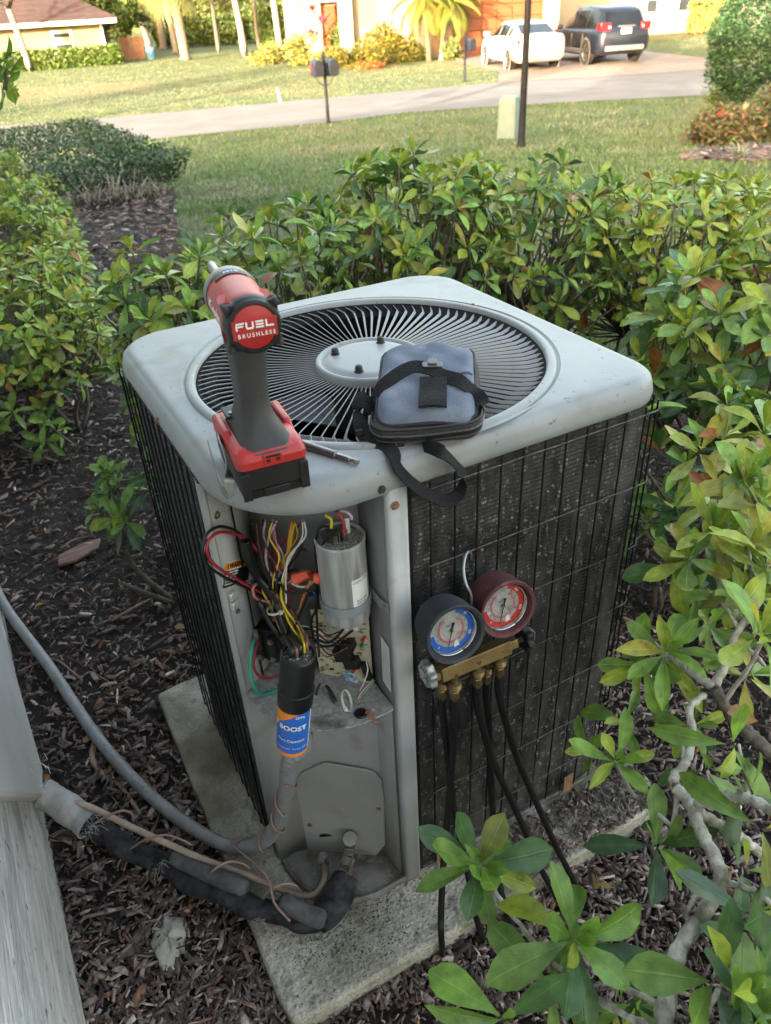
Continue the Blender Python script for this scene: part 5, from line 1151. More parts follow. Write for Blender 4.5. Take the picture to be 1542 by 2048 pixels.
hose(fp['e'], HP((978,1450,-.030),(982,1560,-.050),(990,1680,-.080),(1000,1770,-.118),(1008,1803,-.130),(1035,1875,0),(1090,1950,0)), .0058)

# ================================================================ SHRUBS
leaf_m = tint_mat('leaf', rough=0.34, spec=0.5, trans=0.22, var=0.30, vscale=55, midrib=True)
for nd in leaf_m.node_tree.nodes:                        # mottling runs in world metres, so no two leaves match
    if nd.type == 'TEX_NOISE':
        g_ = leaf_m.node_tree.nodes.new('ShaderNodeNewGeometry'); leaf_m.node_tree.links.new(g_.outputs['Position'], nd.inputs['Vector'])
        if abs(nd.inputs['Scale'].default_value-9) < .1: nd.inputs['Scale'].default_value = 75
bark_m = mat('bark', (0.30,0.27,0.225), .9, c2=(0.56,0.52,0.45), scale=60, detail=8, bump=1.0, bscale=140, c3=(0.10,0.105,0.06), s3=25, k3=(.5,.68), bdist=.004)
barkd_m = mat('bark_dark', (0.075,0.06,0.048), .9, c2=(0.14,0.12,0.10), scale=60, detail=8, bump=1.0, bscale=140, bdist=.004)
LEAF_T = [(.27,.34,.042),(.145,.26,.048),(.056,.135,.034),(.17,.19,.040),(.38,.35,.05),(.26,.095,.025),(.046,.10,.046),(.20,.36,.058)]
LEAFS = []                                               # (V, F, UV) per shape
def leaf_shape(fold, droop, wid, tipw, twist):
    ts = [0,.07,.2,.38,.56,.74,.88,1.0]; ws = [.025,.06,.17,.33,.46,.49,.35,.03]
    V = []; UV = []
    for t, w_ in zip(ts, ws):
        w_ *= wid*(1+tipw*(t-.5)); y = t; z = -droop*t*t
        for i, s_ in enumerate((-1,-.5,0,.5,1)):
            V.append((s_*w_*.5*2*.5, y, z+fold*abs(s_)*w_*.5+twist*s_*w_*(t-.3)+.012*math.sin(t*19+s_*2)*abs(s_))); UV.append((.5+s_*.5*w_/.5*.9+0*.5 if False else .5+s_*.5, t))
    Fq = [(k*5+j, k*5+j+1, (k+1)*5+j+1, (k+1)*5+j) for k in range(len(ts)-1) for j in range(4)]
    return np.array(V), np.array(Fq), np.array(UV)
for a in ((.35,.18,.80,.0,.0),(.22,.32,.92,.2,.12),(.5,.06,.74,-.1,-.1),(.75,.50,.66,.1,.35),(.12,-.12,.84,.05,-.25)): LEAFS.append(leaf_shape(*a))
LEAF_ME = {}
def leaf_mesh(sh, ti):
    if (sh,ti) not in LEAF_ME:
        V, Fq, UV = LEAFS[sh]; o = np_mesh('leaf', V, Fq, np.tile(np.array(LEAF_T[ti])*random.uniform(.9,1.1),(len(Fq),1)), leaf_m, None, True, UV[Fq.ravel()])
        LEAF_ME[(sh,ti)] = o.data; bpy.data.objects.remove(o)
    return LEAF_ME[(sh,ti)]
def rosette_leaves(out, pos, axis, n, length, wts, rnd, spread=(22,98), droop=0):
    axis = Vector(axis).normalized(); X, Y, _ = frame(axis); ph = rnd.random()*6.28
    for i in range(n):
        f = i/max(1,n-1); phi = ph+2.39996*i+rnd.uniform(-.25,.25)
        al = R(spread[0]+(spread[1]-spread[0])*f+rnd.uniform(-13,13))
        rad = X*math.cos(phi)+Y*math.sin(phi)
        d = axis*math.cos(al)+rad*math.sin(al); d.z -= droop*f; d.normalize()
        nn = axis*math.sin(al)-rad*math.cos(al); nn = (nn-d*nn.dot(d)).normalized()
        q = Quaternion(d, rnd.uniform(-.35,.35)); nn = q @ nn
        L_ = length*(.55+.5*min(1,f*1.8))*rnd.uniform(.8,1.15)
        xx = d.cross(nn).normalized()
        M_ = Matrix((xx*L_*rnd.uniform(.85,1.1), d*L_, nn*L_)).transposed().to_4x4(); M_.translation = pos-axis*.012*f+d*.004
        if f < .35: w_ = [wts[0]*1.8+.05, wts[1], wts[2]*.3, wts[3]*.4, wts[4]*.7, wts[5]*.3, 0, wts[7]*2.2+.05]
        else: w_ = wts
        out.append((M_, rnd.randrange(5), rnd.choices(range(8), w_)[0]))
def place_leaves(root, leaves, cap=300):
    inv = TM[root].inverted()
    def key(l):
        p = l[0].translation; dd = (p-CAM).length; s_ = l[0].col[1].length
        return dd/s_ + (0 if visible(p) else 1e4)
    leaves = sorted(leaves, key=key)
    for M_, sh, ti in leaves[:cap]:
        o = bpy.data.objects.new('leaf', leaf_mesh(sh, ti)); o.matrix_basis = inv @ M_; o.parent = root; COL.objects.link(o)
    rest = leaves[cap:]
    if rest:
        Vs, Fs, Us, Ts = [], [], [], []; b_ = 0
        for M_, sh, ti in rest:
            V, Fq, UV = LEAFS[sh]; Mn = np.array(M_); Vs.append(V @ Mn[:3,:3].T + Mn[:3,3]); Fs.append(Fq+b_); Us.append(UV[Fq.ravel()])
            Ts.append(np.tile(np.array(LEAF_T[ti])*random.uniform(.8,1.2),(len(Fq),1))); b_ += len(V)
        stuff(np_mesh('leaves', np.concatenate(Vs), np.concatenate(Fs), np.concatenate(Ts), leaf_m, root, True, np.concatenate(Us)))
def stems(root, bases, tips, rnd, m, r0=.010, r1=.0022, fork=.42, name='stem', n=6):
    """trunks from each base to a fork, then a bent branch to every tip"""
    forks = []
    top = sum((Vector(t) for t in tips), Vector())/max(1,len(tips))
    for b_ in bases:
        b_ = Vector(b_); for_ = []
        for k in range(3):
            f_ = b_.lerp(Vector((top.x,top.y,top.z)), fork*rnd.uniform(.8,1.3))+Vector((rnd.uniform(-.12,.12),rnd.uniform(-.12,.12),rnd.uniform(-.03,.06)))
            mid = b_.lerp(f_,.5)+Vector((rnd.uniform(-.03,.03),rnd.uniform(-.03,.03),0))
            mb = MB(); mb.tube(smooth_path([b_+Vector((0,0,-.02)),mid,f_],4), [r0*(1-.45*i/8) for i in range(9)], n); mb.build(name, m, root, angle=0); forks.append(f_)
    mb = MB()
    for t in tips:
        t = Vector(t); f_ = min(forks, key=lambda q: (q-t).length+rnd.uniform(0,.1))
        mid = f_.lerp(t,.55)+Vector((rnd.uniform(-.05,.05),rnd.uniform(-.05,.05),rnd.uniform(-.05,.02)))
        pth = smooth_path([f_,mid,t],3); k = len(pth); mb.tube(pth, [r0*.5+(r1-r0*.5)*i/(k-1) for i in range(k)], 5)
    mb.build('branches', m, root, angle=0)
def bush(label, base, rx, ry, z0, z1, n, length, wts, seed, group=None, bases=None, m=None, cap=300, nl=(7,10), shell=.45, cat='shrub', name='shrub', extra=()):
    rnd = random.Random(seed); base = Vector(base); gzz = base.z
    root = thing(name, label, cat, tuple(base), 0, group); leaves = []; tips = []
    for i in range(n):
        a = rnd.random()*6.283; rr_ = (shell+(1-shell)*rnd.random())**.5 if rnd.random() < .7 else rnd.random()**.5
        u = rnd.random(); h = z0+(z1-z0)*u**.62
        k_ = 1.0 if u < .75 else 1-.35*(u-.75)/.25
        bump_ = 1+.12*math.sin(a*3+seed)
        p = Vector((base.x+rx*rr_*k_*bump_*math.cos(a), base.y+ry*rr_*k_*bump_*math.sin(a), gzz+h+rnd.uniform(-.035,.05)))
        ax_ = Vector((math.cos(a)*rr_*.75, math.sin(a)*rr_*.75, .55+.6*u))+Vector((rnd.uniform(-.35,.35),rnd.uniform(-.35,.35),0))
        w_ = list(wts)
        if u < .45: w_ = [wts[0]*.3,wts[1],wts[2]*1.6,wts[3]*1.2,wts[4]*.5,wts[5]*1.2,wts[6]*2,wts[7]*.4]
        rosette_leaves(leaves, p, ax_, rnd.randint(*nl), length*rnd.uniform(.8,1.2), w_, rnd); tips.append(p)
    for p, ax_, nn_, L_ in extra: rosette_leaves(leaves, Vector(p), ax_, nn_, L_, wts, rnd); tips.append(Vector(p))
    stems(root, bases or [base, base+Vector((rx*.3,-ry*.2,0)), base+Vector((-rx*.3,ry*.2,0))], tips, rnd, m or barkd_m)
    place_leaves(root, leaves, cap); return root
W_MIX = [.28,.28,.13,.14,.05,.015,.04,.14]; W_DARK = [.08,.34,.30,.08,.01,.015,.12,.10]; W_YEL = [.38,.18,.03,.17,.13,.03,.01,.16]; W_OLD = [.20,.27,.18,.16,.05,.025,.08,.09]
# the row behind the unit, then round its right side
gB = 'shrubs in the row behind the condenser'
for k, (lab, b_, rx, ry, z0, z1, n, wt) in enumerate([
    ('low yellow green shrub right behind the far left corner of the condenser lid', (.24,1.26,0), .17,.22,.34,.86, 44, W_MIX),
    ('olive green shrub behind the lid, just right of the red driver', (.62,1.34,0), .30,.28,.30,.90, 74, W_OLD),
    ('tallest bright green shrub behind the back corner of the lid', (1.04,1.36,0), .30,.28,.30,.99, 84, W_MIX),
    ('dark stemmed shrub right of the back corner of the lid, grass showing through', (1.46,1.34,0), .30,.28,.42,.90, 66, W_OLD),
    ('yellow tipped shrub at the right end of the row behind the condenser', (1.90,1.18,0), .32,.30,.34,.83, 72, W_YEL)]):
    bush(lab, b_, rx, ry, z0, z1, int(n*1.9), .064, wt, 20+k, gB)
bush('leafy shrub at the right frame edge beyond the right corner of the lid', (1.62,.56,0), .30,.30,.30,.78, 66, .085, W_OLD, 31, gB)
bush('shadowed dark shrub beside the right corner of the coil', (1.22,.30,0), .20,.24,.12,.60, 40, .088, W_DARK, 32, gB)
bush('tall yellow green shrub at the far right, behind the leafy one', (2.30,.90,0), .34,.32,.34,.80, 60, .08, W_YEL, 36, gB)
# the row along the house, running away on the left
gL = 'shrubs in the row along the house on the left'
for k, (lab, b_, rx, ry, z1, n, wt) in enumerate([
    ('nearest shrub of the left row, with bare stems and a fresh green top', (-.06,2.42,0), .27,.32,.54, 60, W_YEL),
    ('orange flecked shrub, second in the left row', (-.03,3.06,0), .36,.36,.56, 66, W_YEL),
    ('yellow green shrub, third in the left row from the camera', (.02,3.75,0), .42,.42,.56, 72, W_YEL),
    ('rounded yellow green shrub, fourth in the left row', (.08,4.55,0), .46,.46,.60, 76, W_YEL),
    ('yellow shrub before the last in the left row', (.10,5.40,0), .48,.48,.64, 80, W_YEL),
    ('last shrub of the left row in front of the clipped dark hedge', (.06,6.3,0), .48,.50,.68, 80, W_YEL)]):
    b_ = (b_[0], b_[1], gz(b_[0], b_[1]))
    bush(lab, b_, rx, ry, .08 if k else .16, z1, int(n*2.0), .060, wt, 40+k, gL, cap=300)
# small sprouts at the foot of the left face
bush('small green sprout on a short stem beside the left face of the condenser', (.04,1.16,0), .10,.14,.24,.40, 9, .075, W_DARK, 61, bases=[(.063,1.09,0)], cat='plant', name='sprout')
bush('low green sprout alone in the mulch at the left', (-.10,2.16,0), .05,.05,.10,.16, 3, .07, [.1,.4,.1,0,0,0,0,.4], 62, cat='plant', name='sprout')

# ---- the big shrub in the right foreground: hand placed rosettes and its pale crooked branch
fs = thing('shrub', 'large glossy leaved shrub in the right foreground with a pale crooked branch', 'shrub', tuple(ground(1330,2048)))
rnd = random.Random(77); leaves = []; tips = []
DK = [.02,.30,.42,.05,.0,.0,.16,.05]; MD = [.22,.34,.14,.12,.03,.02,.03,.14]; YL = [.42,.10,.01,.18,.24,.05,.0,.12]; BRN = [.05,.1,.1,.15,.1,.5,.0,0]
ROS = [ # px, py, distance, axis, n, length, palette, spread
 (962,1730,1.12,(-.15,-.45,.9),15,.088,DK,(12,104)), (1150,1880,1.06,(.05,-.5,.85),13,.094,DK,(12,104)), (1320,1690,1.14,(.1,-.5,.8),10,.084,DK,(18,110)),
 (1232,1520,1.17,(-.2,-.3,.9),9,.062,[.3,.4,.1,0,0,0,0,.3],(14,80)), (1178,1505,1.22,(-.5,-.2,.7),6,.05,MD,(14,80)),
 (1438,1965,1.0,(.1,-.55,.8),10,.092,DK,(14,104)), (1275,2010,1.1,(-.1,-.5,.8),6,.052,MD,(14,95)), (1010,2040,1.04,(-.2,-.5,.8),6,.088,[.2,.4,.2,.1,0,0,0,.2],(14,95)), (1240,2010,1.12,(.2,-.5,.8),7,.07,DK,(30,110)),
 (1500,1985,.98,(.3,-.4,.8),8,.088,DK,(16,104)), (1100,1960,1.14,(0,-.4,.8),7,.085,DK,(40,115)), (1520,1820,1.05,(.3,-.5,.7),6,.078,DK,(25,110)),
 (1330,1305,1.20,(-.35,-.3,.85),13,.078,[.5,.3,.02,.15,.05,0,0,.3],(12,95)), (1282,1330,1.22,(-.6,-.3,.6),8,.07,MD,(15,100)), (1385,1450,1.24,(-.1,-.3,.8),8,.06,MD,(20,100)),
 (1378,1115,1.26,(-.35,-.2,.85),12,.074,YL,(12,95)), (1340,1130,1.3,(-.7,-.2,.5),7,.07,MD,(15,90)), (1490,960,1.28,(0,-.2,.9),12,.085,YL,(12,95)), (1430,1055,1.25,(-.2,-.3,.8),10,.072,YL,(14,100)), (1505,1085,1.2,(.1,-.3,.8),10,.072,YL,(14,100)),
 (1525,1000,1.25,(.3,-.2,.8),9,.078,YL,(14,100)), (1460,1120,1.3,(0,-.4,.8),8,.07,MD,(30,110)), (1400,1180,1.32,(0,-.4,.8),7,.065,MD,(30,110)), (1520,1270,1.1,(.1,-.4,.8),11,.085,[.5,.15,0,.2,.15,.05,0,.2],(12,90)), (1480,1190,1.25,(.1,-.4,.8),8,.07,YL,(20,110)),
 (1470,1490,1.08,(.0,-.6,.5),4,.08,MD,(50,110)), (1535,1440,1.12,(.3,-.5,.6),2,.07,BRN,(40,80)), (1500,1580,1.1,(.3,-.5,.6),5,.08,DK,(50,115)), (1400,900,1.42,(-.2,-.2,.9),9,.075,YL,(14,95)), (1350,1010,1.4,(-.4,-.2,.8),8,.07,MD,(15,95)), (1450,870,1.45,(0,-.2,.9),9,.075,YL,(14,95)), (1530,860,1.4,(.2,-.1,.9),9,.08,YL,(12,90)), (1410,1085,1.36,(-.2,-.3,.8),9,.07,YL,(20,105)), (1455,1060,1.3,(.1,-.3,.8),9,.072,YL,(20,105)), (1530,1190,1.22,(.2,-.3,.8),9,.075,YL,(16,100)), (1420,1250,1.34,(-.1,-.4,.7),8,.07,MD,(30,110)), (1500,1350,1.26,(.1,-.4,.7),8,.07,MD,(25,110)), (1530,1920,1.08,(.1,-.4,.8),8,.085,DK,(25,112)), (1500,2040,1.0,(.1,-.5,.8),9,.09,DK,(16,104)), (1530,1660,1.05,(-.2,-.6,.5),3,.09,[.4,.3,0,.2,0,0,0,.3],(60,110)), (1420,1540,1.2,(0,-.5,.7),6,.06,DK,(30,110)), (1250,1440,1.32,(-.3,-.3,.8),5,.06,MD,(20,100)), (1490,1740,1.12,(.2,-.4,.7),5,.075,DK,(40,110)),(1540,1130,1.18,(.3,-.3,.8),8,.08,YL,(14,100)), (1440,1000,1.32,(-.2,-.2,.9),9,.075,YL,(14,95)), (1540,920,1.3,(.3,-.1,.9),8,.08,YL,(12,90))]
for px, py, dd, ax_, n, L_, wt, spd in ROS:
    p = at_d(px, py, dd); rosette_leaves(leaves, p, ax_, n, L_*.94, wt, rnd, spd, .15); tips.append(p)
place_leaves(fs, leaves, 300)
def limb(pts, r0_, r1_, m=bark_m, name='branch', n=10):
    r0_, r1_ = r0_*.86, r1_*.86
    pth = smooth_path([at_d(*p) for p in pts], 9); k = len(pth); rr_ = random.Random(k)
    mb = MB(); mb.tube([p+Vector((rr_.uniform(-.0012,.0012),)*3) for p in pth], [(r0_+(r1_-r0_)*i/(k-1))*(1+.10*math.sin(i*1.3)+rr_.uniform(-.06,.06)) for i in range(k)], n); mb.build(name, m, fs, angle=0)
limb([(1318,2110,.98),(1335,1990,1.02),(1362,1890,1.05),(1425,1800,1.07),(1443,1745,1.08),(1405,1670,1.10),(1380,1610,1.12),(1352,1575,1.13)], .0115, .0085)
limb([(1352,1575,1.13),(1348,1555,1.14),(1372,1525,1.14),(1385,1470,1.16),(1380,1415,1.18),(1410,1390,1.2)], .0080, .0055)
limb([(1388,1612,1.12),(1440,1590,1.10),(1500,1600,1.08),(1560,1628,1.06)], .0082, .0075)
limb([(1390,1618,1.12),(1440,1650,1.14),(1500,1690,1.18),(1560,1740,1.22)], .0085, .0070)
limb([(1425,1775,1.07),(1390,1795,1.07),(1372,1830,1.06),(1380,1850,1.06)], .0045, .0030)
limb([(1440,1765,1.08),(1480,1770,1.08),(1520,1790,1.08),(1560,1830,1.08)], .0050, .0040)
limb([(1285,1270,1.26),(1320,1300,1.24),(1370,1340,1.22),(1428,1372,1.2)], .0062, .0075)
limb([(1428,1372,1.2),(1450,1330,1.22),(1470,1270,1.24),(1500,1220,1.25),(1505,1160,1.26)], .0085, .0045)
limb([(1428,1372,1.2),(1455,1420,1.2),(1500,1470,1.2),(1560,1520,1.22)], .0095, .011, barkd_m)
limb([(1475,1255,1.24),(1440,1200,1.25),(1400,1170,1.26)], .0035, .0025); limb([(1470,1290,1.24),(1500,1300,1.22),(1530,1330,1.2)], .004, .003)
limb([(1358,1560,1.14),(1366,1500,1.18),(1358,1460,1.22)], .0032, .0022)
limb([(1505,1160,1.26),(1495,1080,1.27),(1490,965,1.28)], .004, .0025); limb([(1480,1240,1.25),(1430,1140,1.26),(1385,1118,1.27)], .0035, .002)
limb([(1300,1960,1.06),(1345,1975,1.03)], .0025, .003); limb([(1150,1890,1.07),(1230,1960,1.08),(1325,2010,1.02)], .0030, .0045); limb([(965,1740,1.13),(1040,1850,1.14),(1180,1990,1.1),(1320,2060,1.0)], .0028, .005)
limb([(1320,1700,1.15),(1345,1650,1.14),(1355,1590,1.13)], .0028, .004); limb([(1232,1525,1.18),(1270,1590,1.17),(1345,1650,1.14)], .0024, .0035); limb([(1330,1315,1.21),(1352,1345,1.23)], .0025, .003)
limb([(1440,1975,1.0),(1400,2040,1.0),(1330,2080,.99)], .003, .005); limb([(1528,1275,1.1),(1500,1330,1.14),(1450,1400,1.19)], .003, .004); limb([(1500,1600,1.1),(1480,1500,1.1),(1478,1490,1.09)], .003, .002)

# ---- clipped dark hedge at the end of the left bed
small_leaf_m = tint_mat('small_leaves', rough=.5, spec=.35, trans=.15, var=.25, vscale=8)
def leafcloud(P, N, size, tints, probs, m=small_leaf_m, name='crown', parent=None, flat=.0, asp=.5, vary=.25):
    """one little folded leaf (2 triangles + spine) per point"""
    n = len(P); d = RNG.normal(0,1,(n,3)); d[:,2] = d[:,2]*.7-.1
    if N is not None: d = d+N*.8
    d /= np.linalg.norm(d,axis=1,keepdims=True); u = RNG.normal(0,1,(n,3)); u -= d*(u*d).sum(1,keepdims=True); u /= np.linalg.norm(u,axis=1,keepdims=True)
    L_ = (size*RNG.uniform(.6,1.3,n))[:,None]; nn = np.cross(d,u)
    V = np.stack([P, P+d*L_*.45+u*L_*asp*.5+nn*L_*.08, P+d*L_, P+d*L_*.45-u*L_*asp*.5+nn*L_*.08],1).reshape(-1,3)
    tri = np.array([(0,1,2),(0,2,3)]); Fq = (tri[None]+(np.arange(n)*4)[:,None,None]).reshape(-1,3)
    t = np.array(tints)[RNG.choice(len(tints), n, p=probs)]*RNG.uniform(1-vary,1+vary,(n,1))
    return np_mesh(name, V, Fq, np.repeat(t,2,0), m, parent)
def box_points(c, h, n, ang=0.0, bumpy=.06, shell=.75, seed=0):
    q = RNG.uniform(-1,1,(n,3)); k = RNG.random(n) < shell; ax_ = RNG.integers(0,3,n); sg = RNG.choice([-1,1],n)
    for a in range(3):
        kk = k & (ax_ == a); q[kk,a] = sg[kk]*RNG.uniform(.88,1.0,kk.sum())
    q[:,2] = np.where(q[:,2] < -.8, -.8+RNG.random(n)*.6, q[:,2])
    P = q*np.array(h); P *= 1+bumpy*(np.sin(P[:,[1,2,0]]*9+seed)+np.sin(P[:,[2,0,1]]*5.3+seed*2))
    ca, sa = math.cos(ang), math.sin(ang); P = np.stack([P[:,0]*ca-P[:,1]*sa, P[:,0]*sa+P[:,1]*ca, P[:,2]],1); return P+np.array(c)
DGREEN = [(.028,.060,.030),(.042,.085,.036),(.060,.105,.042),(.085,.12,.045)]
hg = thing('hedge', 'clipped dark green hedge with bare lower twigs at the end of the left bed', 'hedge', (.45,10.5,gz(.45,10.5)))
zt_ = .10; hb = box_points((.40,10.4,-.06), (1.72,2.0,.17), 24000, .05, .05, .8)
leafcloud(hb, None, .055, DGREEN, [.3,.35,.25,.10], name='crown', parent=hg); 
mb = MB(); rnd = random.Random(4)
for i in range(520):
    x = rnd.uniform(-1.2,2.05); y = rnd.uniform(8.45,12.3) if i % 2 else 8.5+rnd.random()*.5; z = gz(x,y); t = Vector((x+rnd.uniform(-.22,.22), y+rnd.uniform(-.22,.22), -.10+rnd.uniform(-.1,.1)))
    mb.tube([(x,y,z-.02),((x+t.x)/2+rnd.uniform(-.05,.05),(y+t.y)/2,(z+t.z)/2),tuple(t)], [.010,.007,.004], 4)
stuff(mb.build('twigs', bark_m, hg, angle=0))
# left edge sprig of a young tree leaning into the frame
sg = thing('branch_tip', 'green maple like leaves poking in at the upper left frame edge', 'branch', tuple(at_d(-40,150,2.6)))
lv = []; rnd = random.Random(9)
for px, py in ((8,118),(12,150),(4,170),(20,180),(-6,135)):
    rosette_leaves(lv, at_d(px,py,2.6), (.5,-.3,-.5), 5, .075, [.05,.6,.2,.05,.02,0,0,.2], rnd, (30,110))
place_leaves(sg, lv, 300)
mb = MB(); mb.tube(smooth_path([at_d(-160,60,2.7),at_d(-50,110,2.65),at_d(8,140,2.6),at_d(10,180,2.6)],5), .006, 6); mb.build('twig', barkd_m, sg, angle=0)

# ================================================================ LOOSE THINGS ON THE MULCH
stone_m = mat('stone', (0.27,0.255,0.22), .95, c2=(0.40,0.385,0.34), scale=30, detail=8, bump=1, bscale=60, c3=(0.12,0.11,0.09), s3=40, k3=(.55,.7), bdist=.005)
c = ground(345,1895); stn = thing('stone', 'rough pale stone lying in the mulch near the wall', 'stone', tuple(c)); mb = MB(); rnd = random.Random(6)
def rock(u, v):
    a = u*2*math.pi; b_ = (v-.5)*math.pi; k_ = 1+.28*math.sin(2*a+.7)+.14*math.sin(5*a+b_*3)+.10*math.sin(7*a-b_*6)
    return c+Vector((.026*k_*math.cos(a)*math.cos(b_), .046*k_*math.sin(a)*math.cos(b_), .024+.014*math.sin(b_)*(1+.3*math.sin(4*a))))
mb.grid(rock, 30, 14); mb.build('rock', stone_m, stn, angle=0)
c = ground(322,1810); st2 = thing('stone', 'small pale chip of stone above the larger stone in the mulch', 'stone', tuple(c)); mb = MB(); mb.box(c+Vector((0,0,.012)),(.014,.032,.012)); mb.build('rock', stone_m, st2, bevel=.004)
twig_m = mat('twig_brown', (0.20,0.12,0.09), .85, c2=(0.30,0.19,0.15), scale=60, bump=.7)
def twig(label, pts, r, z=.016):
    t_ = thing('twig', label, 'twig', tuple(ground(*pts[0]))); P = [ground(*p)+Vector((0,0,z+.006*math.sin(i*1.7))) for i, p in enumerate(pts)]; q_ = smooth_path(P,6)
    mb = MB(); mb.tube(q_, [r*(1-.5*i/len(q_))*(1+.12*math.sin(i*1.9)) for i in range(len(q_))], 7); mb.build('stick', twig_m, t_, angle=0)
twig('crooked reddish brown root lying between the wall and the pad', [(195,1480),(190,1530),(212,1560),(240,1575),(262,1605),(285,1640)], .0075)
twig('long thin stick along the left edge of the pad near the bottom', [(480,1880),(500,1930),(520,1990),(538,2040)], .005)
twig('thin pale forked twig under the grey conduit', [(40,1352),(110,1330),(160,1360),(185,1350),(230,1380)], .0032)
twig('straight pale stick in the mulch left of the condenser', [(120,1110),(150,1092),(190,1078)], .005)
twig('slanting stick near the bare stem left of the condenser', [(225,1250),(275,1225),(325,1195)], .005)
mb = None
dl_m = tint_mat('dead_leaf', rough=.7, spec=.3, trans=.15, var=.3, vscale=60)
def dead(label, px, py, L_, col, rz, name='fallen_leaf', up=.024, tilt=.3):
    V, Fq, UV = LEAFS[1]; q = ground(px,py); t_ = thing(name, label, 'leaf', tuple(q)); rnd = random.Random(px)
    M_ = Matrix.Translation(q+Vector((0,0,up)))@Matrix.Rotation(rz,4,'Z')@Matrix.Rotation(rnd.uniform(-tilt,tilt),4,'X')@Matrix.Rotation(rnd.uniform(-.5,.5),4,'Y')@Matrix.Scale(L_,4)
    Mn = np.array(M_); o = np_mesh('blade', V@Mn[:3,:3].T+Mn[:3,3], Fq, np.tile(np.array(col),(len(Fq),1)), dl_m, t_, True); return t_
OC, YC, TC, PC = (.33,.12,.03), (.34,.22,.05), (.28,.19,.11), (.20,.09,.07)
for lab, px, py, L_, col, rz in [
    ('tan curled leaf on the mulch right of the hoses', 1225,1790,.060,(.36,.24,.09),.6), ('pale yellow leaf leaning on the tan leaf by the hoses', 1238,1770,.05,(.33,.29,.11),1.7), ('orange fallen leaf beside the long foreground stem', 1275,1870,.035,OC,.9),
    ('small brown leaf under the right shrub, near the frame edge', 1500,1810,.04,PC,2.2), ('yellow leaf on the mulch above the pad corner', 1330,1545,.05,(.36,.27,.14),2.6), ('orange leaf left of the condenser stem', 105,1080,.035,OC,.3),
    ('small yellow leaf in the middle of the left mulch', 95,1220,.028,YC,1.2), ('olive leaf lying flat in the left mulch', 245,1190,.045,(.20,.19,.06),-.7), ('tan leaf among chips below the conduit', 195,1480,.03,TC,1.9), ('brown leaf near the conduit on the left', 160,1325,.035,TC,.2),
    ('orange scrap of leaf left of the pad corner', 215,1290,.03,OC,2.0), ('pinkish dead leaf at the base of the left row', 120,800,.09,(.36,.22,.17),.4), ('second pinkish dead leaf near the left row', 255,830,.08,(.30,.17,.13),1.4), ('dried orange leaf at the foot of the left stem', 380,1270,.04,TC,.8),
    ('long olive leaf lying above the mulch on the left', 65,1000,.04,YC,-.9), ('tan leaf scrap below the right foreground rosette', 1115,1960,.04,TC,.5), ('pale leaf under the lower right shrub', 1290,1960,.045,TC,1.2)]:
    dead(lab, px, py, L_, col, rz)
wd = thing('wood_piece', 'flat reddish slab of bark lying on the left mulch', 'bark', tuple(ground(160,1120))); q = ground(160,1120); mb = MB()
mb.prism([(-.07,-.03),(-.02,-.045),(.06,-.02),(.085,.03),(.03,.045),(-.05,.03)], .020, .030, Matrix.Translation(q)@Matrix.Rotation(R(10),4,'Z')@Matrix.Rotation(R(-6),4,'X')); mb.build('slab', mat('red_bark',(0.11,0.055,0.045),.8,c2=(0.17,0.10,0.09),scale=14,stretch=(1,4,1),bump=.6), wd, bevel=.003)

# ================================================================ STREET SIDE
ironm = mat('black_iron', (0.010,0.0105,0.013), .5, c2=(0.02,0.021,0.025), scale=20, spec=.15)
b = ground(1042,296); lp_ = thing('lamp_post', 'tall slim dark street lamp pole on the lawn before the street', 'lamp post', tuple(b))
Mv = Matrix.Translation(b)
MB().lathe([(.085,-.05),(.085,.02),(.075,.05),(.062,.10),(.056,.6),(.052,3.2),(.05,3.6)], 16, Mv).build('pole', ironm, lp_, angle=40)
MB().lathe([(.05,3.6),(.12,3.66),(.14,3.7),(.17,4.1),(.20,4.12),(.10,4.3),(.02,4.4),(0,4.42)], 12, Mv).build('lantern', ironm, lp_, angle=40)
b = ground(1016,277); up = thing('utility_pedestal', 'pale green utility box on the lawn just left of the lamp pole', 'utility box', tuple(b))
util_m = mat('utility_green', (0.145,0.195,0.18), .6, c2=(0.175,0.225,0.21), scale=6, c3=(.15,.18,.16), s3=3)
X = Vector((FWD.y,-FWD.x,0)); Mu = Matrix.Translation(b)@Matrix((X,Vector((FWD.x,FWD.y,0)),Vector((0,0,1)))).transposed().to_4x4()@Matrix.Rotation(R(-28),4,'Z')
mb = MB(); mb.loft([[Mu@Vector((x*k_,y*k_,z)) for x,y in rrect(-.17,-.15,.17,.15,.03,4)] for z,k_ in ((-.1,1.06),(.05,1.05),(.64,.95),(.70,.9),(.72,.75))]); mb.build('cabinet', util_m, up, angle=40)
mb = MB(); mb.box((0,-.152,.40),(.25,.01,.46),Mu); mb.build('door', util_m, up, bevel=.004)
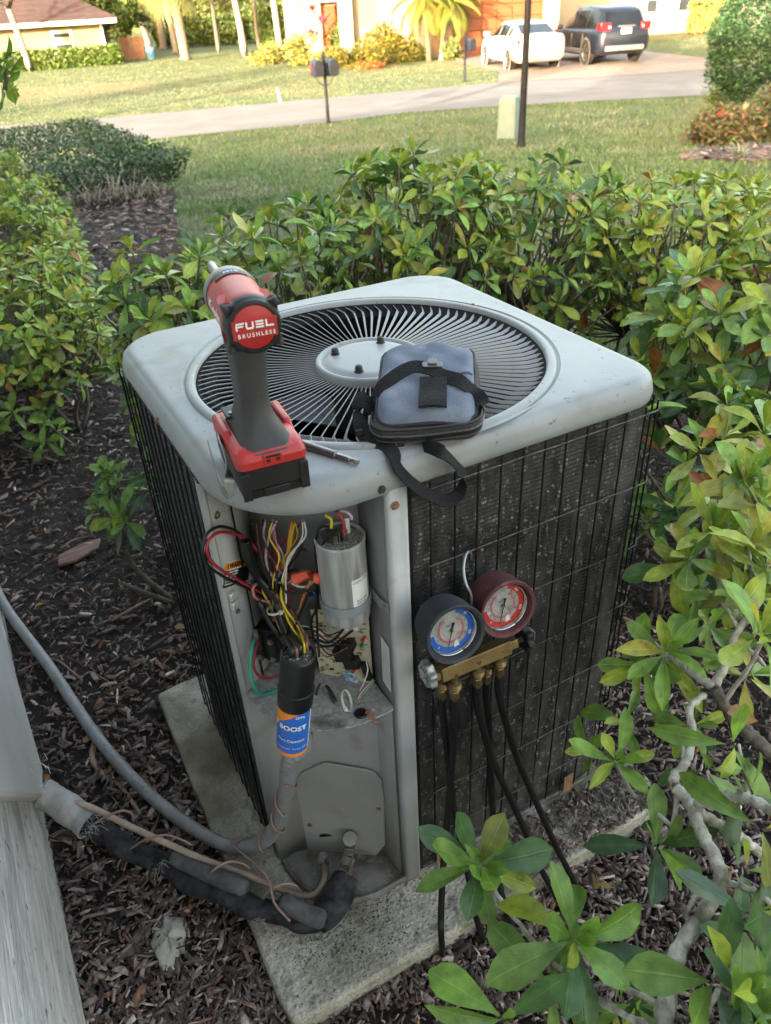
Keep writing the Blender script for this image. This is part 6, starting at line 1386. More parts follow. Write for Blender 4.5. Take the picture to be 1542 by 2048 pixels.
def mailbox(px, py, label, two=True, h=1.32):
    b = ground(px, py); t_ = thing('mailbox', label, 'mailbox', tuple(b)); Mx = Matrix.Translation(b)@Matrix.Rotation(R(-12),4,'Z')
    MB().lathe([(.06,-.05),(.055,.05),(.04,.08),(.035,h),(.05,h+.02),(.05,h+.06),(.02,h+.12),(0,h+.14)], 12, Mx).build('post', ironm, t_, angle=40)
    for sx in ((-1,1) if two else (1,)):
        prof = [(-.10,-.13)]+[(.115*math.cos(a),.07+.115*math.sin(a)) for a in np.linspace(math.pi,0,11)]+[(.10,-.13)]
        M2 = Mx@Matrix.Translation((sx*.17,.24,h-.20))@Matrix.Rotation(R(90),4,'X')
        mb = MB(); mb.prism(prof, 0, .50, M2); bx = mb.build('box', mat('mailbox_navy',(0.012,0.016,0.032),.5,c2=(.018,.023,.04),scale=8,spec=.2), t_, bevel=.008)
        mb = MB(); mb.prism([(x*.94,z*.94) for x,z in prof], .50, .515, M2); mb.build('flap', ironm, bx, bevel=.004)
        mb = MB(); mb.box((sx*.30,.0,h-.16),(.012,.05,.18),Mx); mb.build('flag', mat('flag_red',(.35,.03,.03),.5), bx)
        mb = MB(); mb.tube(smooth_path([Mx@Vector((0,0,h-.55)),Mx@Vector((sx*.10,0,h-.50)),Mx@Vector((sx*.20,0,h-.38)),Mx@Vector((sx*.24,0,h-.34)),Mx@Vector((sx*.20,0,h-.30)),Mx@Vector((sx*.12,0,h-.36))],5), .012, 6); mb.build('scroll_bracket', ironm, t_)
    mb = MB(); mb.box((0,0,h-.335),(.52,.06,.03),Mx); mb.build('arm', ironm, t_)
mailbox(657,248,'dark double mailbox on one post at the near edge of the street',True)
mailbox(929,164,'dark mailbox on a single post across the street by the driveway',False,1.20)
b = ground(561,206); fm = thing('marker_stake', 'small white marker stake on the grass verge across the street', 'stake', tuple(b)); mb = MB(); mb.prism([(-.03,0),(.03,0),(.025,.36),(-.02,.38)],-.008,.008,Matrix.Translation(b)@Matrix.Rotation(R(90),4,'X')@Matrix.Rotation(R(8),4,'Z')); mb.build('stake', white_m, fm)

# ================================================================ CARS
def carpaint(name, c, c2):
    return mat(name, c, .34, 0, c2=c2, scale=2, coat=.25, spec=.35)
glass_car = mat('car_glass', (0.006,0.008,0.011), .12, c2=(.010,.012,.016), scale=3, spec=.4)
tyre_m = mat('tyre', (0.02,0.02,0.02), .85, c2=(.03,.03,.03), scale=40); rim_m = mat('alloy', (.45,.45,.46), .35, .9, c2=(.38,.38,.39), scale=12)
tail_m = mat('tail_red', (0.45,0.01,0.02), .2, c2=(.34,.01,.015), scale=30, coat=.6); trim_m = mat('trim_grey', (0.13,0.13,0.135), .55, c2=(.16,.16,.165), scale=8); plate_m = white_m
def car(name, label, cat, pos, yaw, paint, L_, W_, st, cab, wr, wheels_x, tail, suv):
    t_ = thing(name, label, cat, (pos[0],pos[1],pos[2]), yaw); Mx = TM[t_]
    mb = MB(); rings = []
    for x, zb, zs, w_, cr in st:
        half = [(0,zb),(w_*.82,zb),(w_*.97,zb+(zs-zb)*.14),(w_,zb+(zs-zb)*.42),(w_*.985,zb+(zs-zb)*.72),(w_*.955,zb+(zs-zb)*.93),(w_*.88,zs+cr*.3),(w_*.55,zs+cr*.85),(0,zs+cr)]
        rings.append([Mx@Vector((x,y,z)) for y,z in half]+[Mx@Vector((x,-y,z)) for y,z in half[-2:0:-1]])
    mb.loft(rings); body = mb.build('body', paint, t_, angle=50)
    mb = MB(); rings = []
    for x, zb, zt, wb, wt in cab:
        half = [(wb,zb),(wb+(wt-wb)*.5+.012,zb+(zt-zb-.05)*.5),(wt,zt-.05),(wt*.9,zt-.012),(wt*.5,zt),(0,zt+.008)]
        rings.append([Mx@Vector((x,y,z)) for y,z in half]+[Mx@Vector((x,-y,z)) for y,z in half[-2::-1]])
    mb.loft(rings); mb.build('cabin', paint, t_, angle=55)
    def cabs(x):
        for a, b_ in zip(cab, cab[1:]):
            if a[0] <= x <= b_[0]:
                f = (x-a[0])/(b_[0]-a[0]); return [a[i]+(b_[i]-a[i])*f for i in range(5)]
        return cab[-1]
    wins = ((-1.28,-.98),(-.90,-.02),(.08,.98)) if suv is False else ((-1.95,-1.15),(-1.02,-.12),(.0,.95))
    for sy in (-1,1):
        for xa, xb in wins:
            def sp_(u, v):
                x = xa+(xb-xa)*u; c_ = cabs(x); tt = .10+.78*v; zb, zt, wb, wt = c_[1:]
                bul = .012*math.sin(math.pi*min(1,tt)); return Mx@Vector((x, sy*(wb+(wt-wb)*tt+bul+.008), zb+(zt-zb-.05)*tt))
            mb = MB(); mb.grid(sp_, 6, 5); mb.build('side_window', glass_car, t_, angle=0)
        for xa in (-.06, .98-1.95 if suv is False else -1.08):
            mb = MB(); c_ = st[4]; mb.box((xa+.02, sy*(c_[3]-.005), (c_[1]+c_[2])/2+.02),(.012,.02,.5),Mx); mb.build('door_seam', trim_m, t_)
            mb = MB(); mb.box((xa-.16, sy*(c_[3]+.008), c_[2]-.10),(.16,.03,.035),Mx); mb.build('door_handle', paint, t_, bevel=.008)
        mb = MB(); mb.box((.95, sy*(cab[2][3]+.16), cab[2][1]+.08),(.10,.22,.15),Mx); mb.build('wing_mirror', paint, t_, bevel=.03)
    # rear window: between the first two cabin stations
    a, b_ = cab[0], cab[1]
    def rw(u, v):
        f = .12+.76*v; y = (u-.5)*2*(a[4]+(b_[4]-a[4])*f)*.88
        dx, dz = b_[0]-a[0], b_[2]-a[2]; l = math.hypot(dx,dz)
        return Mx@Vector((a[0]+dx*f-dz/l*.012, y, a[2]+dz*f+dx/l*.012))
    mb = MB(); mb.grid(rw, 6, 4); mb.build('rear_window', glass_car, t_, angle=0)
    a, b_ = cab[-1], cab[-2]
    def fw_(u, v):
        f = .1+.8*v; y = (u-.5)*2*(a[4]+(b_[4]-a[4])*f)*.9; dx, dz = b_[0]-a[0], b_[2]-a[2]; l = math.hypot(dx,dz)
        return Mx@Vector((a[0]+dx*f+dz/l*.012, y, a[2]+dz*f-dx/l*.012))
    mb = MB(); mb.grid(fw_, 6, 4); mb.build('windscreen', glass_car, t_, angle=0)
    for wx in wheels_x:
        for sy in (-1,1):
            Mw_ = Mx@Matrix.Translation((wx,sy*(W_/2-.205),wr))@Matrix.Rotation(R(-90*sy),4,'X')
            ty = MB().lathe([(wr*.62,.0),(wr*.9,-.0),(wr,.03),(wr,.18),(wr*.93,.215),(wr*.66,.218),(wr*.62,.20)], 32, Mw_).build('wheel', tyre_m, t_, angle=35)
            mb = MB(); mb.lathe([(0,.17),(wr*.60,.17),(wr*.66,.21),(wr*.60,.212),(wr*.57,.195),(wr*.1,.19),(0,.19)], 30, Mw_)
            mb.build('rim', rim_m, ty, angle=35)
            mb = MB()
            for k in range(5):
                mb.box((wr*.34,0,.200),(wr*.52,wr*.16,.02),Mw_@Matrix.Rotation(2*math.pi*k/5,4,'Z'))
            mb.build('spokes', rim_m, ty)
            mb = MB(); mb.lathe([(wr*1.02,.204),(wr*1.17,.204),(wr*1.20,.213),(wr*1.17,.222),(wr*1.02,.214)], 40, Mw_, cap=False); mb.build('wheel_arch', trim_m if suv else paint, t_, angle=40)
    for sy in (-1,1):
        mb = MB(); x0, x1, ya, yb_, za, zb_ = tail; 
        mb.loft([[Mx@Vector((x,sy*y,z)) for x,y,z in ((x0-.02,ya,za),(x0-.025,ya,zb_),(x0+.02,yb_-.02,zb_+.02),(x0+.02,yb_-.02,za))],[Mx@Vector((x,sy*y,z)) for x,y,z in ((x0+.08,ya,za),(x0+.08,ya,zb_),(x1-.1,yb_+.012,zb_+.0),(x1-.06,yb_+.016,za+.02))]]); mb.build('tail_light', tail_m, t_, bevel=.01)
        mb = MB(); mb.box((x0+.03,sy*(ya+.05),(za+zb_)/2-.01),(.11,.07,.06),Mx); mb.build('reverse_lamp', white_m, t_)
        mb = MB(); mb.box((st[0][0]+.03,sy*.62,st[0][1]+.10),(.06,.16,.05),Mx); mb.build('reflector', tail_m, t_)
    mb = MB(); zb = st[1][1]; mb.box((st[0][0]+.02,0,zb+.13),(.10,W_*.72,.16),Mx); mb.build('lower_bumper', trim_m if suv else paint, t_, bevel=.03)
    mb = MB(); mb.box((st[0][0]-.010,0,tail[4]-.02),(.03,.36,.17),Mx); mb.build('licence_plate', plate_m, t_, bevel=.005)
    mb = MB(); mb.box((st[0][0]-.014,0,tail[4]+.12),(.03,.62,.035),Mx); mb.build('boot_trim', rim_m, t_, bevel=.008)
    if suv:
        for sy in (-1,1):
            mb = MB(); mb.tube([Mx@Vector((x,sy*.66,cab[2][2]+z)) for x,z in ((-1.9,-.02),(-1.8,.05),(.2,.055),(.35,.0))], .018, 6); mb.build('roof_rail', trim_m, t_)
            mb = MB(); mb.box((0,sy*(W_/2-.02),.42),(2.0,.05,.16),Mx); mb.build('sill_cladding', trim_m, t_, bevel=.02)
    return t_
yaw = math.atan2(.95,.32)
sed_st = [(-2.42,.42,.95,.70,.05),(-2.36,.30,1.02,.82,.05),(-2.15,.24,1.05,.885,.05),(-1.6,.22,1.03,.91,.05),(0,.20,.98,.915,.03),(1.2,.20,.95,.91,.03),(1.9,.23,.88,.885,.03),(2.25,.27,.76,.80,.02),(2.42,.36,.62,.62,.02)]
sed_cab = [(-1.95,.98,1.06,.80,.72),(-1.10,.98,1.38,.83,.60),(-.35,.97,1.47,.84,.60),(.35,.96,1.44,.84,.58),(1.35,.93,.99,.80,.66)]
e1, e2 = Vector((.32,.95,0)).normalized(), Vector((.95,-.32,0)).normalized()
rl = ground(1020,140); p = rl + e1*1.38 + e2*.80
car('sedan','white sedan parked in the driveway beside the black car','car',p,yaw,carpaint('paint_white',(.42,.42,.415),(.46,.46,.455)),4.84,1.83,sed_st,sed_cab,.33,(-1.38,1.40),(-2.37,-2.12,.46,.84,.80,.93),False)
suv_st = [(-2.52,.50,1.00,.76,.05),(-2.45,.40,1.07,.90,.05),(-2.2,.32,1.12,.97,.04),(-1.6,.30,1.12,.985,.03),(0,.28,1.09,.99,.03),(1.2,.28,1.08,.985,.03),(2.0,.30,1.03,.95,.03),(2.35,.34,.90,.86,.03),(2.5,.45,.70,.70,.02)]
suv_cab = [(-2.44,1.04,1.10,.86,.80),(-2.02,1.06,1.66,.90,.68),(-1.6,1.06,1.75,.905,.69),(-.8,1.06,1.79,.91,.70),(.2,1.05,1.74,.91,.69),(.7,1.04,1.55,.90,.68),(1.5,1.01,1.05,.88,.76)]
rl = ground(1173,130); p = rl + e1*1.42 + e2*.88
car('suv','black sport utility car parked beside the white sedan','car',p,yaw,carpaint('paint_black',(.008,.011,.020),(.011,.014,.024)),5.02,1.98,suv_st,suv_cab,.39,(-1.45,1.45),(-2.47,-2.12,.56,.93,1.06,1.28),True)

# ================================================================ HOUSES ACROSS THE STREET
cream_m = mat('render_cream', (0.20,0.175,0.140), .85, c2=(0.23,0.20,0.165), scale=1.2, bump=.3, bscale=30)
peach_m = mat('render_peach', (0.21,0.135,0.085), .85, c2=(0.24,0.16,0.10), scale=1.5, bump=.3, bscale=30)
trimw_m = mat('trim_white', (0.50,0.47,0.42), .7, c2=(.56,.53,.47), scale=2)
yellow_m = mat('render_yellow', (0.185,0.150,0.095), .85, c2=(0.215,0.175,0.115), scale=.8, bump=.3, bscale=30)
beige_m = mat('render_beige', (0.21,0.185,0.145), .85, c2=(0.24,0.21,0.168), scale=.8, bump=.3, bscale=30)
garage_m = mat('garage_wood', (0.20,0.055,0.016), .6, c2=(0.16,0.042,0.013), scale=3, stretch=(.2,1,4), bump=.2)
tile_m = mat('roof_tile', (0.034,0.018,0.018), .85, c2=(0.06,0.03,0.028), scale=2.2, detail=6, bump=.6, bscale=9, c3=(.045,.032,.03), s3=.8)
door_m = mat('door_red', (0.30,0.09,0.03), .55, c2=(.25,.07,.025), scale=2)
win_m = mat('window_glass', (0.022,0.027,0.035), .15, c2=(.04,.046,.055), scale=1.2)
e1v = Vector((.32,.95)).normalized(); GZ = -DROP
def hloc(P0): return Matrix.Translation((P0.x,P0.y,GZ))@Matrix((e2,e1,Vector((0,0,1)))).transposed().to_4x4()
def u_at(px, P0, v=0.0):                                 # along-wall coordinate of a pixel column near the ground
    q = at_plane(px, 90, Vector((P0.x,P0.y,0))+e1*v, e1); return (q-Vector((P0.x,P0.y,0))).dot(e2)
Pg = ground(882,116); MG = hloc(Pg)
oh = thing('house', 'peach house with a brown garage door and a deep porch behind the white car', 'house', (Pg.x,Pg.y,GZ))
ug = [u_at(x,Pg) for x in (866,905,1085,1114)]
def hb_(u0,u1,v0,v1,z0,z1,name,m,par,M_=None,bevel=0.0):
    mb = MB(); mb.box(((u0+u1)/2,(v0+v1)/2,(z0+z1)/2),(u1-u0,v1-v0,z1-z0),M_); return mb.build(name,m,par,smooth=False,bevel=bevel)
hb_(ug[0],ug[1],0,.4,-.1,3.0,'wall',peach_m,oh,MG); hb_(ug[2],ug[3],0,.4,-.1,3.0,'wall',cream_m,oh,MG); hb_(ug[1],ug[2],0,.4,2.35,3.0,'wall',cream_m,oh,MG)
hb_(ug[3]-.35,ug[3]-.003,.403,7.5,-.1,3.0,'wall',cream_m,oh,MG); hb_(ug[0]+.003,ug[0]+.35,.403,7.5,-.1,3.0,'wall',cream_m,oh,MG)
nrow, ncol = 5, 6
for i in range(nrow):
    for j in range(ncol):
        du = (ug[2]-ug[1])/ncol; dz = 2.35/nrow
        hb_(ug[1]+du*j+.02,ug[1]+du*(j+1)-.02,.22,.27,dz*i+.015,dz*(i+1)-.015,'door_panel',garage_m,oh,MG,.012)
hb_(ug[1],ug[2],.275,.30,0,2.35,'garage_door_back',garage_m,oh,MG)
um = [u_at(x,Pg,7.9) for x in (560,604,640,674,700,736,872)]
hb_(um[0]+.35,um[1],7.5,7.9,-.1,3.2,'wall',cream_m,oh,MG); hb_(um[1],um[2],6.4,6.8,-.1,3.2,'porch_column',cream_m,oh,MG); hb_(um[3],um[4],6.4,6.8,-.1,3.2,'porch_column',cream_m,oh,MG); hb_(um[2]-.0,um[3]+.0,6.45,6.75,2.3,3.2,'porch_beam',trimw_m,oh,MG)
hb_(um[4],um[6],6.9,7.3,-.1,3.2,'wall',cream_m,oh,MG); hb_(um[1],um[4],9.3,9.5,-.1,3.2,'porch_wall',peach_m,oh,MG)
dr_ = hb_(um[2]+.25,um[2]+1.2,9.22,9.29,0,2.1,'door',door_m,oh,MG,.01); hb_(um[4]+.4,um[5]+.3,6.86,6.898,1.15,2.3,'niche',peach_m,oh,MG)
hb_(um[4]+.2,um[5]+.6,6.80,6.898,2.35,2.5,'niche_lintel',trimw_m,oh,MG)
mb = MB(); mb.add([MG@Vector(q) for q in ((ug[0]-.6,-.6,2.95),(ug[3]+.6,-.6,2.95),(ug[3]+.6,14,2.95),(um[0]-.4,14,2.95),(um[0]-.4,6.2,2.95),(ug[0]-.6,6.2,2.95),((ug[0]+ug[3])/2,6.0,5.4),((um[0]+ug[3])/2,10,5.4))],[(0,1,6),(1,2,7,6),(2,3,7),(3,4,7),(4,5,6,7),(5,0,6),(5,4,3,2,1,0)]); mb.build('roof', tile_m, oh, smooth=False)
# beige house far right
Pb = ground(1350,66); MBq = hloc(Pb); bh = thing('house', 'pale beige house with awninged windows at the far right', 'house', (Pb.x,Pb.y,GZ))
ub = [u_at(x,Pb) for x in (1100,1284,1303,1346,1372,1462)]
hb_(ub[0],ub[5]+6,0,8,-.1,3.1,'wall',beige_m,bh,MBq)
for a, b_ in ((ub[1],ub[2]),(ub[3],ub[4])):
    f_ = hb_(a-.08,b_+.08,-.05,-.003,.95,2.3,'window_frame',trimw_m,bh,MBq,.01); hb_(a,b_,-.058,-.053,1.02,2.22,'window_pane',win_m,f_,MBq)
    hb_(a-.02,b_+.02,-.066,-.059,1.58,1.63,'glazing_bar',trimw_m,f_,MBq); hb_(a-.15,b_+.15,-.10,-.003,.86,.95,'window_sill',trimw_m,f_,MBq)
    mb = MB(); mb.add([MBq@Vector(q) for q in ((a-.5,-.02,2.75),(b_+.5,-.02,2.75),(b_+.55,-.8,2.3),(a-.55,-.8,2.3),(b_+.55,-.8,2.2),(a-.55,-.8,2.2),(a-.5,-.02,2.65),(b_+.5,-.02,2.65))],[(0,1,2,3),(3,2,4,5),(0,3,5,6),(1,7,4,2),(6,5,4,7)]); mb.build('awning', trimw_m, bh, smooth=False)
mb = MB(); q0 = ub[0]-.6; q1 = ub[5]+6.6; mb.add([MBq@Vector(q) for q in ((q0,-.6,3.05),(q1,-.6,3.05),(q1,8.6,3.05),(q0,8.6,3.05),(q0+3,4,5.3),(q1-3,4,5.3))],[(0,1,5,4),(1,2,5),(2,3,4,5),(3,0,4),(3,2,1,0)]); mb.build('roof', tile_m, bh, smooth=False)
# yellow house far left, gable end towards the left
Py = ground(230,126); yh = thing('house', 'yellow house with a dark tiled roof and one white window at the upper left', 'house', (Py.x,Py.y,GZ))
f1 = Vector((.995,-.10,0)).normalized(); f2 = Vector((.10,.995,0)).normalized()
MY = Matrix.Translation((Py.x,Py.y,GZ))@Matrix((f1,f2,Vector((0,0,1)))).transposed().to_4x4()
def uy(px, py=90): return (at_plane(px,py,Vector((Py.x,Py.y,0)),f2)-Vector((Py.x,Py.y,0))).dot(f1)
def zy(px, py): return at_plane(px,py,Vector((Py.x,Py.y,0)),f2).z-GZ
uR = uy(213); ez = zy(190,46); 
hb_(uR-14,uR,0,9,-.1,ez,'wall',yellow_m,yh,MY)
w0, w1, wz0, wz1 = uy(109), uy(146), zy(128,109), zy(126,64)
f_ = hb_(w0-.08,w1+.08,-.05,-.003,wz0-.08,wz1+.08,'window_frame',trimw_m,yh,MY,.01)
for k in range(2):
    hb_(w0+.05,w1-.05,-.058,-.053,wz0+(wz1-wz0)*.5*k+.05,wz0+(wz1-wz0)*.5*(k+1)-.05,'window_pane',win_m,f_,MY)
for k in range(5): hb_(w0+.05,w1-.05,-.066,-.0585,wz0+(wz1-wz0)*(.54+.05*k),wz0+(wz1-wz0)*(.56+.05*k),'blind_slat',trimw_m,f_,MY)
hb_(uR-14.4,uR+.7,-.72,-.60,ez-.03,ez+.20,'fascia',trimw_m,yh,MY); hb_(uR-.16,uR-.04,-.12,-.003,0,ez-.03,'downpipe',trimw_m,yh,MY)
mb = MB(); mb.add([MY@Vector(q) for q in ((uR-14.4,-.70,ez+.16),(uR+.8,-.70,ez+.16),(uR+.8,9.6,ez+.16),(uR-14.4,9.6,ez+.16),(uR-10,4.4,ez+2.6),(uR-3.6,4.4,ez+2.6))],[(0,1,5,4),(1,2,5),(2,3,4,5),(3,0,4),(3,2,1,0)]); rf_ = mb.build('roof', tile_m, yh, smooth=False)
mb = MB()                                                 # courses of tiles as real ridges on the front slope
for k in range(12):
    t0, t1 = k/12, (k+1)/12; sl = lambda t: -.72+5.1*t; zz = lambda t: ez+.175+2.44*t
    L0 = uR-14.4+4.4*t0; R0_ = uR+.8-4.4*t0
    mb.add([MY@Vector(q) for q in ((L0,sl(t0),zz(t0)+.05),(R0_,sl(t0),zz(t0)+.05),(R0_-.35,sl(t1),zz(t1)+.005),(L0+.35,sl(t1),zz(t1)+.005),(L0,sl(t0),zz(t0)),(R0_,sl(t0),zz(t0)))],[(0,1,2,3),(4,5,1,0)])
mb.build('tile_course', tile_m, rf_, smooth=False)

# wooden fence
fb = ground(245,121); fe = ground(292,118); fc = thing('fence', 'short reddish wooden picket fence beside the yellow house', 'fence', tuple(fb))
fence_m = mat('fence_wood', (0.22,0.09,0.05), .85, c2=(0.30,0.14,0.08), scale=4)
dvec = (fe-fb); n_ = 11
for i in range(n_):
    p = fb+dvec*(i+.5)/n_; mb = MB(); wd_ = dvec.length/n_*.82
    mb.box((0,0,.55),(wd_,.03,1.15+.05*(i%3)),axes(p,dvec,(0,0,1))@Matrix(((1,0,0,0),(0,0,1,0),(0,-1,0,0),(0,0,0,1)))); mb.build('picket', fence_m, fc, smooth=False)
for z in (.25,.9):
    mb = MB(); mb.tube([fb+Vector((0,.06,z)), fe+Vector((0,.06,z))], .04, 4); mb.build('rail', fence_m, fc)
b = ground(304,119); bn = thing('bin', 'small blue bin at the end of the wooden fence', 'bin', tuple(b)); MB().lathe([(0,0),(.22,0),(.27,.5),(.28,.52),(.2,.6),(0,.62)],14,Matrix.Translation(b)).build('body', mat('bin_blue',(.08,.2,.33),.5,c2=(.1,.24,.38),scale=4), bn, angle=40)

# ================================================================ TREES AND PLANTS ACROSS THE STREET
GRN = [(.055,.10,.022),(.085,.13,.03),(.12,.155,.038),(.16,.17,.05)]; GRY = [(.11,.135,.04),(.15,.16,.05),(.075,.11,.03),(.19,.175,.07)]; YLW = [(.22,.20,.045),(.16,.175,.04),(.27,.225,.06),(.11,.135,.035)]
def ell_points(c, r, n, clumps=10, spread=.42, seed=0, shell=.6):
    g_ = np.random.default_rng(seed); d = g_.normal(0,1,(clumps,3)); d /= np.linalg.norm(d,axis=1,keepdims=True); cc = d*(g_.random((clumps,1))**.4)*.72
    k = g_.integers(0,clumps,n); q = g_.normal(0,1,(n,3)); q /= np.linalg.norm(q,axis=1,keepdims=True); q *= spread*(shell+(1-shell)*g_.random((n,1)))*(.7+.6*g_.random((clumps,1))[k])
    return np.array(c)+(cc[k]+q)*np.array(r)
def tree(label, base, h, tr, crown_c, crown_r, n, size, tints, probs, seed, cat='tree', name='tree', bark=None, group=None, limbs=7):
    bark = bark or barkd_m
    t_ = thing(name, label, cat, tuple(base), 0, group); rnd = random.Random(seed); base = Vector(base); cc = Vector(crown_c); mb = MB()
    fork = base.lerp(cc,.55); mb.tube(smooth_path([base+Vector((0,0,-.1)),base.lerp(fork,.5)+Vector((rnd.uniform(-.1,.1)*h*.2,0,0)),fork],5),[tr*(1.25 if i == 0 else 1-.35*i/10) for i in range(11)],9); mb.build('trunk', bark or bark_m, t_, angle=0)
    mb = MB()
    for i in range(limbs):
        a = i*2.4+rnd.random(); e_ = cc+Vector((math.cos(a)*crown_r[0]*.75,math.sin(a)*crown_r[1]*.75,rnd.uniform(-.3,.6)*crown_r[2])); mid = fork.lerp(e_,.5)+Vector((0,0,-.05*h))
        pth = smooth_path([fork+Vector((0,0,-.02)),mid,e_],5); mb.tube(pth,[tr*.5*(1-.8*j/(len(pth)-1)) for j in range(len(pth))],6)
    mb.build('limbs', bark or bark_m, t_, angle=0)
    P = ell_points(cc, crown_r, n, 14, .42, seed); P = P[P[:,2] > base.z+.05]; leafcloud(P, None, size, tints, probs, name='crown', parent=t_); return t_
def shrub_far(label, base, r, n, size, tints, probs, seed, cat='bush', name='bush', zc_=.55, group=None):
    base = Vector(base); t_ = thing(name, label, cat, tuple(base), 0, group)
    P = ell_points((base.x,base.y,base.z+r[2]*zc_*1.0), r, n, 12, .45, seed); P = P[P[:,2] > base.z]; leafcloud(P, None, size, tints, probs, name='foliage', parent=t_)
    mb = MB(); mb.tube([base+Vector((0,0,-.05)), base+Vector((0,0,r[2]*.6))], [.05,.03], 6); mb.build('stem', barkd_m, t_); return t_
P4 = [.3,.35,.25,.10]
def bare_tree(label, base, h, tr, seed, lean=(0,0)):
    t_ = thing('tree', label, 'tree', tuple(base)); rnd = random.Random(seed); base = Vector(base); pale = mat('bark_pale',(0.23,0.195,0.155),.9,c2=(0.15,0.125,0.1),scale=5,bump=.5)
    mb = MB(); top = base+Vector((lean[0],lean[1],h*.36)); mb.tube(smooth_path([base+Vector((0,0,-.1)),base.lerp(top,.5)+Vector((.04,0,0)),top],5),[tr*(1.5 if i == 0 else 1.05-.25*i/10) for i in range(11)],9); mb.build('trunk',pale,t_,angle=0)
    mb = MB(); tips = []
    def grow(p, d, L_, r_, lev):
        e_ = p+d*L_; mid = p.lerp(e_,.5)+Vector((rnd.uniform(-.06,.06),)*3)*L_; mb.tube([p,mid,e_],[r_,r_*.82,r_*.6],5)
        if lev == 0: tips.append(e_); return
        for k in range(3 if lev > 1 else 4):
            dd = (d+Vector((rnd.uniform(-.8,.8),rnd.uniform(-.8,.8),rnd.uniform(-.15,.6)))).normalized(); grow(e_, dd, L_*rnd.uniform(.6,.85), r_*.58, lev-1)
    for k in range(4):
        a = k*1.57+rnd.random(); grow(top, Vector((math.cos(a)*.7,math.sin(a)*.7,.9)).normalized(), h*.20, tr*.6, 3)
    mb.build('limbs', pale, t_, angle=0)
    P = np.array([t+Vector((rnd.gauss(0,.3),rnd.gauss(0,.3),rnd.gauss(0,.3))) for t in tips for _ in range(5)]); leafcloud(P, None, .16, GRY, P4, name='crown', parent=t_); return t_
frond_m = tint_mat('palm_frond', rough=.5, spec=.4, trans=.2, var=.2, vscale=3)
def frond_mesh(L_, wid, fan, col, seed):
    rnd = random.Random(seed); V = []; Fq = []; T = []
    def quad(a, b_, c_, d_, t): i = len(V); V.extend([a,b_,c_,d_]); Fq.append((i,i+1,i+2,i+3)); T.append(t)
    n = 22
    if fan:
        for k in range(n):
            a = R(-115+230*k/(n-1)); d = Vector((math.cos(a),math.sin(a),0)); s_ = Vector((-d.y,d.x,0)); c0_ = Vector((L_*.45,0,0)); LL = L_*.62*(.8+.2*math.cos(a)); dr_ = -.45*LL
            t = [x*rnd.uniform(.8,1.2) for x in col]; m_ = c0_+d*LL*.55+s_*wid*.5; m2 = c0_+d*LL*.55-s_*wid*.5
            quad(tuple(c0_),tuple(m_+Vector((0,0,.03))),tuple(c0_+d*LL+Vector((0,0,dr_))),tuple(m2+Vector((0,0,.03))),t)
        quad((0,-.02,0),(L_*.46,-.012,0),(L_*.46,.012,0),(0,.02,0),col)
    else:
        for k in range(n):
            t_ = .12+.88*k/(n-1); p = Vector((L_*t_*(1-.12*t_*t_),0,.55*L_*t_*.5-L_*.75*t_*t_))
            for sy in (-1,1):
                ll = L_*.34*math.sin(math.pi*min(1,.12+t_*.86))**.6; d = Vector((.55,sy*.8,-.30)).normalized(); s_ = Vector((.8,-sy*.55,0))*wid
                t = [x*rnd.uniform(.8,1.2) for x in col]; quad(tuple(p),tuple(p+d*ll*.5+s_*.5),tuple(p+d*ll+Vector((0,0,-.12*ll))),tuple(p+d*ll*.5-s_*.5),t)
        for k in range(6):
            f = lambda t_: Vector((L_*t_*(1-.12*t_*t_),0,.55*L_*t_*.5-L_*.75*t_*t_)); a, b_ = f(k/6), f((k+1)/6); quad(tuple(a+Vector((0,.015,0))),tuple(b_+Vector((0,.012,0))),tuple(b_-Vector((0,.012,0))),tuple(a-Vector((0,.015,0))),col)
    o = np_mesh('frond', np.array(V), np.array(Fq), np.array(T), frond_m); me = o.data; bpy.data.objects.remove(o); return me
FR = {}
def palm(label, base, h, tr, nf, L_, fan, col, seed, lean=(0,0), bark=None, group=None, wid=.06):
    t_ = thing('palm_tree', label, 'palm tree', tuple(base), 0, group); rnd = random.Random(seed); base = Vector(base); top = base+Vector((lean[0],lean[1],h))
    pth = smooth_path([base+Vector((0,0,-.1)),base.lerp(top,.4)+Vector((lean[0]*-.1,0,0)),top],10); mb = MB(); mb.tube(pth,[tr*(1.35 if i < 2 else 1.0)*(1+.05*((i%2)*2-1)) for i in range(len(pth))],9); mb.build('trunk', bark or mat('palm_trunk',(0.19,0.145,0.11),.9,c2=(0.13,0.095,0.07),scale=6,stretch=(1,1,4),bump=.6,bscale=18), t_, angle=0)
    key = (round(L_,2),fan,tuple(col))
    if key not in FR: FR[key] = [frond_mesh(L_,wid,fan,col,k) for k in range(3)]
    inv = TM[t_].inverted()
    for i in range(nf):
        a = 2.4*i+rnd.uniform(-.3,.3); el = R(75-125*((i+.5)/nf)+rnd.uniform(-8,8))
        M_ = Matrix.Translation(top)@Matrix.Rotation(a,4,'Z')@Matrix.Rotation(-el,4,'Y')@Matrix.Rotation(rnd.uniform(-.3,.3),4,'X')
        o = bpy.data.objects.new('frond', FR[key][i%3]); o.matrix_basis = inv@M_; o.parent = t_; COL.objects.link(o)
    return t_
def gp(px, py): return ground(px,py)
bare_tree('pale bare trunked tree in front of the yellow house', gp(62,143), 7.5, .17, 3, (-.25,.2))
bare_tree('pale bare branched tree on the far lawn right of the palms', gp(490,112), 8.0, .20, 5, (-.1,.3))
gpal = 'fan palms on the far lawn'
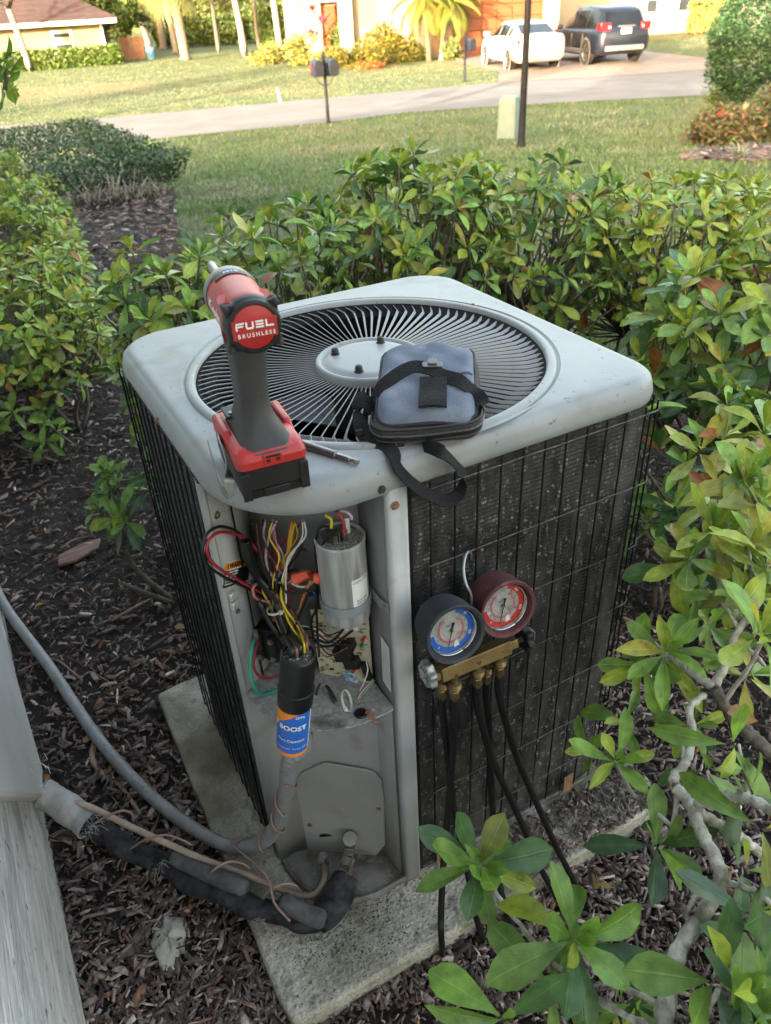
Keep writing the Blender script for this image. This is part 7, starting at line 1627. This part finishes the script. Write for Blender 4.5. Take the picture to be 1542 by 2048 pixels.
palm('thick fan palm with a brown trunk, nearest of the far palms', gp(372,120), 3.6, .26, 26, 2.3, True, (.17,.18,.06), 1, (-.1,0), group=gpal)
palm('slanting palm with a pale trunk left of the thick brown one', gp(300,94), 5.2, .24, 24, 2.5, True, (.18,.185,.07), 2, (-1.2,0), mat('palm_pale',(.24,.205,.165),.9,c2=(.18,.15,.12),scale=4,bump=.4), gpal)
palm('palm with a straight shaded trunk behind the slanting palm', gp(328,100), 4.2, .24, 22, 2.4, True, (.20,.23,.07), 3, (.2,0), group=gpal)
palm('grey trunked palm touching the thick brown palm', gp(353,108), 3.7, .2, 22, 2.2, True, (.27,.27,.09), 4, (0,.2), mat('palm_pale',(.24,.205,.165),.9), gpal)
pb2 = mat('palm_white',(0.27,0.235,0.195),.85,c2=(.20,.17,.14),scale=4,bump=.4)
palm('tall palm with a smooth white trunk left of the porch', gp(562,112), 6.5, .17, 18, 2.4, False, (.16,.21,.05), 5, (-.3,0), pb2)
palm('second tall white palm trunk, close to the porch column', gp(597,100), 6.5, .18, 18, 2.4, False, (.16,.21,.05), 6, (0,0), pb2)
palm('small palm with drooping bright fronds left of the garage door', gp(858,122), 2.3, .10, 18, 1.5, False, (.22,.235,.05), 7, (-.25,0), pb2, 'small palms by the garage', .07)
palm('small palm leaning right in front of the garage door', gp(882,121), 2.2, .10, 18, 1.5, False, (.20,.225,.05), 8, (.45,0), pb2, 'small palms by the garage', .07)
# cordyline
b = gp(642,124); ct_ = thing('cordyline', 'crimson spiky plant in front of the porch', 'plant', tuple(b)); rnd = random.Random(3); mb = MB()
V = []; 
for k in range(3):
    top_ = Vector(b)+Vector((rnd.uniform(-.5,.5),rnd.uniform(-.3,.3),1.0+.5*k)); mb.tube([Vector(b),top_],[.03,.02],5)
    for i in range(26):
        a = i*2.4; el = rnd.uniform(-.2,1.1); d = Vector((math.cos(a)*math.cos(el),math.sin(a)*math.cos(el),math.sin(el))); s_ = d.cross(Vector((0,0,1))).normalized()*.045; L_ = rnd.uniform(.45,.7); i0 = len(V); V += [tuple(top_),tuple(top_+d*L_*.5+s_),tuple(top_+d*L_-Vector((0,0,.12))),tuple(top_+d*L_*.5-s_)]
mb.build('stem', barkd_m, ct_); nq = len(V)//4; np_mesh('blades', np.array(V), np.arange(nq*4).reshape(-1,4), np.array([(.42,.02,.06),(.30,.015,.05),(.5,.08,.12)])[RNG.integers(0,3,nq)], frond_m, ct_)
shrub_far('round clipped green bush in front of the porch wall', gp(690,108), (.95,.95,.95), 3500, .13, GRN, P4, 12, zc_=1.0)
gy = 'yellow bushes in the bed before the peach house'
for k, (lab, px, py, rx, rz) in enumerate([('yellow bush at the left end of the far bed',545,128,1.1,.55),('pale spiky yellow green bush under the crimson plant',610,130,1.0,.9),('yellow bush just right of the mailbox',690,136,1.1,.55),('yellow bush in the middle of the far bed',735,134,1.0,.6),('taller yellow green bush near the peach wall',765,126,1.0,1.05),('yellow bush before the taller one',800,125,.9,.8),('light green tuft left of the small palms',830,122,.5,.5),('bright green tuft between the small palms',902,120,.5,.55),('yellow bush behind the mailbox at the bed edge',655,134,.8,.5)]):
    shrub_far(lab, gp(px,py), (rx,.8,rz), 1500, .16, YLW if k not in (6,7) else GRY, [.4,.3,.2,.1], 30+k, group=gy)
b = gp(745,138); rb = thing('flower_bed', 'low red flowers at the right end of the far bed', 'flowers', tuple(b)); P = ell_points((b.x,b.y,b.z+.1),(1.2,.5,.25),500,8,.5,5); leafcloud(P,None,.12,[(.40,.07,.03),(.30,.10,.03),(.10,.16,.04)],[.4,.3,.3],name='blooms',parent=rb)['kind'] = 'stuff'
def far_hedge(label, a, b_, h, dep, n, size, tints, seed, zb=0):
    a, b_ = Vector(a), Vector(b_); c = (a+b_)/2; t_ = thing('hedge', label, 'hedge', (c.x,c.y,c.z)); ang = math.atan2((b_-a).y,(b_-a).x); L_ = (b_-a).length/2
    P = box_points((c.x,c.y,c.z+h/2), (L_,dep/2,h/2), n, ang, .04, .85, seed); P = P[P[:,2] > c.z]; leafcloud(P,None,size,tints,P4,name='foliage',parent=t_); return t_
far_hedge('green hedge along the foot of the yellow house', gp(10,146), gp(240,128), .85, .9, 9000, .16, [(.06,.12,.022),(.09,.15,.03),(.13,.18,.04),(.05,.09,.02)], 1)
far_hedge('clipped yellow green hedge before the pale beige house', gp(1378,68), gp(1462,66), 1.5, 1.2, 6000, .2, [(.26,.25,.07),(.20,.21,.06),(.30,.28,.09),(.14,.16,.05)], 2)
far_hedge('dark green hedge far back between the palms and the bare tree', gp(500,84), gp(556,86), 2.2, 1.5, 5000, .3, GRN, 3)
far_hedge('shaded green hedge beyond the far lawn behind the palms', gp(318,98), gp(480,88), 1.7, 1.5, 6000, .3, GRN, 4)
# background trees
tg = 'broad trees behind the far lawn'
for k, (lab, px, dd, hh_, rr_, tt) in enumerate([('dense green tree right behind the yellow house corner',228,66,6.5,3.0,GRN),('broad olive tree behind the slanting palm',300,85,10,5.0,GRY),('olive tree above the thick brown palm',385,92,11,5.5,GRY),('yellowish tree behind the bare branched tree',470,80,9,4.2,GRY),('far tree left of the white palm trunks',540,100,12,6,GRN),('tree over the roof of the yellow house',110,80,11,6,GRN),('large tree at the extreme upper left',10,75,10,5.5,GRY)]):
    d_ = ray(px, -12); d2 = Vector((d_.x,d_.y)).normalized(); b = Vector((CAM.x+d2.x*dd, CAM.y+d2.y*dd, GZ))
    tree(lab, b, hh_, .3, (b.x,b.y,GZ+hh_*.52), (rr_,rr_,hh_*.48), 5200, .40, tt, P4, 50+k, group=tg)
# far belt of woodland closing the view
d0 = math.atan2(FWD.y,FWD.x); n = 26000; a = d0+RNG.uniform(-1.0,1.0,n); dd = RNG.uniform(115,135,n)
P = np.stack([CAM.x+dd*np.cos(a), CAM.y+dd*np.sin(a), GZ+RNG.random(n)*(8+4*np.sin(a*23)+2*np.sin(a*57))],1)
stuff(leafcloud(P,None,1.3,GRN+GRY,[.2,.2,.15,.05,.12,.12,.1,.06],name='far_woodland',asp=.8))

# ---- topiary and bed on the right
b = ground(1478,262); top_c = Vector((b.x,b.y,0)); zc2 = at_plane(1478,82,Vector((b.x,b.y,0)),Vector((FWD.x,FWD.y,0))).z
tp = thing('topiary_tree', 'clipped ball shaped dark green tree on a trunk at the upper right edge', 'tree', tuple(b)); mb = MB(); mb.tube(smooth_path([Vector(b)+Vector((0,0,-.05)),Vector((b.x+.05,b.y,(b.z+zc2)/2)),Vector((b.x,b.y,zc2-.3))],5),[.07,.06,.06,.055,.055,.05,.05,.05,.045,.045,.045],8); mb.build('trunk', bark_m, tp, angle=0)
cpos = at_plane(1500,82,Vector((b.x,b.y,0)),Vector((FWD.x,FWD.y,0)))
n = 15000; q = RNG.normal(0,1,(n,3)); q /= np.linalg.norm(q,axis=1,keepdims=True); rad_ = (.62+.38*RNG.random((n,1))**.5); bum = 1+.05*np.sin(q[:,[0]]*9)+.05*np.sin(q[:,[1]]*11+1)+.05*np.sin(q[:,[2]]*10)
P = np.array(cpos)+q*rad_*bum*np.array([.66,.66,.92]); leafcloud(P,q*.6,.06,[(.018,.055,.022),(.03,.08,.03),(.05,.11,.04),(.015,.04,.02)],P4,name='crown',parent=tp)
gq = 'small plants in the round bed at the right'
shrub_far('loose pale green shrub under the ball shaped tree', ground(1440,248), (.42,.42,.48), 2600, .055, [(.15,.20,.05),(.10,.15,.04),(.20,.23,.07),(.07,.10,.03)], P4, 71, group=gq, zc_=.9)
shrub_far('olive shrub with pinkish leaves in the middle of the right bed', ground(1455,292), (.60,.5,.42), 2600, .07, [(.13,.14,.05),(.16,.09,.05),(.09,.12,.04),(.20,.13,.08)], P4, 72, group=gq)
shrub_far('reddish brown low shrub at the left of the right bed', ground(1415,290), (.42,.42,.36), 1500, .07, [(.12,.10,.05),(.15,.07,.045),(.10,.12,.05),(.2,.16,.1)], P4, 73, group=gq)
shrub_far('dark shrub at the right frame edge of the right bed', ground(1530,285), (.55,.5,.55), 2400, .07, [(.06,.09,.03),(.10,.11,.04),(.13,.08,.04),(.05,.06,.03)], P4, 74, group=gq)
b = ground(1478,322); sp2 = thing('spider_plant', 'pale strappy plant at the front of the right bed', 'plant', tuple(b)); V = []
for i in range(46):
    a = i*2.4; rnd = random.Random(i); el = rnd.uniform(.3,1.3); d = Vector((math.cos(a)*math.cos(el),math.sin(a)*math.cos(el),math.sin(el))); s_ = d.cross(Vector((0,0,1))).normalized()*.010; L_ = rnd.uniform(.18,.34); p = Vector(b); V += [tuple(p),tuple(p+d*L_*.6+s_),tuple(p+d*L_-Vector((0,0,.06))),tuple(p+d*L_*.6-s_)]
nq = len(V)//4; np_mesh('blades', np.array(V), np.arange(nq*4).reshape(-1,4), np.array([(.22,.24,.12),(.30,.30,.18),(.14,.17,.07)])[RNG.integers(0,3,nq)], frond_m, sp2)
p = at_plane(1442,226,Vector((b.x,b.y,0)),Vector((FWD.x,FWD.y,0))); fw2 = thing('flower', 'single red bloom above the round bed at the right', 'flower', tuple(p)); q = RNG.normal(0,.016,(24,3)); leafcloud(np.array(p)+q,None,.03,[(.5,.04,.03)],[1.0],name='bloom',parent=fw2); mb = MB(); mb.tube([Vector((p.x,p.y,ground(1442,290).z)),p],.006,5); mb.build('stem',barkd_m,fw2)
# ---- trees out of frame that throw the dapples: a palm left of the far lawn and oaks beyond our roof
palm('low palm beyond the left frame edge on the far lawn', (.4,26.4,GZ), 2.3, .18, 24, 1.7, True, (.2,.22,.07), 21)
for k, (x,y,h,r_) in enumerate([(-13,-2,9.5,3.0),(-4,8.5,8.0,2.2),(-15,12,10,3.0)]):
    tree(['broad oak behind our house, out of view','oak past the far corner of our house, out of view','tall oak far behind our house, out of view'][k], (x,y,-.2), h, .25, (x,y,h-r_*.7), (r_,r_,r_*.8), 2500, .35, GRN, P4, 90+k)
# more of the far lawn's trees, each a thin trunk with a loose sunlit crown
for k, (lab, px, py, hh_, rr_, tr_) in enumerate([('slim dark trunked tree between the bare tree and the palms',438,106,7.0,2.2,.14),('slim pale trunk right of the bare branched tree',520,100,7.5,2.4,.15),('small tree at the corner of the yellow house',222,112,4.2,1.5,.10)]):
    b = gp(px,py); tree(lab, b, hh_, tr_, (b.x,b.y,b.z+hh_*.66), (rr_,rr_,hh_*.30), 2600, .26, GRY if k < 2 else GRN, P4, 130+k, group='slim trees on the far lawn')
